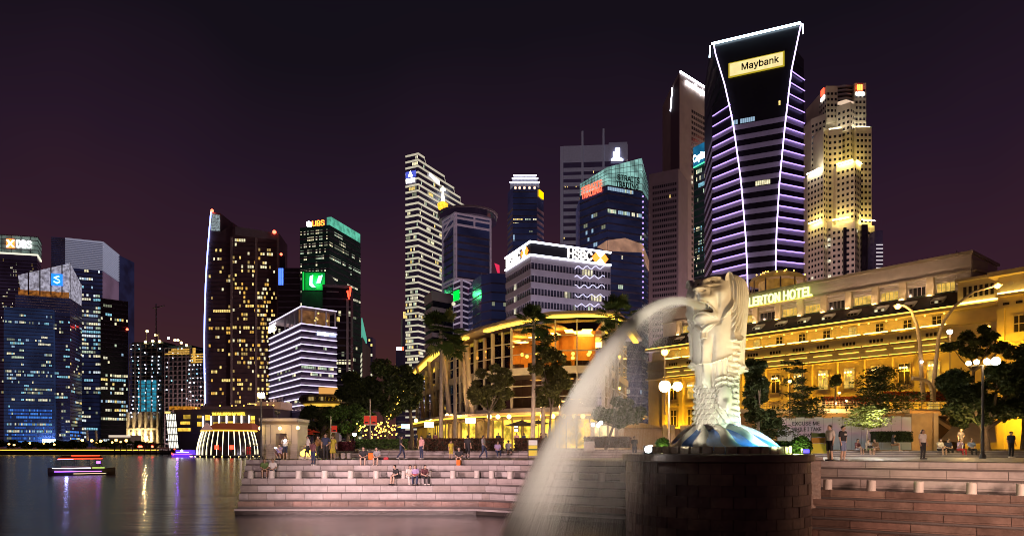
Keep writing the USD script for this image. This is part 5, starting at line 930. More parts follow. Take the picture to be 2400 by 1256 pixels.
for i, (u, v, k) in enumerate(fp_):
    p = at(u, v, 385 + 3 * (i % 4)); t = thing('far_lamp', ('%s lamp from the left on the far quay, small, among the dark trees' if not k else '%s lamp from the left on the far quay, below the glass towers') % ORD[i], 'lamp', (p[0], p[1], 2.3), group='lamps along the far quay')
    obj('post', MB().tube([(p[0], p[1], 2.3), (p[0], p[1], p[2])], .15, 5), DARKM, t); obj('globe', MB().ball(p, .8 if v < 1034 else .55, 1), FLAMP, t)
stage.RemovePrim('/World/unused')
for u in (205, 226): t = thing('white_mast', 'white mast leaning on the far quay, %s of the two' % ('left' if u < 210 else 'right'), 'mast', (*at(u, 0, 390)[:2], 2.3)); obj('pole', MB().tube([at(u + 1, 1032, 390), at(u - 1, 1008, 390)], .5, 6), STN_WHITE, t); obj('stay', MB().bar(at(u - 1, 1010, 390), at(u - 6, 1014, 390), .3), STN_WHITE, t)
lb_ = thing('low_pavilion', 'long low pale pavilion on the far quay left of the cream columned base', 'building', at(280, 1030, 420)); obj('wall', MB().box(at(256, 0, 420)[0], at(306, 0, 420)[0], 420, 432, 2.3, ZV(1020, 420)), M('pavilion_wall', (.35, .3, .26), .7), lb_); obj('lit_eave', MB().box(at(256, 0, 420)[0], at(306, 0, 420)[0], 419.4, 419.9, ZV(1024, 420), ZV(1019, 420)), E('eave_peach', (1., .8, .6), .75), lb_)
pier = thing('timber_pier', 'dark piled jetty with red lamps in front of the far quay', 'jetty', at(330, 1060, 330)); x0, x1 = at(270, 0, 330)[0], at(425, 0, 330)[0]
obj('deck', MB().box(x0, x1, 329, 334, 1.0, 1.6), DARKM, pier)
for k in range(12): x = x0 + (x1 - x0) * k / 11; obj('pile', MB().tube([(x, 329.5, -1), (x, 329.5, 5.6 if k < 6 else 3.4)], .22, 6), DARKM, pier)
obj('roof', MB().box(at(345, 0, 330)[0], at(388, 0, 330)[0], 329, 334, 5.2, 6.), DARKM, pier); obj('roof', MB().box(at(270, 0, 330)[0], at(300, 0, 330)[0], 329, 334, 5.2, 5.6), DARKM, pier)
for u in (326, 331, 357): obj('red_lamp', MB().ball(at(u, 1046, 328.6), .55, 1), RED_LAMP, pier)

# --- bay hotel, leaning lattice tower, domed pavilion
Yh = 292.; bh = thing('bay_hotel', 'low waterfront hotel with white vertical light tubes, amber windows and planted roof', 'hotel', (*PY(520, Yh), ZT)); f = Face(PY(408, Yh + 6), PY(640, Yh)); zt = ZV(957, Yh)
obj('wall', f.box(MB(), 0, f.L, 0, zt, -20, 0), M('bay_hotel_wall', (.10, .08, .085), .6), bh); obj('parapet', f.box(MB(), f.su(470), f.L, zt + .01, zt + 1.2, -1, .2), M('bay_parapet', (.22, .17, .15), .6), bh)
obj('lettering', MB().tm(f.text('THE FULLERTON BAY HOTEL', f.su(498), ZV(972, Yh), 1.15, .4, .2, True, f.su(576) - f.su(498))), E('letter_gold', (1., .68, .06), 2.6), bh)
for u, v1 in ((478, 1009), (497, 1009), (515, 1001), (533, 1001), (550.5, 1001), (568, 1001), (585, 999)): a = f.su(u); obj('light_tube', f.box(MB(), a - .22, a + .22, ZV(v1, Yh), ZV(973, Yh), .5, .9), E('tube_white', (1., .9, .78), 3.), bh)
for u0, u1, v0, v1, k in ((430, 447, 970, 980, .4), (423, 446, 985, 993, 1), (417, 447, 1000, 1009, 1.1), (462, 473, 972, 978, .6), (462, 473, 987, 998, .8), (481, 493, 971, 983, 1.2), (480, 493, 1000, 1009, 1.1), (588, 598, 974, 984, 1.3), (587, 598, 985, 995, 1.2), (535, 548, 985, 992, .8), (500, 512, 988, 998, .6), (517, 531, 988, 995, .4), (553, 566, 990, 997, .4)):
    n = 3 if u1 - u0 < 20 else 5
    for j in range(n): obj('lit_window', f.box(MB(), f.su(u0 + (u1 - u0) * j / n) + .1, f.su(u0 + (u1 - u0) * (j + 1) / n) - .1, ZV(v1, Yh), ZV(v0, Yh), .02, .25), E('bay_window_%d' % int(k * 10), (1., .6, .07), k * 1.6, .5, .5), bh)
for v in (984, 999, 1012): obj('floor_edge', f.box(MB(), 0, f.L, ZV(v, Yh) - .4, ZV(v, Yh), .01, .35), SPAN_DARK, bh)
obj('roof_bar', f.box(MB(), f.su(400), f.su(450), ZV(958, Yh), ZV(950, Yh), -8, 1), M('roof_bar_amber', (.3, .12, .03), .6, emit=(1., .38, .03), estr=.6, evar=.8, escale=.9), bh)
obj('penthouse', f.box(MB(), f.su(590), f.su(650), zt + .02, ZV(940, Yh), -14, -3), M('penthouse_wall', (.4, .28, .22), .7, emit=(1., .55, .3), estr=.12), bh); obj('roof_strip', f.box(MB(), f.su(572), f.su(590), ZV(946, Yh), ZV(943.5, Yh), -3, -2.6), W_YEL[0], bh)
for k in range(14): p = f.p(f.su(455 + 14 * k), zt + R3.uniform(.3, 2.2), -1.5); obj('roof_lamp', MB().ball(p, .3, 1), LAMPG, bh)
lw = thing('leaning_tower', 'small leaning lattice tower of white light tubes beside the purple lit boat', 'tower', at(405, 1055, 285)); Yq = 285.
g_ = lambda u, v, o=0: at(u, v, Yq - o); core = MB(); core.hexa([g_(396, 1052), g_(416, 1052), g_(416, 1052, -4), g_(396, 1052, -4), g_(388, 966), g_(411, 966), g_(411, 966, -4), g_(388, 966, -4)]); obj('frame', core, DARKM, lw)
for j in range(5):
    for i in range(6):
        c0 = 390 + 3.9 * i; v0, v1 = 970 + 16.4 * j, 970 + 16.4 * j + 13.5; sh = lambda v: (v - 968) * .085
        if c0 + sh(v0) > 413 + sh(v0): continue
        obj('light_tube', MB().bar(g_(c0 + sh(v0) + .6, v0, .5), g_(c0 + sh(v1) + .6, v1, .5), .36), E('tube_cream', (1., .93, .78), 2.2), lw)
obj('cap', MB().box(g_(388, 0)[0], g_(400, 0)[0], Yq - .8, Yq - .2, ZV(969, Yq), ZV(964, Yq)), W_YEL[0], lw)
dp = thing('dome_pavilion', 'glass pavilion with curved white light ribs and red tiled roof standing in the water', 'pavilion', at(530, 1068, 280)); Yd = 280.; xc = at(528, 0, Yd)[0]; hw = (600 - 458) / 2 * Yd / F; zt = ZV(1010, Yd); zb = ZV(1064, Yd) - .4
prof = lambda t: (hw * (1 - .10 * (1 - math.sin(t * math.pi / 2)) - .0) if False else hw * (.80 + .20 * math.cos(t * 1.35)), zb + (zt - zb) * t)
sh_ = MB(); sh_.lathe([(prof(t)[0] - .25, prof(t)[1]) for t in np.linspace(0, 1, 9)], (xc, Yd + 4, 0), 40); obj('glass_shell', sh_, M('pavilion_glass', (.02, .02, .02), .15, spec=.7), dp)
for k in range(34):
    a = math.pi + math.pi * (k + .5) / 17
    if k < 17: obj('rib', MB().tube([(xc + prof(t)[0] * math.cos(a), Yd + 4 + prof(t)[0] * math.sin(a), prof(t)[1]) for t in np.linspace(0, 1, 9)], .16, 4), E('rib_cream', (1., .86, .55), 2.4), dp)
obj('deck', MB().lathe([(hw + 2.5, .55), (hw + 2.5, 1.0), (0, 1.0)], (xc, Yd + 4, 0), 40), DARKM, dp); obj('eave', MB().lathe([(hw * .86, zt - .1), (hw * .9, zt + .1), (hw * .86, zt + .5)], (xc, Yd + 4, 0), 40), E('eave_gold', (1., .55, .06), 1.5), dp)
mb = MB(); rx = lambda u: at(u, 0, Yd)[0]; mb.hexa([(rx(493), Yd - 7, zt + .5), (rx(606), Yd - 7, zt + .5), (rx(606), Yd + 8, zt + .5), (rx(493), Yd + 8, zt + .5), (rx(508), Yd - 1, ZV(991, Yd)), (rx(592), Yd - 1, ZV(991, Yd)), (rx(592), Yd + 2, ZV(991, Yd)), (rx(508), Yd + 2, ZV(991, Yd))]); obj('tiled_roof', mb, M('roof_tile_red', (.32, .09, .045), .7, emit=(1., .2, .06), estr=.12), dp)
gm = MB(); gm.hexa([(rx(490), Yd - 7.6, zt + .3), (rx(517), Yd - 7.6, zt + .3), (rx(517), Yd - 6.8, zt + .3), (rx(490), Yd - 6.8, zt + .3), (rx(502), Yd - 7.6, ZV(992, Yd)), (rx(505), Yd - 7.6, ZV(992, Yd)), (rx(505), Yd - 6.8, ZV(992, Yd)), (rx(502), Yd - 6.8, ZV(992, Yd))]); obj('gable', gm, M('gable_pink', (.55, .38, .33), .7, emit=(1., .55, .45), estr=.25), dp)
for u in (563, 529): obj('red_sign', MB().box(rx(u), rx(u + 8), Yd - hw + 2, Yd - hw + 2.3, ZV(1052, Yd), ZV(1043, Yd)), SIGN_R, dp)
for k in range(15): a = math.pi + math.pi * (k + .5) / 15; obj('deck_lamp', MB().ball((xc + (hw + 2.3) * math.cos(a), Yd + 4 + (hw + 2.3) * math.sin(a), .42), .2, 1), LAMPW, dp)
# round restaurant disc on a hidden tower
rd = thing('disc_restaurant', 'round disc shaped rooftop restaurant with an orange lit box on top, above the dark trees', 'restaurant', at(765, 950, 150)); c = at(768, 0, 150); r = 62 * 150 / F; Zq = lambda v: ZV(v, 150)
obj('disc', MB().lathe([(0, Zq(954)), (r * .7, Zq(954)), (r * .97, Zq(946)), (r, Zq(930)), (r * .93, Zq(927)), (0, Zq(926))], (c[0], c[1], 0), 40), M('disc_wall', (.28, .24, .2), .6), rd); obj('glow_ring', MB().lathe([(r * .66, Zq(953.8)), (r * .9, Zq(948.5))], (c[0], c[1] - .15, -.1), 40), E('ring_gold', (1., .58, .07), 1.3, .6, .5), rd)
obj('lit_box', MB().box(at(747, 0, 147)[0], at(793, 0, 147)[0], 147, 152, Zq(926), Zq(910)), M('box_orange', (.5, .3, .1), .6, emit=(1., .48, .12), estr=.75), rd); obj('column', MB().lathe([(3, 4), (3, Zq(954))], (c[0], c[1], 0), 16), M('disc_wall', (.28, .24, .2), .6), rd)
for k in range(26): a = math.pi + math.pi * (k + .5) / 26; obj('window', MB().box(-.24, .24, -.06, .06, 0, Zq(934) - Zq(942)).tm(trimesh.Trimesh([[0, 0, 0], [.01, 0, 0], [0, .01, 0]], [[0, 1, 2]])) if False else MB().bar((c[0] + r * .992 * math.cos(a), c[1] + r * .992 * math.sin(a), Zq(942)), (c[0] + r * 1.0 * math.cos(a), c[1] + r * 1.0 * math.sin(a), Zq(934)), .5), W_YEL[3] if R3.random() < .3 else WDARK, rd)

# --- pale kiosk on the left pier
Yk = 52.; kb = thing('stone_kiosk', 'pale stone kiosk with a yellow lamp over its dark doorway on the left pier', 'kiosk', at(654, 1075, Yk)); x = lambda u: at(u, 0, Yk)[0]; zk = lambda v: ZV(v, Yk); KST = M('kiosk_stone', (.46, .42, .42), .65, var=.1, scale=.8)
for u0, u1 in ((612, 646), (672, 697)): obj('wall', MB().box(x(u0), x(u1), Yk, Yk + 2.6, ZL, zk(994)), KST, kb)
obj('wall', MB().box(x(646), x(672), Yk + .9, Yk + 2.6, ZL, zk(994)), M('kiosk_recess', (.2, .14, .11), .7), kb); obj('wall', MB().box(x(646), x(672), Yk, Yk + .89, zk(1015), zk(994)), KST, kb)
for k in range(8): 
    v0 = 1040 + 5 * k
    if v0 < 1072:
        for u0, u1 in ((611.5, 646), (672, 697.5)): obj('stone_course', MB().box(x(u0), x(u1), Yk - .06, Yk - .001, zk(v0 + 4.2), zk(v0)), STONE[1], kb)
for u in (623, 634, 684): obj('panel_joint', MB().box(x(u) - .015, x(u) + .015, Yk - .012, Yk - .002, zk(1039), zk(995)), JOINT, kb)
obj('band', MB().box(x(610), x(699), Yk - .15, Yk + 2.8, zk(994) + .01, zk(986.5)), M('kiosk_band', (.16, .12, .10), .6), kb); obj('roof', MB().prism([(x(610), Yk - .3), (x(698), Yk - .3), (x(698), Yk + 3), (x(610), Yk + 3)], zk(986.4), zk(980)), KST, kb)
for u, v in ((656, 1003), (610, 1003), (698, 1002)): obj('lamp', MB().ball(at(u, v, Yk - .35), .14, 1), LAMPW, kb)
lamp_light('kiosk_lamp', tuple(at(656, 1004, Yk - .9)), 9, (1., .62, .12), .1); lamp_light('kiosk_lamp', tuple(at(607, 1006, Yk - .4)), 4, (1., .62, .12), .1)
obj('roof_camera', MB().tube([at(650, 980, Yk), at(650, 966, Yk)], .05, 6).ball(at(650, 966, Yk), .22, 1), DARKM, kb)

# --- elevated road with railing, flowers and tall curved lamps in front of the hotel
Yb_ = 77.; rdk = thing('road_bridge', 'elevated road with thin railings and glowing underside in front of the hotel', 'bridge', at(2000, 960, Yb_)); x = lambda u: at(u, 0, Yb_)[0]; zq = lambda v: ZV(v, Yb_)
obj('deck', MB().box(x(1735), x(2245), Yb_, Yb_ + 12, zq(967), zq(958)), M('bridge_pale', (.6, .52, .42), .6), rdk); obj('wall', MB().box(x(1735), x(2245), Yb_ + 1.5, Yb_ + 11, ZT, zq(967) - .01), M('bridge_wall', (.3, .2, .12), .8), rdk)
mb = MB(); 
for k in range(62): xx = x(1740) + (x(2240) - x(1740)) * k / 61; mb.bar((xx, Yb_ + .2, zq(958)), (xx, Yb_ + .2, zq(939)), .06)
for v in (941, 946, 951): mb.bar((x(1740), Yb_ + .2, zq(v)), (x(2240), Yb_ + .2, zq(v)), .06)
obj('railing', mb, M('railing_brass', (.4, .32, .2), .45), rdk)
obj('canopy', MB().hexa([(x(2128), Yb_ - 12, zq(985)), (x(2236), Yb_ - 12, zq(985)), (x(2245), Yb_ - 1, zq(975)), (x(2120), Yb_ - 1, zq(975)), (x(2132), Yb_ - 12, zq(979)), (x(2250), Yb_ - 12, zq(977)), (x(2250), Yb_ - 1, zq(962)), (x(2120), Yb_ - 1, zq(962))]), M('canopy_orange', (.55, .32, .12), .6), rdk)
for u in (1900, 1990, 2060): lamp_light('underbridge_lamp', tuple(at(u, 985, Yb_ - 2)), 130, (1., .58, .16), .2)
lamp_light('deck_lamp_glow', tuple(at(1960, 945, Yb_ - 1.)), 70, (1., .7, .35), .2); lamp_light('canopy_lamp', tuple(at(2160, 1000, Yb_ - 14)), 420, (1., .52, .12), .2)
wl = thing('yellow_wall', 'tall plain ochre wall end right of the painted hoarding', 'wall', at(2165, 1045, 56)); obj('panel', MB().box(at(2137, 0, 56)[0], at(2185, 0, 56)[0], 56, 57, ZT - .3, ZV(968, 56)), M('wall_ochre', (.5, .34, .16), .75, var=.2), wl); obj('pier', MB().box(at(2185.5, 0, 56)[0], at(2196, 0, 56)[0], 55.8, 57, ZT - .3, ZV(968, 56)), M('wall_ochre_light', (.62, .46, .26), .75), wl)
ua = thing('underpass', 'dark underpass mouth with slanting beams beside the ochre wall', 'underpass', at(2225, 1040, 62)); obj('back_wall', MB().box(at(2196, 0, 62)[0], at(2262, 0, 62)[0], 62, 63, ZT, ZV(975, 62)), M('underpass_dark', (.12, .08, .05), .8), ua)
for u in (2198, 2222): obj('beam', MB().bar(at(u, 982, 60), at(u + 36, 1006, 60), .45), M('beam_tan', (.45, .32, .18), .7), ua)
tn = thing('sail_tent', 'pale orange lit sail tent under the big dark tree at the right', 'tent', at(2270, 1040, 60)); X = lambda u, v, Y: at(u, v, Y)
mb = MB(); mb.add([X(2204, 1030, 58), X(2240, 990, 60), X(2268, 972, 62), X(2300, 970, 62), X(2330, 986, 60), X(2336, 1036, 58), X(2270, 1040, 57), X(2270, 1000, 59)], t=[[0, 1, 7], [1, 2, 7], [2, 3, 7], [3, 4, 7], [4, 5, 7], [5, 6, 7], [6, 0, 7]]); obj('fabric', mb, M('tent_fabric', (.62, .48, .34), .8), tn); obj('mast', MB().tube([X(2300, 1042, 63), X(2300, 969, 63)], .08, 6), DARKM, tn)
lamp_light('tent_lamp', tuple(at(2262, 1010, 52)), 120, (1., .56, .2), .2); lamp_light('tent_lamp', tuple(at(2360, 1000, 52)), 26, (1., .6, .3), .2)
# painted hoarding
Fh = Face(PY(1822, 59.5), PY(2136, 56.)); hd = thing('painted_hoarding', 'long pastel painted hoarding with EXCUSE ME WHILE I TAKE A SHOWER lettering', 'hoarding', (*Fh.p(12, 0)[:2], ZT)); zh0, zh1 = ZT + .05, 6.75
PST_ = usdkit.material(stage, '/World/Looks/pastel_print', {'g': ('geometry', {}), 's': ('separate_xyz', {}), 'n': ('noise_texture', {'scale': .45, 'detail': 2.}), 'a': ('math', {'math_type': 'multiply_add', 'value2': 3.2, 'value3': 0.}), 'b': ('math', {'math_type': 'add'}), 'mr': ('map_range', {'from_min': 5.2, 'from_max': 9.2, 'to_min': 0., 'to_max': 1.}),
    'r': ('rgb_ramp', {'ramp': [(0., (.30, .42, .52)), (.3, (.42, .50, .58)), (.48, (.56, .42, .56)), (.66, (.54, .55, .50)), (1., (.58, .58, .42))]}), 'p': ('principled_bsdf', {'roughness': .55})},
    [('g.position', 's.vector'), ('g.position', 'n.vector'), ('n.fac', 'a.value1'), ('s.z', 'b.value1'), ('a.value', 'b.value2'), ('b.value', 'mr.value'), ('mr.result', 'r.fac'), ('r.color', 'p.base_color')], surface='p.BSDF')
n = 14
for k in range(n): obj('panel', Fh.box(MB(), Fh.L * k / n + .012, Fh.L * (k + 1) / n - .012, zh0, zh1 - .08 * (k % 2) - .0, -.06, R3.uniform(0, .02)), PST_, hd)
for k in range(n + 1): obj('batten', Fh.box(MB(), max(0, Fh.L * k / n - .03), min(Fh.L, Fh.L * k / n + .03), zh0, zh1 + .02, -.14, -.07), DARKM, hd)
for i, (w, u0, u1, v) in enumerate((('EXCUSE ME', 1856, 1921, 996), ('WHILE I TAKE', 1856, 1925, 1009.5), ('A SHOWER', 1856, 1920, 1024))): obj('lettering', MB().tm(Fh.text(w, Fh.su(u0), Fh.zv(1890, v), .31, .022, .02, True, Fh.su(u1) - Fh.su(u0))), BLACK, hd)
for u, w in ((1849, "'"), (1853, "'")): obj('lettering', MB().tm(Fh.text(w, Fh.su(u), Fh.zv(u, 988), .26, .022, .02, True)), BLACK, hd)
mb = MB(); Fh.poly(mb, [(Fh.su(u), Fh.zv(u, v)) for u, v in ((1825, 1014), (1832, 1009), (1842, 1009), (1838, 1015), (1829, 1018))], .022, .04); obj('painted_mark', mb, M('print_dark', (.06, .05, .06), .6), hd)
lamp_light('hoarding_fill', tuple(at(1895, 975, 49)), 240, (1., .92, .85), .25); lamp_light('hoarding_fill', tuple(at(2060, 975, 48)), 170, (1., .92, .85), .25)  # unseen lamps added out front to brighten the hoarding
# ------------------------------------------------------------ the fountain statue: lion head, mane, scaled fish body
PHI = math.radians(47.); FW = np.array([-math.sin(PHI), -math.cos(PHI)]); RT = np.array([math.cos(PHI), -math.sin(PHI)]); SC = np.array([9.55, 31.75]); SB = 5.0
def sp(r, th, zl):
    r, th, zl = np.broadcast_arrays(r, th, zl)
    return np.stack([SC[0] + r * (np.cos(th) * FW[0] + np.sin(th) * RT[0]), SC[1] + r * (np.cos(th) * FW[1] + np.sin(th) * RT[1]), SB + zl], -1)
def sstep(x, a, b): t = np.clip((x - a) / (b - a), 0, 1); return t * t * (3 - 2 * t)
def G(x, z, cx, cz, sx, sz): return np.exp(-((x - cx) / sx) ** 2 - ((z - cz) / sz) ** 2)
KZ = [-.1, .6, 1.4, 2.2, 2.8, 3.4, 4.0, 4.8, 5.5, 6.2, 6.55, 6.8, 6.95, 7.06, 7.12, 7.14]
KR = [1.00, .95, .90, .92, .96, 1.0, 1.05, 1.10, 1.16, 1.19, 1.14, 1.02, .86, .62, .32, .0]
from scipy.interpolate import PchipInterpolator
prof_ = PchipInterpolator(KZ, KR)
def scales(th, zl, pz=.19, pt=.23, amp=.05):
    best = np.zeros_like(th)
    for dk in (0, 1):
        k = np.floor(zl / pz) + dk; b = 1 - (zl - (k - 1) * pz) / pz            # 0 at the scale's root, 1 and more towards its rounded lower end
        a = th / pt + .5 * (k % 2); a = a - np.round(a)
        t = (b + 1.) / 2 if dk == 1 else b / 2; edge = 1 - (2 * np.abs(a)) ** 2 * .55
        h = np.where(t < edge, amp * (.25 + .75 * t), 0); best = np.maximum(best, h)
    return best
def srad(th, zl):
    a = np.abs(th); r = prof_(np.clip(zl, -.1, 7.14)); x = 1.22 * th
    fe_ = .66 + .44 * np.clip((zl - 4.8) / 1.0, 0, 1); face = sstep(a, fe_ + .06, fe_ - .08) * sstep(zl, 4.60, 4.85)
    mend = np.where(th > 0, np.where(th < 1.50, 4.02, 2.72), 2.95) + .10 * np.sin(th * 9)
    # mane and beard: thick strands that sweep from the brow past the cheeks to a point on the chest
    up = np.clip(zl - 4.38, 0, 1.5); psi = a - 1.0 * np.minimum(up, 1.15) * sstep(a, 1.9, .9)
    strand = np.abs(np.sin(11.5 * psi - 1.2)) ** .7
    mane = sstep(a, 1.02, 1.16) * (zl > mend)
    beard = sstep(a, 1.16, 1.08) * (1 - face) * sstep(psi, .17, .11) * (zl > 4.1)
    r = r + mane * (.19 * strand + .02) + mane * .26 * np.exp(-np.maximum(0, zl - mend) / .15) + beard * (.17 * strand + .13)
    r = r - .12 * np.exp(-((a - 1.08) / .05) ** 2) * sstep(zl, 4.9, 5.2) * sstep(zl, 7.05, 6.8)
    bib_end = 2.95 + .38 * np.clip(a - .15, 0, 2) ** 1.3
    bib = sstep(a, 1.22, 1.12) * (zl > bib_end) * (1 - face) * (1 - beard)
    r = r + bib * (.09 + .10 * np.exp(-np.maximum(0, zl - bib_end) / .12) + .05 * np.exp(-((a - .55) / .25) ** 2))
    pil = sstep(zl, 1.7, 2.2) * sstep(zl, 4.45, 3.75); c0 = .02 + .05 * (zl - 3)
    r = r + pil * (.26 * np.exp(-((th - c0) / .15) ** 2) - .10 * np.exp(-((np.abs(th - c0) - .30) / .07) ** 2))
    low = (zl <= bib_end) & (zl <= mend)
    pleat = low * sstep(zl, 1.85, 2.05) * sstep(a, .98, .85)
    r = r + pleat * .06 * np.abs(np.sin(th * 13 + .8 * (zl - 2.4)))
    sc = low * (1 - pleat) * (zl < np.where(a < .98, 2.05, 4.05))
    r = r + sc * scales(th, zl, .235, .32, .085)
    col = np.exp(-((th - 1.45) / .26) ** 2) * (zl < mend) + .75 * np.exp(-((th + 1.02) / .20) ** 2) * (zl < 2.1)
    r = r + col * (.17 * np.abs(np.sin(zl * math.pi / .27 + th * 1.5)) ** .8 + .02)
    mx, mz = (th - .86) * 1.0, zl - 1.42
    d = np.sqrt((mx / .36) ** 2 + ((mz + .10 * np.abs(mx)) / .60) ** 2); drop = sstep(d, 1.0, .86)
    for k, c in enumerate((.20, .44, .68)): r = r + .10 * np.exp(-((np.sqrt(mx ** 2 + (mz - .12) ** 2) - (.40 + .22 * k)) / .05) ** 2) * (mz > .05) * sstep(np.abs(mx), .55, .35)
    r = np.where(d < 1, r * (1 - drop) + drop * (prof_(zl) + .10 + .16 * np.sqrt(np.clip(1 - d ** 2, 0, 1))), r)
    r = r + .16 * np.exp(-(mx / .12) ** 2) * sstep(mz, -.80, -.5) * sstep(mz, .05, -.3) * (d < 1.3)
    A = a * 1.22
    add = .50 * G(x, zl, 0, 5.90, .50, .40) + .42 * G(x, zl, 0, 6.27, .30, .17) + .20 * np.exp(-(x / .22) ** 2) * sstep(zl, 6.15, 6.4) * sstep(zl, 6.98, 6.72)
    add += .18 * G(A, zl, .30, 5.84, .22, .17) - .10 * np.exp(-(x / .04) ** 2) * sstep(zl, 5.65, 5.75) * sstep(zl, 6.15, 6.0)
    add += .42 * G(x, zl, 0, 5.06, .46, .22) + .14 * G(x, zl, 0, 4.85, .28, .16)
    add += .27 * G(A, zl, .45, 6.84, .30, .07) - .24 * G(A, zl, .45, 6.65, .22, .075) + .17 * G(A, zl, .45, 6.62, .10, .06) + .14 * G(A, zl, .46, 6.50, .22, .045) - .10 * G(A, zl, .45, 6.40, .2, .04)
    add += .20 * G(A, zl, .80, 6.12, .26, .28) - .14 * G(A, zl, .66, 5.72, .09, .30) - .06 * G(A, zl, .36, 6.12, .05, .25) + .05 * np.sin(zl * 30 + 6 * a) * G(A, zl, .15, 6.98, .3, .09)
    add -= .26 * G(A, zl, .16, 6.19, .07, .055)
    e_ = lambda rx, rz: ((np.abs(x) / rx) ** 3 + (np.abs(zl - 5.48 + .16 * (x / .4) ** 2) / rz) ** 2.5)
    mth = sstep(e_(.45, .155), 1.15, .75); lip = sstep(e_(.62, .26), 1.25, .8) * (1 - mth)
    r = r + face * (add + .12 * lip - .80 * mth)
    return np.maximum(r, 0)
NT, NZ = 440, 500
TH, ZZ = np.meshgrid(np.linspace(-math.pi, math.pi, NT, endpoint=False), np.r_[np.linspace(-.1, 6.9, NZ - 30), 7.14 - .24 * np.cos(np.linspace(0, 1, 31)[1:] * math.pi / 2) ** 1.], indexing='xy')
RR = srad(TH, ZZ); SV = sp(RR, TH, ZZ).reshape(-1, 3); nz_ = ZZ.shape[0]
ii, jj = np.meshgrid(np.arange(nz_ - 1), np.arange(NT), indexing='ij'); SQ = np.stack([ii * NT + jj, ii * NT + (jj + 1) % NT, (ii + 1) * NT + (jj + 1) % NT, (ii + 1) * NT + jj], -1).reshape(-1, 4)
SMAT = M('statue_white_stone', (.74, .70, .62), .55, var=.10, scale=1.6, bump=.12, bscale=14.)
st_ = thing('fountain_statue', 'white stone lion headed fish statue spouting water on the round plinth', 'statue', (*SC, 3.9))
split = int(np.searchsorted(ZZ[:, 0], 2.9))
for nm, lo_, hi_ in (('fish_body', 0, split), ('lion_head', split, nz_ - 1)):
    q = SQ.reshape(nz_ - 1, NT, 4)[lo_:hi_].reshape(-1, 4); used = np.arange(lo_ * NT, (hi_ + 1) * NT); obj(nm, MB().add(SV[used], q=q - lo_ * NT), SMAT, st_, smooth=True)
HEAD = '/World/fountain_statue/lion_head'
for sgn in (-1, 1):                                        # ears, eyes, fangs
    c = sp(1.16, sgn * 1.02, 6.72); out = (c - np.r_[SC, c[2]]); out /= np.linalg.norm(out); fwd = np.r_[FW, 0] * .8 + out * .5; fwd /= np.linalg.norm(fwd); side = np.cross(fwd, (0, 0, 1)); side /= np.linalg.norm(side)
    U, Vv = np.meshgrid(np.linspace(-1, 1, 17), np.linspace(0, 1, 13)); w = .185 * np.sqrt(np.maximum(0, 1 - (Vv * 1.0) ** 2.2)) * 1.0
    pin = c + side * (U * w)[..., None] + np.array([0, 0, 1]) * (Vv * .36 - .08)[..., None] + fwd * (.16 * U ** 2 + .05)[..., None]; pb = pin - fwd * (.10 + .10 * (1 - U ** 2) * (1 - Vv))[..., None]
    g = np.arange(17 * 13).reshape(13, 17); q = np.stack([g[:-1, :-1], g[:-1, 1:], g[1:, 1:], g[1:, :-1]], -1).reshape(-1, 4); n = 17 * 13
    rim = [[g[i, 0], g[i + 1, 0], g[i + 1, 0] + n, g[i, 0] + n] for i in range(12)] + [[g[i + 1, -1], g[i, -1], g[i, -1] + n, g[i + 1, -1] + n] for i in range(12)]
    obj('ear', MB().add(np.vstack([pin.reshape(-1, 3), pb.reshape(-1, 3)]), q=np.vstack([q, q[:, ::-1] + n, rim])), SMAT, HEAD, smooth=50)
    te = sgn * .45 / 1.22; obj('eye', MB().ball(sp(srad(np.array([te]), np.array([6.62]))[0] - .04, te, 6.62), .075, 2), M('statue_eye', (.10, .07, .04), .4), HEAD, smooth=True)
    tf = sgn * .26; rf = float(srad(np.array([tf]), np.array([5.72]))[0]); obj('fang', MB().lathe([(.0, 5.38 + SB), (.05, 5.58 + SB), (.06, 5.70 + SB)], (*sp(rf - .10, tf, 0)[:2], 0), 8), M('statue_fang', (.8, .76, .66), .4), HEAD, smooth=40)
m = _ico(2, (0, 0, 0), 1.); v = np.array(m.vertices); v = v * (.40, .30, .10); w = np.r_[SC, SB + 5.36] + np.r_[FW, 0] * .92 + v[:, :1] * np.r_[RT, 0] + v[:, 1:2] * np.r_[FW, 0] + v[:, 2:] * np.array([0, 0, 1])
obj('tongue', MB().add(w, t=m.faces), M('statue_tongue', (.34, .24, .14), .5), HEAD, smooth=True)
# wave shaped base in alternating ridges
WPAL = M('wave_pale_tile', (.55, .52, .44), .35, var=.15, scale=3.); WBLU = M('wave_blue_lit', (.10, .20, .50), .3, var=.2, scale=3.)  # trough colour carries the blue lamplight on the base
NS = 22
for k in range(NS):
    t_ = np.linspace(0, 1, 15); w_ = np.linspace(0, 1, 7); T_, W_ = np.meshgrid(t_, w_, indexing='ij'); R0 = .75 + T_ * 2.05
    an = 2 * math.pi * (k + W_) / NS + .85 * T_ + .16 * np.sin(T_ * 5.5); R0 = R0 * (1 + .13 * T_ * np.cos(an + .5))
    hh = 1.22 * (1 - T_ ** 1.25) ** .85 + (.24 * np.sin(W_ * math.pi) if k % 2 == 0 else -.10 * np.sin(W_ * math.pi)) * np.sin(np.clip(T_ * 1.1 + .12, 0, 1) * math.pi) ** .6
    P_ = np.stack([SC[0] + R0 * np.cos(an), SC[1] + R0 * np.sin(an), 3.9 + np.maximum(hh, 0) + .002], -1); g = np.arange(15 * 7).reshape(15, 7)
    obj('wave_ridge', MB().add(P_.reshape(-1, 3), q=np.stack([g[:-1, :-1], g[1:, :-1], g[1:, 1:], g[:-1, 1:]], -1).reshape(-1, 4)), WPAL if k % 2 == 0 else WBLU, st_, smooth=True)
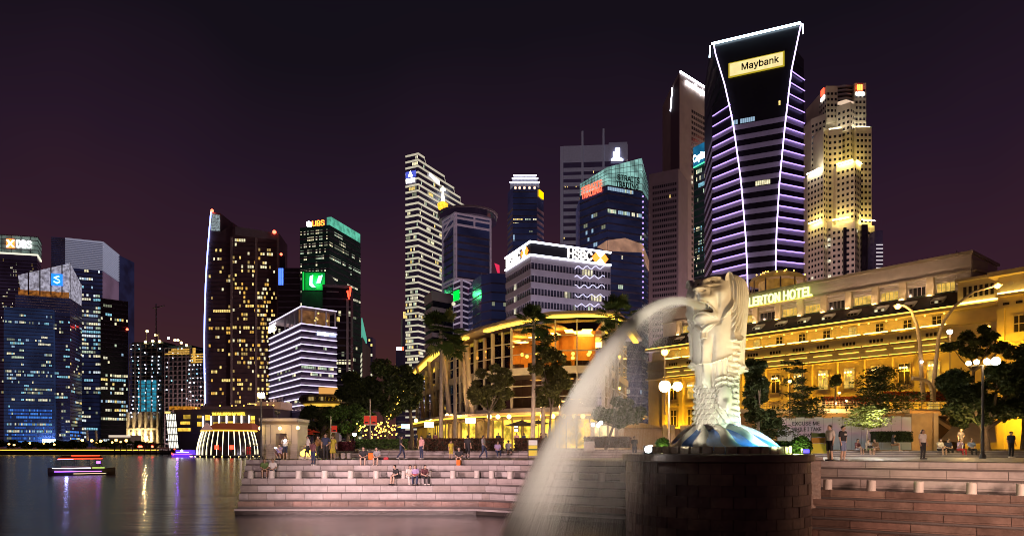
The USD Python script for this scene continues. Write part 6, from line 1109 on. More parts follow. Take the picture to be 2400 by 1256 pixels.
obj('wave_core', MB().lathe([(.9, 5.10), (0, 5.12)], (*SC, 0), 32), WPAL, st_)
KB = M('kerb_block_tan', (.40, .33, .24), .7, var=.25, scale=4.)
for k in range(40):
    a = 2 * math.pi * k / 40 + .05; ca = SC + 3.05 * np.array([math.cos(a), math.sin(a)])
    if math.sin(a) > .35: continue
    b = rbox(.30, .42, .30 + .05 * rng.random(), .05); b.apply_transform(trimesh.transformations.rotation_matrix(a, (0, 0, 1))); b.apply_translation((*ca, 3.9 + .165)); obj('kerb_block', b, KB, pl, smooth=40)
# ------------------------------------------------------------ the jet of water: fine threads leaving the mouth and spreading as they fall
jt = thing('water_jet', 'arching jet of white water from the lion mouth down to the bay', 'water jet', (8.15, 29.98, 10.42))
JM = usdkit.material(stage, '/World/Looks/water_spray', {'d': ('principled_bsdf', {'base_color': (.88, .88, .87), 'roughness': .25}), 't': ('translucent_bsdf', {'color': (.88, .88, .86)}), 'm': ('mix_closure', {'fac': .5})}, [('d.BSDF', 'm.closure1'), ('t.BSDF', 'm.closure2')], surface='m.closure')
def threads(name, n, seed, spread, drag, w0, w1, r0=.12):
    rg = np.random.default_rng(seed); q = np.linspace(0, 9.6, 30)[None, :] - .35; q = q * np.ones((n, 1)); m0 = np.array([8.15, 29.98, 10.42])
    side = np.abs(rg.normal(0, 1, (n, 1))) * spread[0] - .012; up = rg.normal(0, spread[1], (n, 1)); dr = np.abs(rg.normal(0, 1, (n, 1))) * drag; o = rg.normal(0, r0 / 2, (n, 3))
    s2 = np.array([1, -1]) / math.sqrt(2); qq = np.maximum(q, 0); along = q / (1 + dr * qq * .05); wob = .012 * qq * np.sin(qq * rg.uniform(.5, 2., (n, 1)) + rg.uniform(0, 6, (n, 1)))
    X = m0[0] + o[:, :1] - along + s2[0] * (side * qq + wob); Y_ = m0[1] + o[:, 1:2] - along + s2[1] * (side * qq + wob); Z = m0[2] + o[:, 2:] + .13 * qq - .142 * qq ** 2 + up * qq - dr * .018 * qq ** 2
    Pn = np.stack([X, Y_, Z], -1); Pn[:, :, 2] = np.maximum(Pn[:, :, 2], -.3)
    c = UsdGeom.BasisCurves.Define(stage, numbered(jt, name)); c.CreateTypeAttr('linear'); c.CreateCurveVertexCountsAttr(Vt.IntArray.FromNumpy(np.full(n, 30, np.int32))); c.CreatePointsAttr(Vt.Vec3fArray.FromNumpy((Pn - ORG[jt]).reshape(-1, 3).astype(np.float32)))
    W = np.linspace(0, 1, 30)[None] * (w1 - w0) + w0; W = W * rg.uniform(.5, 1.5, (n, 1)); c.CreateWidthsAttr(Vt.FloatArray.FromNumpy(W.reshape(-1).astype(np.float32))); c.SetWidthsInterpolation('vertex')
    UsdShade.MaterialBindingAPI.Apply(c.GetPrim()).Bind(JM); c.GetPrim().SetCustomDataByKey('kind', 'stuff')
threads('water_threads', 4600, 3, (.026, .010), .30, .00030, .00036); threads('water_threads', 1300, 5, (.012, .007), .12, .0006, .0006); threads('water_veil', 2200, 4, (.075, .016), 1.7, .00020, .00024)
# ------------------------------------------------------------ trees, palms, hedges
LF_D = LEAF('leaf_dark', (.045, .065, .022)); LF_G = LEAF('leaf_green', (.06, .11, .025)); LF_W = LEAF('leaf_warm', (.10, .10, .03)); LF_Y = LEAF('leaf_yellow_green', (.17, .20, .04)); LF_R = LEAF('leaf_red', (.35, .07, .02)); LF_P = LEAF('palm_leaf', (.05, .085, .025)); BARK = M('bark', (.13, .10, .075), .85, var=.3, scale=3., bump=.4); BARKP = M('palm_bark', (.34, .28, .23), .8, var=.2, scale=2.)
def leaves(centers, size, rg, squash=1., droop=0.):
    """many small leaf faces around the given points"""
    n = len(centers); a = rg.uniform(0, 2 * math.pi, n); el = rg.uniform(-.9, .9, n) * squash - droop
    d = np.stack([np.cos(a) * np.cos(el), np.sin(a) * np.cos(el), np.sin(el)], 1); u = rg.normal(size=(n, 3)); w = np.cross(d, u); w /= np.linalg.norm(w, axis=1, keepdims=True); s = size * rg.uniform(.6, 1.35, (n, 1))
    V = np.stack([centers - d * s, centers + w * s * .42, centers + d * s, centers - w * s * .42], 1).reshape(-1, 3); return MB().add(V, q=np.arange(4 * n).reshape(n, 4))
def clump_points(cl, n, rg, shell=.65):
    """points through the clumps (x, y, z, rx, rz), denser near each clump's skin"""
    w = np.array([c[3] ** 2 * c[4] for c in cl]); k = rg.choice(len(cl), n, p=w / w.sum()); d = rg.normal(size=(n, 3)); d /= np.linalg.norm(d, axis=1, keepdims=True); r = (shell + (1 - shell) * rg.random(n))[:, None] ** .8
    C_ = np.array(cl)[k]; return C_[:, :3] + d * r * np.stack([C_[:, 3], C_[:, 3], C_[:, 4]], 1) * rg.uniform(.75, 1.12, (n, 1))
def tree(label, u, vb, Y, h, cl_px, leaf, n=5000, size=.22, trunk=.22, seed=1, group=None, zb=None, branches=6, name='leafy_tree'):
    """cl_px: clumps given as (u, v, radius in pixels, flatness, depth offset)"""
    rg = np.random.default_rng(seed); b = at(u, vb, Y); b[2] = ZT if zb is None else zb; t = thing(name, label, 'tree', b, group=group)
    cl = [(*at(cu, cv, Y + dy), cr * (Y + dy) / F, cr * (Y + dy) / F * fl) for cu, cv, cr, fl, dy in cl_px]; top = np.mean([c[:3] for c in cl], axis=0); mid = b * .5 + top * .5; mid[2] = b[2] + (min(c[2] for c in cl) - b[2]) * .85
    mb = MB().tube([b, b * .6 + mid * .4 + np.r_[rg.normal(0, .08, 2), 0], mid], [trunk * 1.25, trunk, trunk * .8], 8)
    for c in sorted(cl, key=lambda c: -c[3])[:branches]:
        e = np.array(c[:3]); m_ = mid * .5 + e * .5 + np.r_[rg.normal(0, .2, 2), -.2]; mb.tube([mid - (0, 0, .15), m_, e], [trunk * .6, trunk * .38, trunk * .12], 6)
    obj('trunk', mb, BARK, t, smooth=60); obj('crown', leaves(clump_points(cl, n, rg), size, rg), leaf, t); return t
def blob(u0, u1, v0, v1, k, rg, r=(14, 26), fl=.75, dy=2.5):
    return [(rg.uniform(u0, u1), rg.uniform(v0, v1), rg.uniform(*r), fl, rg.uniform(-dy, dy)) for _ in range(k)]
g5 = np.random.default_rng(31)
def ell(cu, cv, ru, rv, k, r, dy=3.):
    o = []
    while len(o) < k:
        x, y = g5.uniform(-1, 1, 2)
        if x * x + y * y < 1: o.append((cu + x * ru, cv + y * rv, g5.uniform(*r), .8, g5.uniform(-dy, dy)))
    return o
# dark trees in the middle left
tree('tall dark round tree in front of the far end of the glass restaurant', 905, 1045, 72, 9, ell(905, 910, 66, 52, 22, (16, 27)), LF_D, 8000, .26, .3, 2)
tree('dark spreading tree whose crown touches the foot of the disc restaurant', 830, 1045, 75, 8, ell(835, 935, 40, 50, 16, (15, 24)), LF_D, 5000, .26, .28, 3)
tree('low dark bushy tree above the red parasols', 745, 1040, 70, 6, ell(752, 985, 48, 28, 16, (13, 21)), LF_D, 5000, .24, .22, 4)
tree('green lit tree behind the red banners', 815, 1045, 68, 7, ell(822, 985, 50, 32, 16, (12, 20)), LF_G, 5000, .22, .2, 5)
tree('slender tree at the left corner of the yellow shops', 965, 1045, 74, 8, ell(965, 905, 38, 44, 14, (12, 20)), LF_D, 4200, .24, .2, 6)
tree('airy olive tree in front of the restaurant glass, left of the tall palm trunk', 1143, 1040, 66, 9, ell(1145, 905, 52, 48, 24, (11, 19)), LF_W, 5200, .20, .12, 7)
tree('airy brownish tree right of the tall palm trunk, before the restaurant', 1290, 1040, 68, 11, ell(1290, 890, 50, 62, 28, (11, 20)) + ell(1300, 800, 22, 40, 8, (8, 13)), LF_W, 7000, .20, .13, 8)
tree('thin dark tree half veiled by the falling water', 1420, 1030, 70, 9, ell(1455, 965, 70, 28, 12, (14, 24)), LF_D, 4000, .22, .15, 9)
tree('dark tree behind the statue, right beside its scales', 1775, 1030, 55, 8, ell(1768, 905, 24, 70, 16, (12, 20)) + ell(1790, 985, 40, 18, 7, (12, 18)), LF_D, 5200, .2, .18, 10)
def tiers(label, u, vb, Y, rows, leaf, n, seed, trunk=.12, size=.13):
    rg = np.random.default_rng(seed); b = at(u, vb, Y); b[2] = ZT; t = thing('tiered_tree', label, 'tree', b); mb = MB(); top = at(u, rows[-1][0] - 6, Y); mb.tube([b, (b + top) / 2 + (.05, 0, 0), top], [trunk, trunk * .7, trunk * .25], 7); P_ = []
    for v, hw_, off in rows:
        c = at(u + off, v, Y); r = hw_ * Y / F; o = at(u, v + hw_ * .22, Y)
        for k in range(7):
            a = 2 * math.pi * k / 7 + rg.uniform(-.3, .3); q_ = rg.uniform(.5, 1.15); e = c + (r * q_ * math.cos(a), r * q_ * math.sin(a), rg.uniform(-.16, .22) * r); mb.tube([o, (o + e) / 2 + (0, 0, .06 * r), e], [trunk * .45, trunk * .25, trunk * .08], 5)
            m = int(n * hw_ / sum(x[1] for x in rows) / 7); s = rg.random(m) ** .6; P_.append(o + (e - o) * s[:, None] + rg.normal(size=(m, 3)) * (.18 * r, .18 * r, .075 * r) + (0, 0, .04 * r))
    obj('trunk', mb, BARK, t, smooth=60); obj('crown', leaves(np.vstack(P_), size, rg, .35), leaf, t); return t
tiers('dark tiered tree left of the painted lettering, in front of the gold hotel wall', 1880, 1040, 63, [(985, 58, -8), (970, 46, 14), (958, 50, -6), (940, 40, 16), (925, 36, -12), (908, 32, 6), (893, 30, -18), (868, 26, -22), (850, 22, -34)], LF_D, 5200, 21)
tiers('large dark tiered tree in front of the hotel, middle of the road bridge', 2062, 1040, 62, [(985, 50, 10), (950, 78, 0), (925, 74, 12), (902, 60, 8), (884, 48, -2), (868, 30, 2)], LF_D, 6500, 22)
tiers('small young tiered tree lit from below in front of the painted hoarding', 2031, 1046, 50, [(992, 42, -2), (978, 48, 4), (966, 40, 0), (956, 22, 0)], LF_Y, 3200, 23, .06, .10)
tiers('low spreading dark shrub tree at the left end of the hoarding', 1800, 1046, 56, [(1018, 44, 10), (1006, 52, -6), (995, 40, 0)], LF_D, 2600, 24, .08, .11)
tree('big dark dense tree at the right behind the black lamp post', 2310, 1048, 54, 8, ell(2310, 925, 105, 62, 34, (18, 32)) + ell(2250, 975, 40, 26, 6, (14, 20)), LF_D, 13000, .22, .3, 25, branches=10)
tree('dark tree cut by the right edge of the photo', 2400, 1048, 60, 9, ell(2400, 870, 40, 70, 16, (18, 28)), LF_D, 5200, .22, .25, 27)
tree('loose leafed tall tree in front of the gold strip lights at the right', 2275, 1040, 66, 9, ell(2285, 800, 74, 32, 24, (8, 15)), LF_D, 3400, .22, .16, 26)
lamp_light('tree_fill', tuple(at(2250, 1000, 49)), 60, (1., .7, .3), .15); lamp_light('tree_fill', tuple(at(1880, 1000, 59)), 50, (1., .75, .35), .15)  # unseen lamps added to lift the dark trees
# three small round potted trees on the bridge
for i, (u, v) in enumerate(((1958, 890), (2224, 880), (2230, 905))): tree('small round topped tree on the road bridge, ' + ('left of the tiered tree', 'right of the curved lamps', 'low one beside the big tree')[i], u, 955, 76, 3, [(u, v, 11, 1.1, 0), (u - 5, v + 9, 8, 1, .3), (u + 5, v + 6, 9, 1, -.3), (u + 7, v - 8, 6, 1, 0)], LF_D, 700, .16, .09, 40 + i, zb=ZV(958, 77))
# fan palms
def palm(label, u, vb, Y, vt, hw_, seed, skirt=1., lean=0):
    rg = np.random.default_rng(seed); b = at(u, vb, Y); b[2] = ZT; top = at(u + lean, vt, Y); t = thing('fan_palm', label, 'palm', b); r = hw_ * Y / F
    obj('trunk', MB().tube([b, b * .5 + top * .5 + (.06, 0, 0), top], [.25, .19, .15], 9), BARKP, t, smooth=60)
    for k in range(34):
        a = rg.uniform(0, 2 * math.pi); el = rg.uniform(-1.0, 1.35) * (skirt if k % 3 else 1.); L_ = r * rg.uniform(.42, .62); d = np.array([math.cos(a) * math.cos(el), math.sin(a) * math.cos(el), math.sin(el)]); h = top + d * L_ - (0, 0, .10 * L_ * (1.2 - math.sin(el)))
        s = np.cross(d, (0, 0, 1.)); s /= np.linalg.norm(s) + 1e-9; n_ = np.cross(s, d); mb = MB(); mb.tube([top - (0, 0, .1), h], [.03, .018], 4, caps=False); V, Q = [], []
        for j in range(15):
            b_ = (j - 7) / 7 * 1.75; dd = d * math.cos(b_) + s * math.sin(b_); l2 = r * .50 * (1 - .25 * abs(b_) / 1.75) * rg.uniform(.9, 1.1); w = r * .035; e1 = h + dd * l2 * .6 - n_ * .02 * r; e2 = h + dd * l2 - (0, 0, .16 * l2); sd = np.cross(dd, n_); i0 = len(V); V += [h, e1 + sd * w, e2, e1 - sd * w]; Q.append([i0, i0 + 1, i0 + 2, i0 + 3])
        obj('frond', mb.add(V, q=Q), LF_P, t)
    return t
palm('tall fan palm at the left in front of the cream banded tower', 1033, 1040, 70, 775, 64, 1); palm('tallest thin fan palm standing before the middle of the restaurant', 1248, 1042, 66, 752, 50, 2, lean=3); palm('fan palm whose trunk is veiled by the water, right of the restaurant', 1445, 1040, 72, 735, 56, 3); palm('lower drooping fan palm beside the left palm', 1066, 1040, 74, 815, 34, 4); palm('lower fan palm beside the one behind the water', 1430, 1040, 75, 778, 30, 5); palm('lower ragged fan palm just right of the thin one', 1272, 1040, 71, 800, 34, 6)
# hedges and flowers
def hedge(label, u0, u1, v0, v1, Y, leaf, n, seed, depth=1.2, name='hedge', size=.10):
    rg = np.random.default_rng(seed); a, b = at(u0, v1, Y), at(u1, v0, Y); a[2] = max(a[2], ZT) if Y > 50 else a[2]; c = (a + b) / 2; t = thing(name, label, 'hedge', (c[0], Y + depth / 2, a[2]))
    obj('soil', MB().box(a[0] + .08, b[0] - .08, Y + .1, Y + depth - .1, a[2] - .02, b[2] - .12), M('hedge_core', (.02, .025, .01), .9), t); P_ = np.c_[rg.uniform(a[0], b[0], n), rg.uniform(Y, Y + depth, n), rg.uniform(a[2], b[2], n)]
    f = rg.random(n); P_[f < .5, 1] = Y + rg.uniform(-.05, .12, (f < .5).sum()); m = (f > .5) & (f < .85); P_[m, 2] = b[2] + rg.uniform(-.1, .06, m.sum()); obj('foliage', leaves(P_, size, rg), leaf, t); return t
hedge('long clipped green hedge under the red banners', 830, 955, 1030, 1050, 57, LF_G, 2600, 1); hedge('long dark red brown hedge in front of the yellow shops', 985, 1180, 1028, 1056, 56.8, LEAF('leaf_brown_red', (.10, .05, .03)), 3800, 2); hedge('round ended brown hedge beside the yellow notice board', 1205, 1300, 1028, 1056, 56.9, LEAF('leaf_brown_red', (.10, .05, .03)), 2200, 3)
hedge('dull hedge seen through the falling water', 1370, 1480, 1024, 1048, 58, LEAF('leaf_brown_red', (.10, .05, .03)), 2200, 4); hedge('dark hedge behind the seated people in front of the hoarding', 2055, 2140, 1012, 1035, 54, LF_D, 1800, 5)
hedge('red flowering shrubs along the bridge railing', 1935, 2060, 930, 948, 78, LF_R, 1800, 6, 1.2, 'flower_hedge', .14); hedge('red flowering shrubs behind the curved lamp feet', 2080, 2240, 918, 940, 78.3, LF_R, 2200, 7, 1.2, 'flower_hedge', .14)
hedge('low green hedge behind the wave base, right of the statue', 1790, 1862, 1036, 1058, 31.9, LF_G, 2600, 8, 1., 'hedge', .06)
def bush(label, u, v, r, Y, leaf, n, seed):
    rg = np.random.default_rng(seed); c = at(u, v, Y); R_b = r * Y / F; t = thing('round_bush', label, 'bush', (c[0], c[1], c[2] - R_b)); obj('core', MB().ball(c, R_b * .78, 2), M('hedge_core', (.02, .025, .01), .9), t, smooth=True); obj('foliage', leaves(clump_points([(*c, R_b, R_b)], n, rg, .85), .06, rg), leaf, t)
bush('bright green round clipped bush lit by a lamp at the right end of the plinth', 1877, 1046, 24, 31.2, LF_G, 3200, 1); bush('small bright green bush at the left foot of the wave base', 1553, 1040, 15, 34.5, LF_G, 1500, 2)
lamp_light('bush_lamp', tuple(at(1866, 1050, 30.0)), 60, (.7, 1., .3), .06); lamp_light('bush_lamp', tuple(at(1553, 1050, 33.6)), 24, (.8, 1., .3), .06)
lamp_light('young_tree_lamp', tuple(at(2035, 1040, 48.6)), 12, (1., .85, .35), .08)
lamp_light('tree_fill', tuple(at(1143, 1005, 61)), 90, (1., .75, .4), .15); lamp_light('tree_fill', tuple(at(1290, 1005, 62)), 90, (1., .75, .4), .15); lamp_light('tree_fill', tuple(at(850, 1010, 62)), 60, (.9, 1., .4), .15); lamp_light('palm_fill', tuple(at(1033, 1000, 65)), 110, (1., .65, .45), .15); lamp_light('palm_fill', tuple(at(1240, 990, 61)), 90, (1., .65, .45), .15)  # more added fill so trees and palms are not black
# dark tree line of the far quay
far = [(20, 26), (62, 30), (105, 28), (148, 30), (172, 26), (250, 22), (315, 20), (350, 18)]
for i, (u, w) in enumerate(far): tree('dark tree on the far quay, ' + ['first', 'second', 'third', 'fourth', 'fifth', 'sixth', 'seventh', 'eighth'][i] + ' from the left', u, 1052, 395, 6, [(u + dx * w, 1041 + (i * 7 % 5) - abs(dx) * 3, 9 + 3 * math.sin(i + dx * 5), .8, 0) for dx in (-.8, -.4, 0, .4, .8)], LF_D, 900, .9, .4, 60 + i, zb=2.3, branches=3, name='quay_tree')
# ------------------------------------------------------------ lamps, boats, signs, small things
POLEB = M('pole_black', (.025, .025, .028), .4); POLEG = M('pole_grey', (.38, .32, .27), .45)
def post_lamp(name, label, u, v, Y, r, mat_, power, col, zb=None, arm=None, pole=POLEB, w=.07, cat='street lamp', group=None):
    h = at(u, v, Y); b = np.array([h[0], h[1], ZL if zb is None else zb]); t = thing(name, label, cat, b, group=group)
    obj('pole', MB().tube([b, (h[0], h[1], h[2] - r)], [w * 1.3, w], 8).lathe([(w * 2.2, 0), (w * 2.2, .12), (w * 1.3, .3)], tuple(b), 8), pole, t, smooth=40)
    obj('cap', MB().lathe([(r * .9, r * .55), (r * .4, r * 1.0), (0, r * 1.1)], tuple(h), 10), pole, t); obj('globe', MB().ball(h, r, 2), mat_, t)
    if power: lamp_light('post_lamp_light', (h[0], h[1] - r * 1.6, h[2]), power, col, r * .6)
    return t
L_WARM = E('lamp_big_warm', (1., .66, .26), 40.); L_SUN = E('lamp_big_white', (1., .86, .62), 60.)
post_lamp('street_lamp', 'black lamp post with a warm globe beside the pale kiosk at the left pier', 612, 925, 50, .26, L_WARM, 30, (1., .62, .3))
t = thing('double_lamp', 'lamp post with two very bright warm heads left of the statue', 'street lamp', (*PY(1568, 60), ZT)); c = at(1568, 905, 60)
obj('pole', MB().tube([(c[0], 60, ZT), (c[0], 60, c[2] - .2)], [.11, .08], 8), POLEG, t); obj('arm', MB().tube([at(1552, 908, 60), at(1596, 906, 60)], .06, 6), POLEG, t)
for u in (1558, 1588): obj('lamp_head', MB().ball(at(u, 905, 59.8), .50 if u < 1570 else .40, 2), L_SUN, t)
lamp_light('double_lamp_light', tuple(at(1570, 905, 58.6)), 520, (1., .72, .40), .4)
t = thing('globe_lamp', 'black lamp post carrying four bright globes in front of the big dark tree', 'street lamp', (*PY(2303, 44), ZR)); b = np.r_[PY(2303, 44), ZR]; obj('pole', MB().tube([b, at(2303, 856, 44)], [.10, .07], 8).lathe([(.2, 0), (.2, .15), (.1, .35)], tuple(b), 8), POLEB, t, smooth=40)
obj('crossbar', MB().tube([at(2266, 858, 44), at(2338, 854, 44)], .04, 6), POLEB, t)
for u, v, r in ((2270, 851, .15), (2289, 848, .16), (2313, 847, .2), (2334, 846, .26)): obj('globe', MB().ball(at(u, v, 43.9), r, 2), L_WARM if r < .25 else L_SUN, t)
lamp_light('globe_light', tuple(at(2320, 846, 43)), 60, (1., .68, .36), .3)
for i, (pts, hd) in enumerate((([(2164, 938), (2160, 880), (2156, 800), (2148, 760), (2136, 728), (2122, 717), (2108, 714)], (2104, 716)), ([(2187, 938), (2191, 870), (2200, 790), (2212, 752), (2240, 715), (2280, 685), (2332, 670)], (2338, 668)))):
    t = thing('curved_lamp', ('tall curved road lamp bending left on the bridge', 'tallest curved road lamp sweeping right on the bridge')[i], 'street lamp', at(*pts[0], 78)); p = np.array([at(u, v, 78) for u, v in pts]); obj('pole', MB().tube(p, np.linspace(.26, .10, len(p)), 8), POLEG, t, smooth=60)
    h = at(*hd, 78); m = rbox(1.0, .4, .22, .09); m.apply_translation(h); obj('lamp_head', MB().tm(m), POLEG, t); obj('lamp_glass', MB().ball(h - (0, 0, .10), .30, 2), E('sodium_lamp', (1., .48, .05), 22.), t)
    lamp_light('road_lamp_light', tuple(h - (0, .6, .7)), 260, (1., .55, .12), .3)
t = thing('curved_lamp', 'short thick curved pipe lamp at the foot of the tall curved lamps', 'street lamp', at(2186, 938, 77)); obj('pole', MB().tube([at(u, v, 77) for u, v in ((2186, 938), (2184, 912), (2176, 895), (2160, 888), (2138, 886))], .22, 8), POLEG, t, smooth=60)
for lab, u, v, Y, m_, r, pw in (('amber road lamp above the loose leafed tree at the right', 2313, 768, 74, 'sodium_lamp', .32, 60), ('white road lamp at the end of the gold strip lights', 2226, 777, 82, 'lamp_cold', .30, 40), ('amber road lamp glowing through the water spray', 1558, 825, 84, 'sodium_lamp', .42, 60), ('small white lamp on the left curved lamp pole', 2160, 847, 77.6, 'lamp_cold', .16, 12)):
    post_lamp('road_lamp', lab, u, v, Y, r, _mats[m_], pw, (1., .6, .25), zb=8.2, pole=POLEG)
for lab, u, v, Y, pw in (('small pinkish lamp among the leaves of the left tiered tree', 1851, 893, 62, 8), ('small yellow lamp before the hotel door', 1967, 920, 78.5, 8), ('small white lamp on the bridge railing', 1984, 939, 76.8, 6), ('small white lamp post in the hedge under the red banners', 831, 1017, 56.5, 5)): post_lamp('garden_lamp', lab, u, v, Y, .16, _mats['lamp_warm'] if u != 831 else _mats['lamp_cold'], pw, (1., .7, .4), zb=ZT if Y < 70 else 8.2, w=.04)
for i, (u, v) in enumerate(((1350, 934), (1311, 940))):
    c = at(u, v, 70); t = thing('disc_lamp', 'lamp with flat round shade on a pole in front of the restaurant, ' + ('near the water', 'left one')[i], 'street lamp', (c[0], c[1], ZT)); obj('pole', MB().tube([(c[0], c[1], ZT), (c[0], c[1], c[2])], .06, 6), POLEG, t); obj('shade', MB().lathe([(.75, 0), (.1, .22), (0, .24)], tuple(c), 16), POLEG, t); obj('glow', MB().lathe([(0, -.03), (.6, -.03)], tuple(c), 16), E('disc_glow', (1., .6, .15), 5.), t); obj('mast', MB().tube([(c[0], c[1], c[2] + .2), at(u, 905, 70)], .03, 5), POLEG, t); lamp_light('disc_lamp_light', tuple(c - (0, .2, .5)), 14, (1., .6, .2), .1)
# the floodlight on the plinth
t = thing('floodlight', 'very bright white floodlight on the left front rim of the plinth', 'floodlight', at(1518, 1062, 29.0)); c = at(1518, 1058, 29.0); c[2] = 4.10; m = rbox(.40, .24, .34, .05); m.apply_translation(c); obj('housing', MB().tm(m), POLEB, t); obj('lens', MB().ball(c - (0, .11, 0), .145, 2), E('flood_lens', (.92, .95, 1.), 40.), t); obj('bracket', MB().box(c[0] - .22, c[0] + .22, c[1] - .04, c[1] + .06, 3.902, 3.95), POLEB, t)
t = thing('floodlight', 'small blue lamp at the right foot of the wave base', 'floodlight', (12.75, 29.7, 3.9)); m = rbox(.3, .2, .22, .04, (12.75, 29.7, 4.02)); obj('housing', MB().tm(m), POLEB, t); obj('lens', MB().box(12.62, 12.88, 29.57, 29.598, 3.94, 4.10), E('flood_lens_violet', (.16, .12, 1.), 2.), t)
# banners
def banners(label, u, v0, v1, Y, sides, vt):
    b = np.r_[PY(u, Y), ZT]; t = thing('banner_post', label, 'banner post', b); obj('pole', MB().tube([b, at(u, vt, Y)], .06, 6), POLEG, t)
    for s in sides:
        x0, x1 = sorted((at(u + 2 * s, 0, Y)[0], at(u + 15 * s, 0, Y)[0])); q = obj('banner', MB().box(x0, x1, Y - .02, Y + .01, ZV(v1, Y), ZV(v0, Y)), M('banner_red_cloth', (.55, .035, .02), .7, emit=(1., .06, .02), estr=.22), t); xm = (x0 + x1) / 2; zm = ZV(v1 - (v1 - v0) * .3, Y); w = (x1 - x0) * .3
        obj('emblem', MB().lathe([(0, 0)] * 2, k=3) if False else MB().box(xm - w, xm + w, Y - .05, Y - .025, zm - w * .5, zm + w * .4), M('banner_black', (.02, .015, .015), .7), q); obj('strip', MB().box(x0, x1, Y - .05, Y - .025, ZV(v1, Y), ZV(v1 - (v1 - v0) * .1, Y)), M('banner_white', (.6, .55, .5), .7), q)
        obj('arm', MB().bar((x0, Y, ZV(v0, Y)), (x1, Y, ZV(v0, Y)), .05), POLEG, t)
banners('pole with two red banners in front of the trees', 868, 974, 996, 60, (-1, 1), 935); banners('pole with one red banner near the parasols', 775, 997, 1013, 62, (1,), 975)
lamp_light('banner_lamp', tuple(at(868, 965, 58)), 10, (1., .8, .5), .1)
fl_ = thing('string_lights', 'strings of tiny warm lights hanging in the trees under the red banners', 'string lights', at(880, 1010, 63)); mb = MB(); r6 = random.Random(9)
for k in range(70): mb.ball(at(r6.uniform(835, 930), 1003 + 9 * math.sin(k * .7) + r6.uniform(-6, 16), 62 + r6.uniform(-1, 1)), .065, 1)
for k in range(20): mb.ball(at(906 + 2.6 * k * .9 + 4 * math.sin(k * 2.3), 985 - 4.0 * k + 3 * math.cos(k * 1.7), 70), .055, 1)
obj('bulbs', mb, LAMPG, fl_, kind='stuff')
# bright display at the foot of the kiosk, red planter, benches
t = thing('lantern_box', 'glowing yellow lantern stall on the paving beside the kiosk', 'lantern', at(722, 1072, 50)); x = lambda u: at(u, 0, 50)[0]
for u, v, r in ((710, 1062, .20), (718, 1061, .22), (727, 1062, .22), (735, 1063, .16), (714, 1056, .12), (738, 1064, .12)): obj('lantern', MB().ball(at(u, v, 50), r, 2), E('lantern_yellow', (1., .56, .06), 6.), t)
obj('table', MB().box(x(703), x(742), 49.7, 50.5, ZL + .02, ZL + .22), M('table_white', (.5, .48, .45), .6), t); lamp_light('lantern_light', tuple(at(722, 1058, 49)), 7, (1., .6, .12), .2)
hedge('dark red planted box behind the standing group', 792, 826, 1036, 1058, 54, LEAF('leaf_maroon', (.10, .025, .035)), 1200, 12, 1., 'hedge')
for i, (u0, u1) in enumerate(((786, 796), (800, 810), (814, 823))): t = thing('stone_stool', 'pale stone stool in front of the dark red planted box, ' + ('left', 'middle', 'right')[i] + ' one', 'stool', at((u0 + u1) / 2, 1074, 53)); m = rbox(at(u1, 0, 53)[0] - at(u0, 0, 53)[0], .4, .45, .04); m.apply_translation((at((u0 + u1) / 2, 0, 53)[0], 53, ZL + .225)); obj('block', MB().tm(m), STONE[1], t)
# notice boards
def aframe(label, u, v0, v1, Y, wpx, zb, mats, yaw=0.):
    c = PY(u, Y); w = wpx * Y / F; h = ZV(v0, Y) - zb; t = thing('notice_board', label, 'notice board', (*c, zb)); f = Face(c + np.array([-w / 2, yaw * w / 2]), c + np.array([w / 2, -yaw * w / 2])); fr = MB()
    for a in (0, f.L - .05): fr.hexa([f.p(a, zb, .30), f.p(a + .05, zb, .30), f.p(a + .05, zb, .24), f.p(a, zb, .24), f.p(a, zb + h, .03), f.p(a + .05, zb + h, .03), f.p(a + .05, zb + h, -.03), f.p(a, zb + h, -.03)]); fr.hexa([f.p(a, zb, -.24), f.p(a + .05, zb, -.24), f.p(a + .05, zb, -.30), f.p(a, zb, -.30), f.p(a, zb + h - .01, .0), f.p(a + .05, zb + h - .01, .0), f.p(a + .05, zb + h - .01, -.04), f.p(a, zb + h - .01, -.04)])
    obj('frame', fr, POLEB, t); zz = lambda k: zb + h * k; oo = lambda k: .31 - .27 * k
    for k0, k1, m_ in mats: obj('poster', MB().hexa([f.p(.06, zz(k0), oo(k0)), f.p(f.L - .06, zz(k0), oo(k0)), f.p(f.L - .06, zz(k0), oo(k0) - .02), f.p(.06, zz(k0), oo(k0) - .02), f.p(.06, zz(k1), oo(k1)), f.p(f.L - .06, zz(k1), oo(k1)), f.p(f.L - .06, zz(k1), oo(k1) - .02), f.p(.06, zz(k1), oo(k1) - .02)]), m_, t)
    return t
YP = M('poster_yellow', (.65, .55, .05), .6, emit=(1., .85, .1), estr=.12); WP = M('poster_white', (.6, .6, .56), .6, emit=(1., 1., .9), estr=.12); GP = M('poster_green_dark', (.10, .16, .05), .6); OP = M('poster_orange', (.5, .28, .05), .6)
aframe('yellow and white notice board on black legs in front of the round ended hedge', 1249, 1029, 1071, 50, 24, ZL, [(.18, .45, YP), (.46, .52, GP), (.53, .70, YP), (.71, .96, WP)])
aframe('dark framed folding board with yellow poster beside the standing pair', 1925, 1012, 1077, 37.5, 36, ZR, [(.25, .6, YP), (.61, .8, OP), (.81, .97, GP)], .8)
lamp_light('board_lamp', tuple(at(1250, 1020, 47.5)), 3.5, (1., .9, .6), .1)
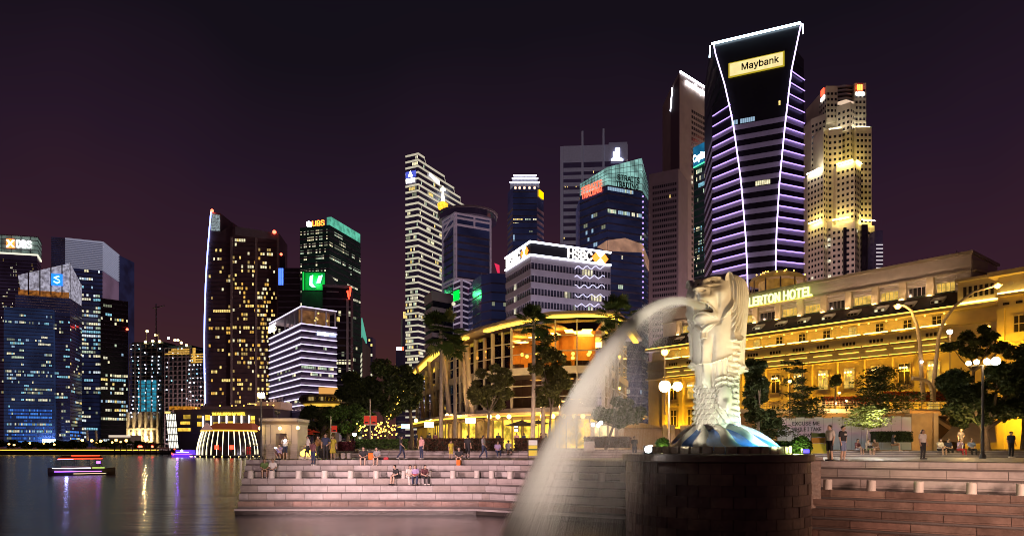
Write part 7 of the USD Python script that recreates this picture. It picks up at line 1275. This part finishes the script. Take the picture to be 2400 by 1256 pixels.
# railing and white pole at the left end of the pier
t = thing('pier_railing', 'dark railing at the left end of the pier', 'railing', (-18.6, 49, ZL)); mb = MB(); P0, P1 = np.r_[PY(577, 47.9), ZL], np.r_[PY(606, 51), ZL]
for k in range(6): q = P0 + (P1 - P0) * k / 5; obj('baluster', MB().bar(q, q + (0, 0, 1.05), .05), POLEB, t)
for h in (.35, .7, 1.05): obj('rail', MB().bar(P0 + (0, 0, h), P1 + (0, 0, h), .05), POLEB, t)
t = thing('white_pole', 'thin white pole leaning at the left corner of the pier steps', 'pole', (-17.9, 45.6, 2.13)); obj('pole', MB().tube([at(563, 1121, 45.4), at(566, 1078, 45.8)], .05, 6), M('paint_white', (.75, .72, .7), .5), t)
t = thing('notice_sign', 'small red and white notice on two white legs beside the kiosk', 'sign', at(585, 1076, 52)); obj('board', MB().box(at(577, 0, 52)[0], at(588, 0, 52)[0], 52, 52.04, ZV(1064, 52), ZV(1046, 52)), M('sign_red_paint', (.5, .03, .03), .6, emit=(1., .05, .05), estr=.08), t)
for u in (579, 586): obj('leg', MB().bar((at(u, 0, 52)[0], 52.06, ZL), (at(u, 0, 52)[0], 52.06, ZV(1046, 52)), .05), M('paint_white', (.75, .72, .7), .5), t)
# stone piers right of the plinth
t = thing('stone_pier', 'square dark stone pier between the plinth and the right steps', 'pier', (*PY(1890, 33.6), 0)); m = rbox(.95, 1.1, 3.4, .03); m.apply_translation((*PY(1890, 33.4), 1.85)); obj('block', MB().tm(m), PST[0], t); obj('cap', MB().tm(rbox(1.1, 1.2, .16, .03, (*PY(1890, 33.4), 3.64))), STONE[2], t)
# boats
def boat_hull(t, L_, W_, H_, m, base=0.):
    mb = MB(); st_n = 11; rows = []
    for i in range(st_n):
        s = i / (st_n - 1); x = (s - .5) * L_; w = W_ / 2 * (1 - abs(2 * s - 1) ** 3 * (.85 if s > .5 else .35)); sheer = H_ + .25 * H_ * (2 * s - 1) ** 2
        rows.append([(x, -w * .55, base - .25), (x, -w, base + H_ * .55), (x, -w, base + sheer), (x, w, base + sheer), (x, w, base + H_ * .55), (x, w * .55, base - .25)])
    V = np.array(rows).reshape(-1, 3); g = np.arange(len(V)).reshape(-1, 6); mb.add(V, q=np.stack([g[:-1], np.roll(g, -1, 1)[:-1], np.roll(g, -1, 1)[1:], g[1:]], -1).reshape(-1, 4)); mb.add(V[:6], t=[[0, k + 1, k] for k in range(1, 5)]); mb.add(V[-6:], t=[[0, k, k + 1] for k in range(1, 5)])
    return obj('hull', mb, m, t, world=False)
c = at(194, 1108, 103); t = thing('river_boat', 'small river boat with red roof lights and white and violet light lines', 'boat', (c[0], c[1], 0.), math.radians(24)); RB = lambda n, m_, *b: obj(n, MB().box(*b), m_, t, world=False); RL = E('boat_red', (1., .06, .02), 4.); VL = E('boat_violet', (.4, .12, 1.), 4.)
boat_hull(t, 8.6, 2.6, .9, M('boat_hull_dark', (.08, .05, .05), .5)); RB('cabin', M('boat_cabin', (.16, .07, .05), .5), -2.6, 2.4, -.95, .95, .95, 1.35)
for xx in (-2.5, -.9, .8, 2.3):
    for yy in (-.9, .9): RB('post', POLEB, xx - .04, xx + .04, yy - .04, yy + .04, 1.35, 2.5)
obj('canopy', MB().hexa([(-3., -1.2, 2.5), (2.8, -1.2, 2.5), (2.8, 1.2, 2.5), (-3., 1.2, 2.5), (-2.6, -.5, 2.9), (2.4, -.5, 2.9), (2.4, .5, 2.9), (-2.6, .5, 2.9)]), M('boat_canopy', (.25, .06, .03), .6), t, world=False)
RB('light_line', RL, -2.9, 2.7, -1.26, -1.21, 2.42, 2.52); RB('light_line', RL, -1.4, 2.3, -.56, -.5, 2.86, 2.96); RB('light_line', E('boat_pink', (1., .35, .55), 3.), -3., -1., -1.3, -1.26, 2.32, 2.40); RB('light_line', E('boat_white', (.8, .85, 1.), 4.), -3.6, 1.2, -1.36, -1.3, 1.02, 1.12); RB('light_line', VL, -3.4, 2.6, -1.36, -1.3, .52, .62); RB('light_line', E('boat_tan', (1., .7, .4), 1.5), -1., 3.2, -1.34, -1.3, .2, .27); RB('lamp', VL, 1.9, 2.4, -1.0, -.94, 1.7, 2.1); RB('light_line', E('boat_green', (.5, .7, .15), 1.2), 1.4, 3., -1.36, -1.3, 1.0, 1.2)
lamp_light('boat_glow', (c[0] - .5, c[1] - 3., .9), 25, (.35, .4, 1.), .2)
c = at(432, 1066, 282); t = thing('party_boat', 'boat glowing violet and blue moored between the leaning tower and the domed pavilion', 'boat', (c[0], c[1], 0.)); RB = lambda n, m_, *b: obj(n, MB().box(*b), m_, t, world=False); boat_hull(t, 9.6, 3.2, 1.3, M('boat_hull_violet', (.08, .03, .25), .4, emit=(.22, .05, 1.), estr=.7))
RB('cabin', M('boat_cabin_violet', (.1, .05, .3), .4, emit=(.18, .08, 1.), estr=.8), -3., 4., -1.3, 1.3, 1.35, 3.); RB('roof', POLEB, -3.2, 4.2, -1.5, 1.5, 3.02, 3.15); RB('light_line', E('boat_white', (.8, .85, 1.), 4.), -2.5, 2.5, -1.56, -1.5, 2.0, 2.15); RB('light_line', VL, -4, 4, -1.66, -1.6, 1.1, 1.25)
obj('lamp', MB().ball((-.2, -1.7, 2.7), .45, 1), LED_WHITE, t, world=False)
for x_, z_ in ((-4.4, 1.6), (-3.9, 1.2), (-3.3, 3.3)): obj('red_lamp', MB().ball((x_, -1.5, z_), .32, 1), SIGN_R, t, world=False)
lamp_light('party_boat_glow', (c[0], c[1] - 6, 2.), 300, (.25, .06, 1.), .4)
# fence panel and white box glimpsed behind the spray
t = thing('white_cabinet', 'low white cabinet beside the dull hedge behind the water', 'cabinet', at(1383, 1045, 56.9)); m = rbox(.85, .5, .75, .03); m.apply_translation((at(1383, 0, 56.5)[0], 57.2, ZT + .375)); obj('body', MB().tm(m), M('cabinet_white', (.55, .52, .48), .6), t)
for k in range(3): obj('door', MB().box(at(1383, 0, 56.5)[0] - .40 + .27 * k, at(1383, 0, 56.5)[0] - .15 + .27 * k, 56.93, 56.945, ZT + .06, ZT + .7), M('cabinet_door', (.5, .47, .43), .6), t)
# ------------------------------------------------------------ people
SKIN = [M('skin_%s' % n, c, .55, var=.05) for n, c in (('tan', (.42, .27, .19)), ('light', (.55, .38, .29)), ('brown', (.25, .15, .10)))]; HAIR = M('hair_black', (.015, .012, .012), .4); CL = {}
def cloth(n, c):
    if n not in CL: CL[n] = M('cloth_' + n, c, .8, var=.12, scale=8.)
    return CL[n]
for n, c in (('white', (.62, .60, .57)), ('black', (.025, .025, .03)), ('navy', (.03, .04, .09)), ('grey', (.25, .25, .27)), ('green', (.10, .16, .05)), ('pink', (.60, .33, .33)), ('lilac', (.38, .30, .52)), ('red', (.40, .04, .05)), ('orange', (.65, .16, .02)), ('yellow', (.5, .42, .05)), ('brown', (.22, .13, .07)), ('blue', (.18, .24, .40)), ('maroon', (.13, .05, .06))): cloth(n, c)
def ball_(c, r, seg=12): return m3.Manifold.sphere(r, seg).translate([float(x) for x in c])
def bone(*cr): return m3.Manifold.batch_hull([ball_(c, r) for c, r in cr])
def tm_(m, refine=.045, smooth=6):
    m = m.refine_to_length(refine) if refine else m; k = m.to_mesh(); t = trimesh.Trimesh(k.vert_properties[:, :3], k.tri_verts, process=True)
    if smooth: trimesh.smoothing.filter_taubin(t, iterations=smooth)
    return t
def pose_joints(pose):
    J = dict(pel=(0, 0, .93), waist=(0, .0, 1.08), chest=(0, 0, 1.30), neck=(0, .01, 1.47), head=(0, -.015, 1.60))
    for s, k in ((-1, 'L'), (1, 'R')):
        J.update({k + 'sh': (.175 * s, .01, 1.40), k + 'el': (.235 * s, .03, 1.13), k + 'wr': (.245 * s, -.06, .90), k + 'hip': (.09 * s, 0, .91), k + 'kn': (.105 * s, -.02, .49), k + 'an': (.105 * s, .02, .075), k + 'toe': (.12 * s, -.16, .03)})
    J = {k: np.array(v, float) for k, v in J.items()}
    if pose == 'walk': J['Rkn'] += (0, -.17, .01); J['Ran'] += (0, -.26, .0); J['Rtoe'] += (0, -.26, .02); J['Lkn'] += (0, .03, 0); J['Lan'] += (0, .24, .04); J['Ltoe'] += (0, .24, 0.0); J['Lel'] += (0, -.08, 0); J['Lwr'] += (0, -.20, .04); J['Rel'] += (0, .08, 0); J['Rwr'] += (0, .16, .03)
    if pose == 'hips': J['Rel'] += (.08, .03, .02); J['Rwr'] = np.array([.15, -.06, 1.0])
    if pose == 'phone': J['Rel'] = np.array([.25, -.08, 1.18]); J['Rwr'] = np.array([.12, -.30, 1.38]); J['Lel'] = np.array([-.25, -.08, 1.16]); J['Lwr'] = np.array([-.10, -.30, 1.34])
    if pose in ('sit', 'sitlean', 'play', 'sitback'):
        dz = -.83 if pose != 'x' else 0; lean = {'sit': .06, 'sitlean': .2, 'play': .10, 'sitback': -.06}[pose]
        for k in list(J):
            if k[1:] in ('kn', 'an', 'toe'): continue
            f = max(0, J[k][2] - .93); J[k] = J[k] + (0, -lean * f / .5, dz)
        for s, k in ((-1, 'L'), (1, 'R')):
            J[k + 'hip'] = np.array([.09 * s, 0, .09]); J[k + 'kn'] = np.array([.15 * s, -.44, .11]); J[k + 'an'] = np.array([.13 * s, -.48, -.33]); J[k + 'toe'] = np.array([.14 * s, -.64, -.38]); J[k + 'el'] = np.array([.25 * s, -.10 - lean * .5, .30]); J[k + 'wr'] = np.array([.12 * s, -.33 - lean * .4, .22])
        J['pel'] = np.array([0, .02, .10])
        if pose == 'play': J['Rwr'] = np.array([.02, -.28, .34]); J['Lwr'] = np.array([-.30, -.36, .44])
    if pose == 'crouch':
        for k in list(J):
            if k[1:] in ('kn', 'an', 'toe'): continue
            J[k] = J[k] + (0, .02, -.60)
        for s, k in ((-1, 'L'), (1, 'R')): J[k + 'hip'] = np.array([.1 * s, .05, .31]); J[k + 'kn'] = np.array([.16 * s, -.28, .46]); J[k + 'an'] = np.array([.12 * s, -.05, .075]); J[k + 'toe'] = np.array([.14 * s, -.22, .03]); J[k + 'el'] = np.array([.22 * s, -.22, .62]); J[k + 'wr'] = np.array([.06 * s, -.36, .80])
    return J
def person(label, u, Y, z, pose='stand', yaw=0., shirt='white', pants='black', shorts=False, skin=0, hair='short', H=1.70, prop=None, group=None, dress=False, glow=None):
    J = pose_joints(pose); k = H / 1.70; x = (u - U0) / F * Y; t = thing('person', label, 'person', (x, Y, z), yaw, group=group); sk = SKIN[skin]
    sit = pose in ('sit', 'sitlean', 'play', 'sitback'); B = []
    tors = [bone((J['pel'] + (-.07, 0, 0), .105), (J['pel'] + (.07, 0, 0), .105), (J['waist'] + (-.05, 0, 0), .095), (J['waist'] + (.05, 0, 0), .095)), bone((J['waist'] + (-.05, 0, 0), .095), (J['waist'] + (.05, 0, 0), .095), (J['chest'] + (-.08, 0, 0), .11), (J['chest'] + (.08, 0, 0), .11)), bone((J['chest'] + (-.08, 0, 0), .11), (J['chest'] + (.08, 0, 0), .11), (J['Lsh'], .06), (J['Rsh'], .06), (J['neck'] - (0, 0, .03), .06))]
    arms_u = [bone((J[s + 'sh'], .056), (J[s + 'el'], .042)) for s in 'LR']; arms_l = [bone((J[s + 'el'], .041), (J[s + 'wr'], .029)) for s in 'LR']; th = [bone((J[s + 'hip'], .088), (J[s + 'kn'], .058)) for s in 'LR']; ca = [bone((J[s + 'kn'], .057), (J[s + 'an'] * .6 + J[s + 'kn'] * .4 + (0, .02, 0), .052), (J[s + 'an'], .038)) for s in 'LR']; ft = [bone((J[s + 'an'] - (0, -.03, .03), .042), (J[s + 'toe'], .03)) for s in 'LR']
    hd = J['head']; head = bone((hd + (0, .012, .025), .093), (hd + (0, -.03, -.06), .058), (hd + (0, -.045, .02), .07)); nk = bone((J['neck'] - (0, 0, .03), .056), (hd - (0, -.01, .05), .05)); nose = bone((hd + (0, -.102, .012), .012), (hd + (0, -.118, -.025), .016)); ears = [ball_(hd + (.092 * s, .01, -.005), .02) for s in (-1, 1)]
    body = m3.Manifold.batch_boolean(tors + arms_u + arms_l + th + ca + ft + [head, nk], m3.OpType.Add); bt = tm_(body, .05, 5)
    bm = m3.Manifold(m3.Mesh(np.asarray(bt.vertices, np.float32), np.asarray(bt.faces, np.uint32))); extra = [nose] + ears
    for s, sg in (('L', -1), ('R', 1)):                      # hands: palm, four unequal bent fingers, thumb
        w = J[s + 'wr']; d = w - J[s + 'el']; d /= np.linalg.norm(d); a = np.cross(d, (0, 1., .2)); a /= np.linalg.norm(a); n = np.cross(a, d); p = w + d * .085
        extra.append(bone((w, .026), (p + a * .028, .014), (p - a * .028, .014)))
        for j, ln in enumerate((.062, .074, .068, .052)):
            o = p + a * (.03 - .02 * j); m_ = o + d * ln * .55 + n * .012; extra.append(bone((o, .0095), (m_, .009))); extra.append(bone((m_, .009), (m_ + d * ln * .35 + n * .028, .008)))
        extra.append(bone((w + d * .03 + a * .025, .012), (w + d * .07 + a * .05 + n * .02, .009)))
    if bm.status() == m3.Error.NoError and bm.volume() > .01:
        full = m3.Manifold.batch_boolean([bm] + extra, m3.OpType.Add).to_mesh(); bt = trimesh.Trimesh(full.vert_properties[:, :3], full.tri_verts, process=True)
    def put(n, m, mat_, par=t):
        m = m if isinstance(m, trimesh.Trimesh) else tm_(m); obj(n, trimesh.Trimesh(np.asarray(m.vertices) * k, m.faces, process=False), mat_, par, smooth=60, world=False)
    put('body', bt, sk)
    grow = .018
    sh = [bone((J['pel'] + (-.06, 0, .05), .10 + grow), (J['pel'] + (.06, 0, .05), .10 + grow), (J['waist'] + (-.05, 0, 0), .098 + grow), (J['waist'] + (.05, 0, 0), .098 + grow)), bone((J['waist'] + (-.05, 0, 0), .098 + grow), (J['waist'] + (.05, 0, 0), .098 + grow), (J['chest'] + (-.08, 0, 0), .112 + grow), (J['chest'] + (.08, 0, 0), .112 + grow)), bone((J['chest'] + (-.08, 0, 0), .112 + grow), (J['chest'] + (.08, 0, 0), .112 + grow), (J['Lsh'], .065 + grow), (J['Rsh'], .065 + grow), (J['neck'] - (0, 0, .05), .06))] + [bone((J[s + 'sh'], .06 + grow), (J[s + 'sh'] * .35 + J[s + 'el'] * .65, .055 + grow)) for s in 'LR']
    put('shirt', m3.Manifold.batch_boolean(sh, m3.OpType.Add), cloth(shirt, None))
    if dress: pn = [bone((J['pel'] + (0, 0, .05), .125), ((J['Lkn'] + (0, 0, .05)), .12), ((J['Rkn'] + (0, 0, .05)), .12))]
    else:
        pn = [bone((J['pel'] + (-.07, 0, .02), .118), (J['pel'] + (.07, 0, .02), .118), (J['Lhip'], .10), (J['Rhip'], .10))] + [bone((J[s + 'hip'], .102), (J[s + 'kn'] * (.9 if shorts else 1) + J[s + 'hip'] * (.1 if shorts else 0), .078 if shorts else .07)) for s in 'LR']
        if not shorts: pn += [bone((J[s + 'kn'], .069), (J[s + 'an'] + (0, 0, .03), .056)) for s in 'LR']
    put('skirt' if dress else ('shorts' if shorts else 'trousers'), m3.Manifold.batch_boolean(pn, m3.OpType.Add), cloth(pants, None))
    for s in 'LR': put('shoe', tm_(bone((J[s + 'an'] - (0, -.035, .035), .046), (J[s + 'toe'] + (0, 0, .004), .036)), None, 0), cloth('black' if u % 2 else 'white', None))
    cap = ball_(hd + (0, .018, .032), .106, 20).trim_by_plane([0., .80, .60], float((hd + (0, -.03, .028)) @ np.array([0., .80, .60])))
    if hair == 'long': cap = cap + bone((hd + (0, .06, .03), .08), (hd + (-.06, .07, -.10), .05), (hd + (.06, .07, -.10), .05), (hd + (0, .11, -.26), .055))
    put('hair', cap, HAIR)
    for s in (-1, 1): put('eye', tm_(ball_(hd + (.034 * s, -.106, .022), .011, 8), None, 0), cloth('black', None))
    put('mouth', tm_(bone((hd + (-.022, -.098, -.052), .007), (hd + (.022, -.098, -.052), .007)), None, 0), cloth('maroon', None))
    if prop:
        n_, mt, ctr, sz = prop; put(n_, rbox(*sz, min(sz) * .3, ctr), mt)
    if glow is not None: put('phone', rbox(.16, .02, .09, .008, tuple((J['Rwr'] + J['Lwr']) / 2 + (0, -.10, .03))), E('phone_flash', (.8, .88, 1.), 34.))
    return t
PI_ = math.pi
fy = lambda v, z: (EYE - z) * F / (v - V0)
# left pier
person('person holding up a glowing phone in front of the kiosk doorway', 668, 50.4, ZL, 'phone', 0.3, 'white', 'navy', True, 1, glow=1)
person('crouching person with a glowing phone at the kiosk doorway', 655, 50.2, ZL, 'crouch', -.3, 'lilac', 'maroon', True, 1, glow=1)
S1Y, S2Y, S0Y = 46.25, 45.1, 47.75
person('person in a green top sitting at the left end of the pier steps', 620, S1Y, 2.52, 'sitlean', .35, 'green', 'brown', True, 0, 'long')
person('person in a white shirt sitting next to the one in green', 640, S1Y, 2.52, 'sit', .1, 'white', 'navy', True, 0)
person('person in a white shirt bending forward beside the lanterns', 722, 48.6, ZL, 'walk', -1.2, 'white', 'black', True, 0)
person('person in dark clothes standing on the upper step below the lanterns', 734, 47.2, 2.93, 'stand', 2.6, 'maroon', 'navy', False, 2)
person('person with a brown top in the standing group by the kiosk', 746, 50., ZL, 'walk', -.6, 'brown', 'navy', False, 0, 'long')
person('tall person all in dark blue in the standing group by the kiosk', 763, 49.4, ZL, 'hips', .2, 'navy', 'black', False, 0, H=1.84)
person('person in a yellow dress right of the tall dark one', 780, 50.2, ZL, 'stand', .4, 'yellow', 'yellow', True, 0, 'long', dress=True)
person('person in black T-shirt and shorts sitting on the top step', 852, S0Y, ZL, 'sit', .1, 'black', 'black', True, 1, H=1.75)
person('person in grey sitting on the top step beside an orange bag', 886, S0Y, ZL, 'sitlean', -.2, 'grey', 'black', True, 1, 'long')
person('woman in dark clothes walking on the plaza left of the pink top', 940, 50.8, ZL, 'walk', 1.5, 'black', 'navy', False, 0, 'long')
person('woman in a pink top and dark trousers on the plaza', 988, 51.2, ZL, 'stand', -.7, 'pink', 'navy', False, 1, 'long')
person('person in black sitting on the top step, orange bag between the legs', 1076, S0Y, ZL, 'sit', 0., 'black', 'brown', True, 1, prop=('bag', cloth('orange', None), (0, -.55, -.18), (.30, .2, .42)))
person('child in yellow standing behind the seated one with the orange bag', 1057, 50.6, ZL, 'stand', .5, 'yellow', 'yellow', True, 0, H=1.35)
person('person in black standing in front of the long dark hedge', 1096, 52.6, ZL, 'stand', 2.8, 'black', 'black', False, 0, H=1.78)
person('person in dark grey walking before the long dark hedge', 1133, 53, ZL, 'walk', 1.3, 'grey', 'navy', False, 2, H=1.78)
person('small far person in purple by the gap in the hedge', 1166, 56, ZT - .15, 'sit', .3, 'lilac', 'navy', False, 0, 'long')
person('person in grey sitting in the gap of the hedge', 1191, 56.3, ZT - .05, 'sit', 2.9, 'grey', 'black', False, 0)
person('man in black sitting on the lower ledge, left of the four', 933, S2Y, 2.13, 'sitlean', -.8, 'black', 'black', True, 1)
person('woman in white trousers sitting second of the four on the lower ledge', 958, S2Y, 2.13, 'sitlean', .5, 'white', 'white', False, 1, 'long')
person('woman in lilac with a red bag on her lap on the lower ledge', 973, S2Y, 2.13, 'sit', .1, 'lilac', 'navy', False, 1, 'long', prop=('bag', cloth('red', None), (0, -.28, .24), (.34, .14, .12)))
person('woman in dark clothes sitting last of the four on the lower ledge', 992, S2Y, 2.13, 'sitlean', .6, 'maroon', 'black', False, 1, 'long')
person('dark figure seen through the water left of the floodlight', 1487, 52, ZL, 'stand', .2, 'black', 'navy', False, 2)
# plaza at the right
person('young man in a white T-shirt and black shorts standing beside the folding board', 1945, 36.9, ZR, 'stand', -1.2, 'white', 'black', True, 1, H=1.90)
person('young man in a black printed T-shirt and blue grey shorts facing the one in white', 1976, 37.1, ZR, 'hips', .5, 'black', 'blue', True, 1, H=1.86, prop=('shirt_print', cloth('white', None), (0, -.135, 1.30), (.16, .03, .09)))
tY = lambda u: 55.2 / (1 + .27 * (u - U0) / F) + 3.52 / (1 + .27 * (u - U0) / F)
def ter(u): return tY(u) + .9
person('person in grey sitting low on the terrace steps right of the standing pair', 2008, ter(2008), ZT, 'sit', .5, 'maroon', 'grey', True, 0)
person('person in white playing a dark guitar on the terrace steps under the young tree', 2032, ter(2032), ZT, 'play', .3, 'white', 'green', True, 0, prop=('guitar', cloth('black', None), (-.08, -.30, .30), (.62, .08, .16)))
person('person in tan bending over beside the guitar player', 2056, ter(2056), ZT, 'sitlean', -1.2, 'brown', 'brown', True, 0)
person('woman with long black hair sitting in front of the dark hedge', 2092, ter(2092) + .5, ZT + .35, 'sit', 1.1, 'black', 'brown', True, 0, 'long')
person('person in a white shirt and dark trousers standing at the plaza edge', 2163, 41.5, ZR, 'stand', .3, 'white', 'black', False, 0, 'long', H=1.78)
person('person in a white T-shirt sitting on the terrace steps, left of the seated group', 2202, ter(2202), ZT, 'sit', .2, 'white', 'black', True, 0)
person('person in dark purple sitting second in the seated group', 2221, ter(2221) + .4, ZT, 'sit', -.1, 'navy', 'black', False, 0)
person('person in dark clothes standing behind the seated group', 2252, ter(2252) + 2., ZT, 'hips', .1, 'black', 'black', False, 2)
person('person in lilac with a white stick sitting in the middle of the seated group', 2248, ter(2248), ZT, 'play', .2, 'lilac', 'red', False, 0, 'long', prop=('stick', cloth('white', None), (-.1, -.4, .1), (.05, .05, .7)))
person('person in a pale blue shirt sitting at the right of the seated group', 2276, ter(2276), ZT, 'sit', -.2, 'blue', 'black', False, 0)
person('dark figure standing at the far right beside the edge tree', 2370, ter(2370) - 2.2, ZR, 'stand', 0., 'navy', 'black', False, 2, H=1.8)
for i, (u, Y, c) in enumerate(((1168, 70, 'black'), (1211, 70, 'pink'), (1228, 71, 'navy'), (1268, 70, 'maroon'), (1280, 71, 'black'), (1292, 70.5, 'brown'), (975, 68, 'navy'), (1006, 68, 'black'), (1020, 68.5, 'maroon'))):
    person(('%s clothed guest in front of the yellow shops, ' % {'black': 'black', 'pink': 'pink', 'navy': 'navy', 'maroon': 'maroon', 'brown': 'brown'}[c]) + ('left of the tall palm trunk', 'just left of the tall palm trunk', 'beside the menu board', 'above the round ended hedge', 'second above the round ended hedge', 'third above the round ended hedge', 'near the pink shop front', 'under the bright warm sign', 'right of the bright warm sign')[i], u, Y, ZT, 'stand', .4 * i, c, 'black', False, i % 3)
t = thing('bag', 'orange bag standing on the top step between the seated pair', 'bag', (*PY(870, S0Y), ZL)); obj('body', MB().tm(rbox(.42, .3, .5, .1, (*PY(870, S0Y), ZL + .25))), cloth('orange', None), t, smooth=40); obj('handle', MB().tube([np.r_[PY(870, S0Y), ZL + .48] + np.array([.1 * math.cos(a), 0, .12 * math.sin(a)]) for a in np.linspace(0, PI_, 7)], .015, 5), cloth('black', None), t)
t = thing('bag', 'small red bag on the top step right of the seated person in grey', 'bag', (*PY(905, S0Y), ZL)); obj('body', MB().tm(rbox(.36, .25, .2, .07, (*PY(905, S0Y), ZL + .1))), cloth('red', None), t, smooth=40)
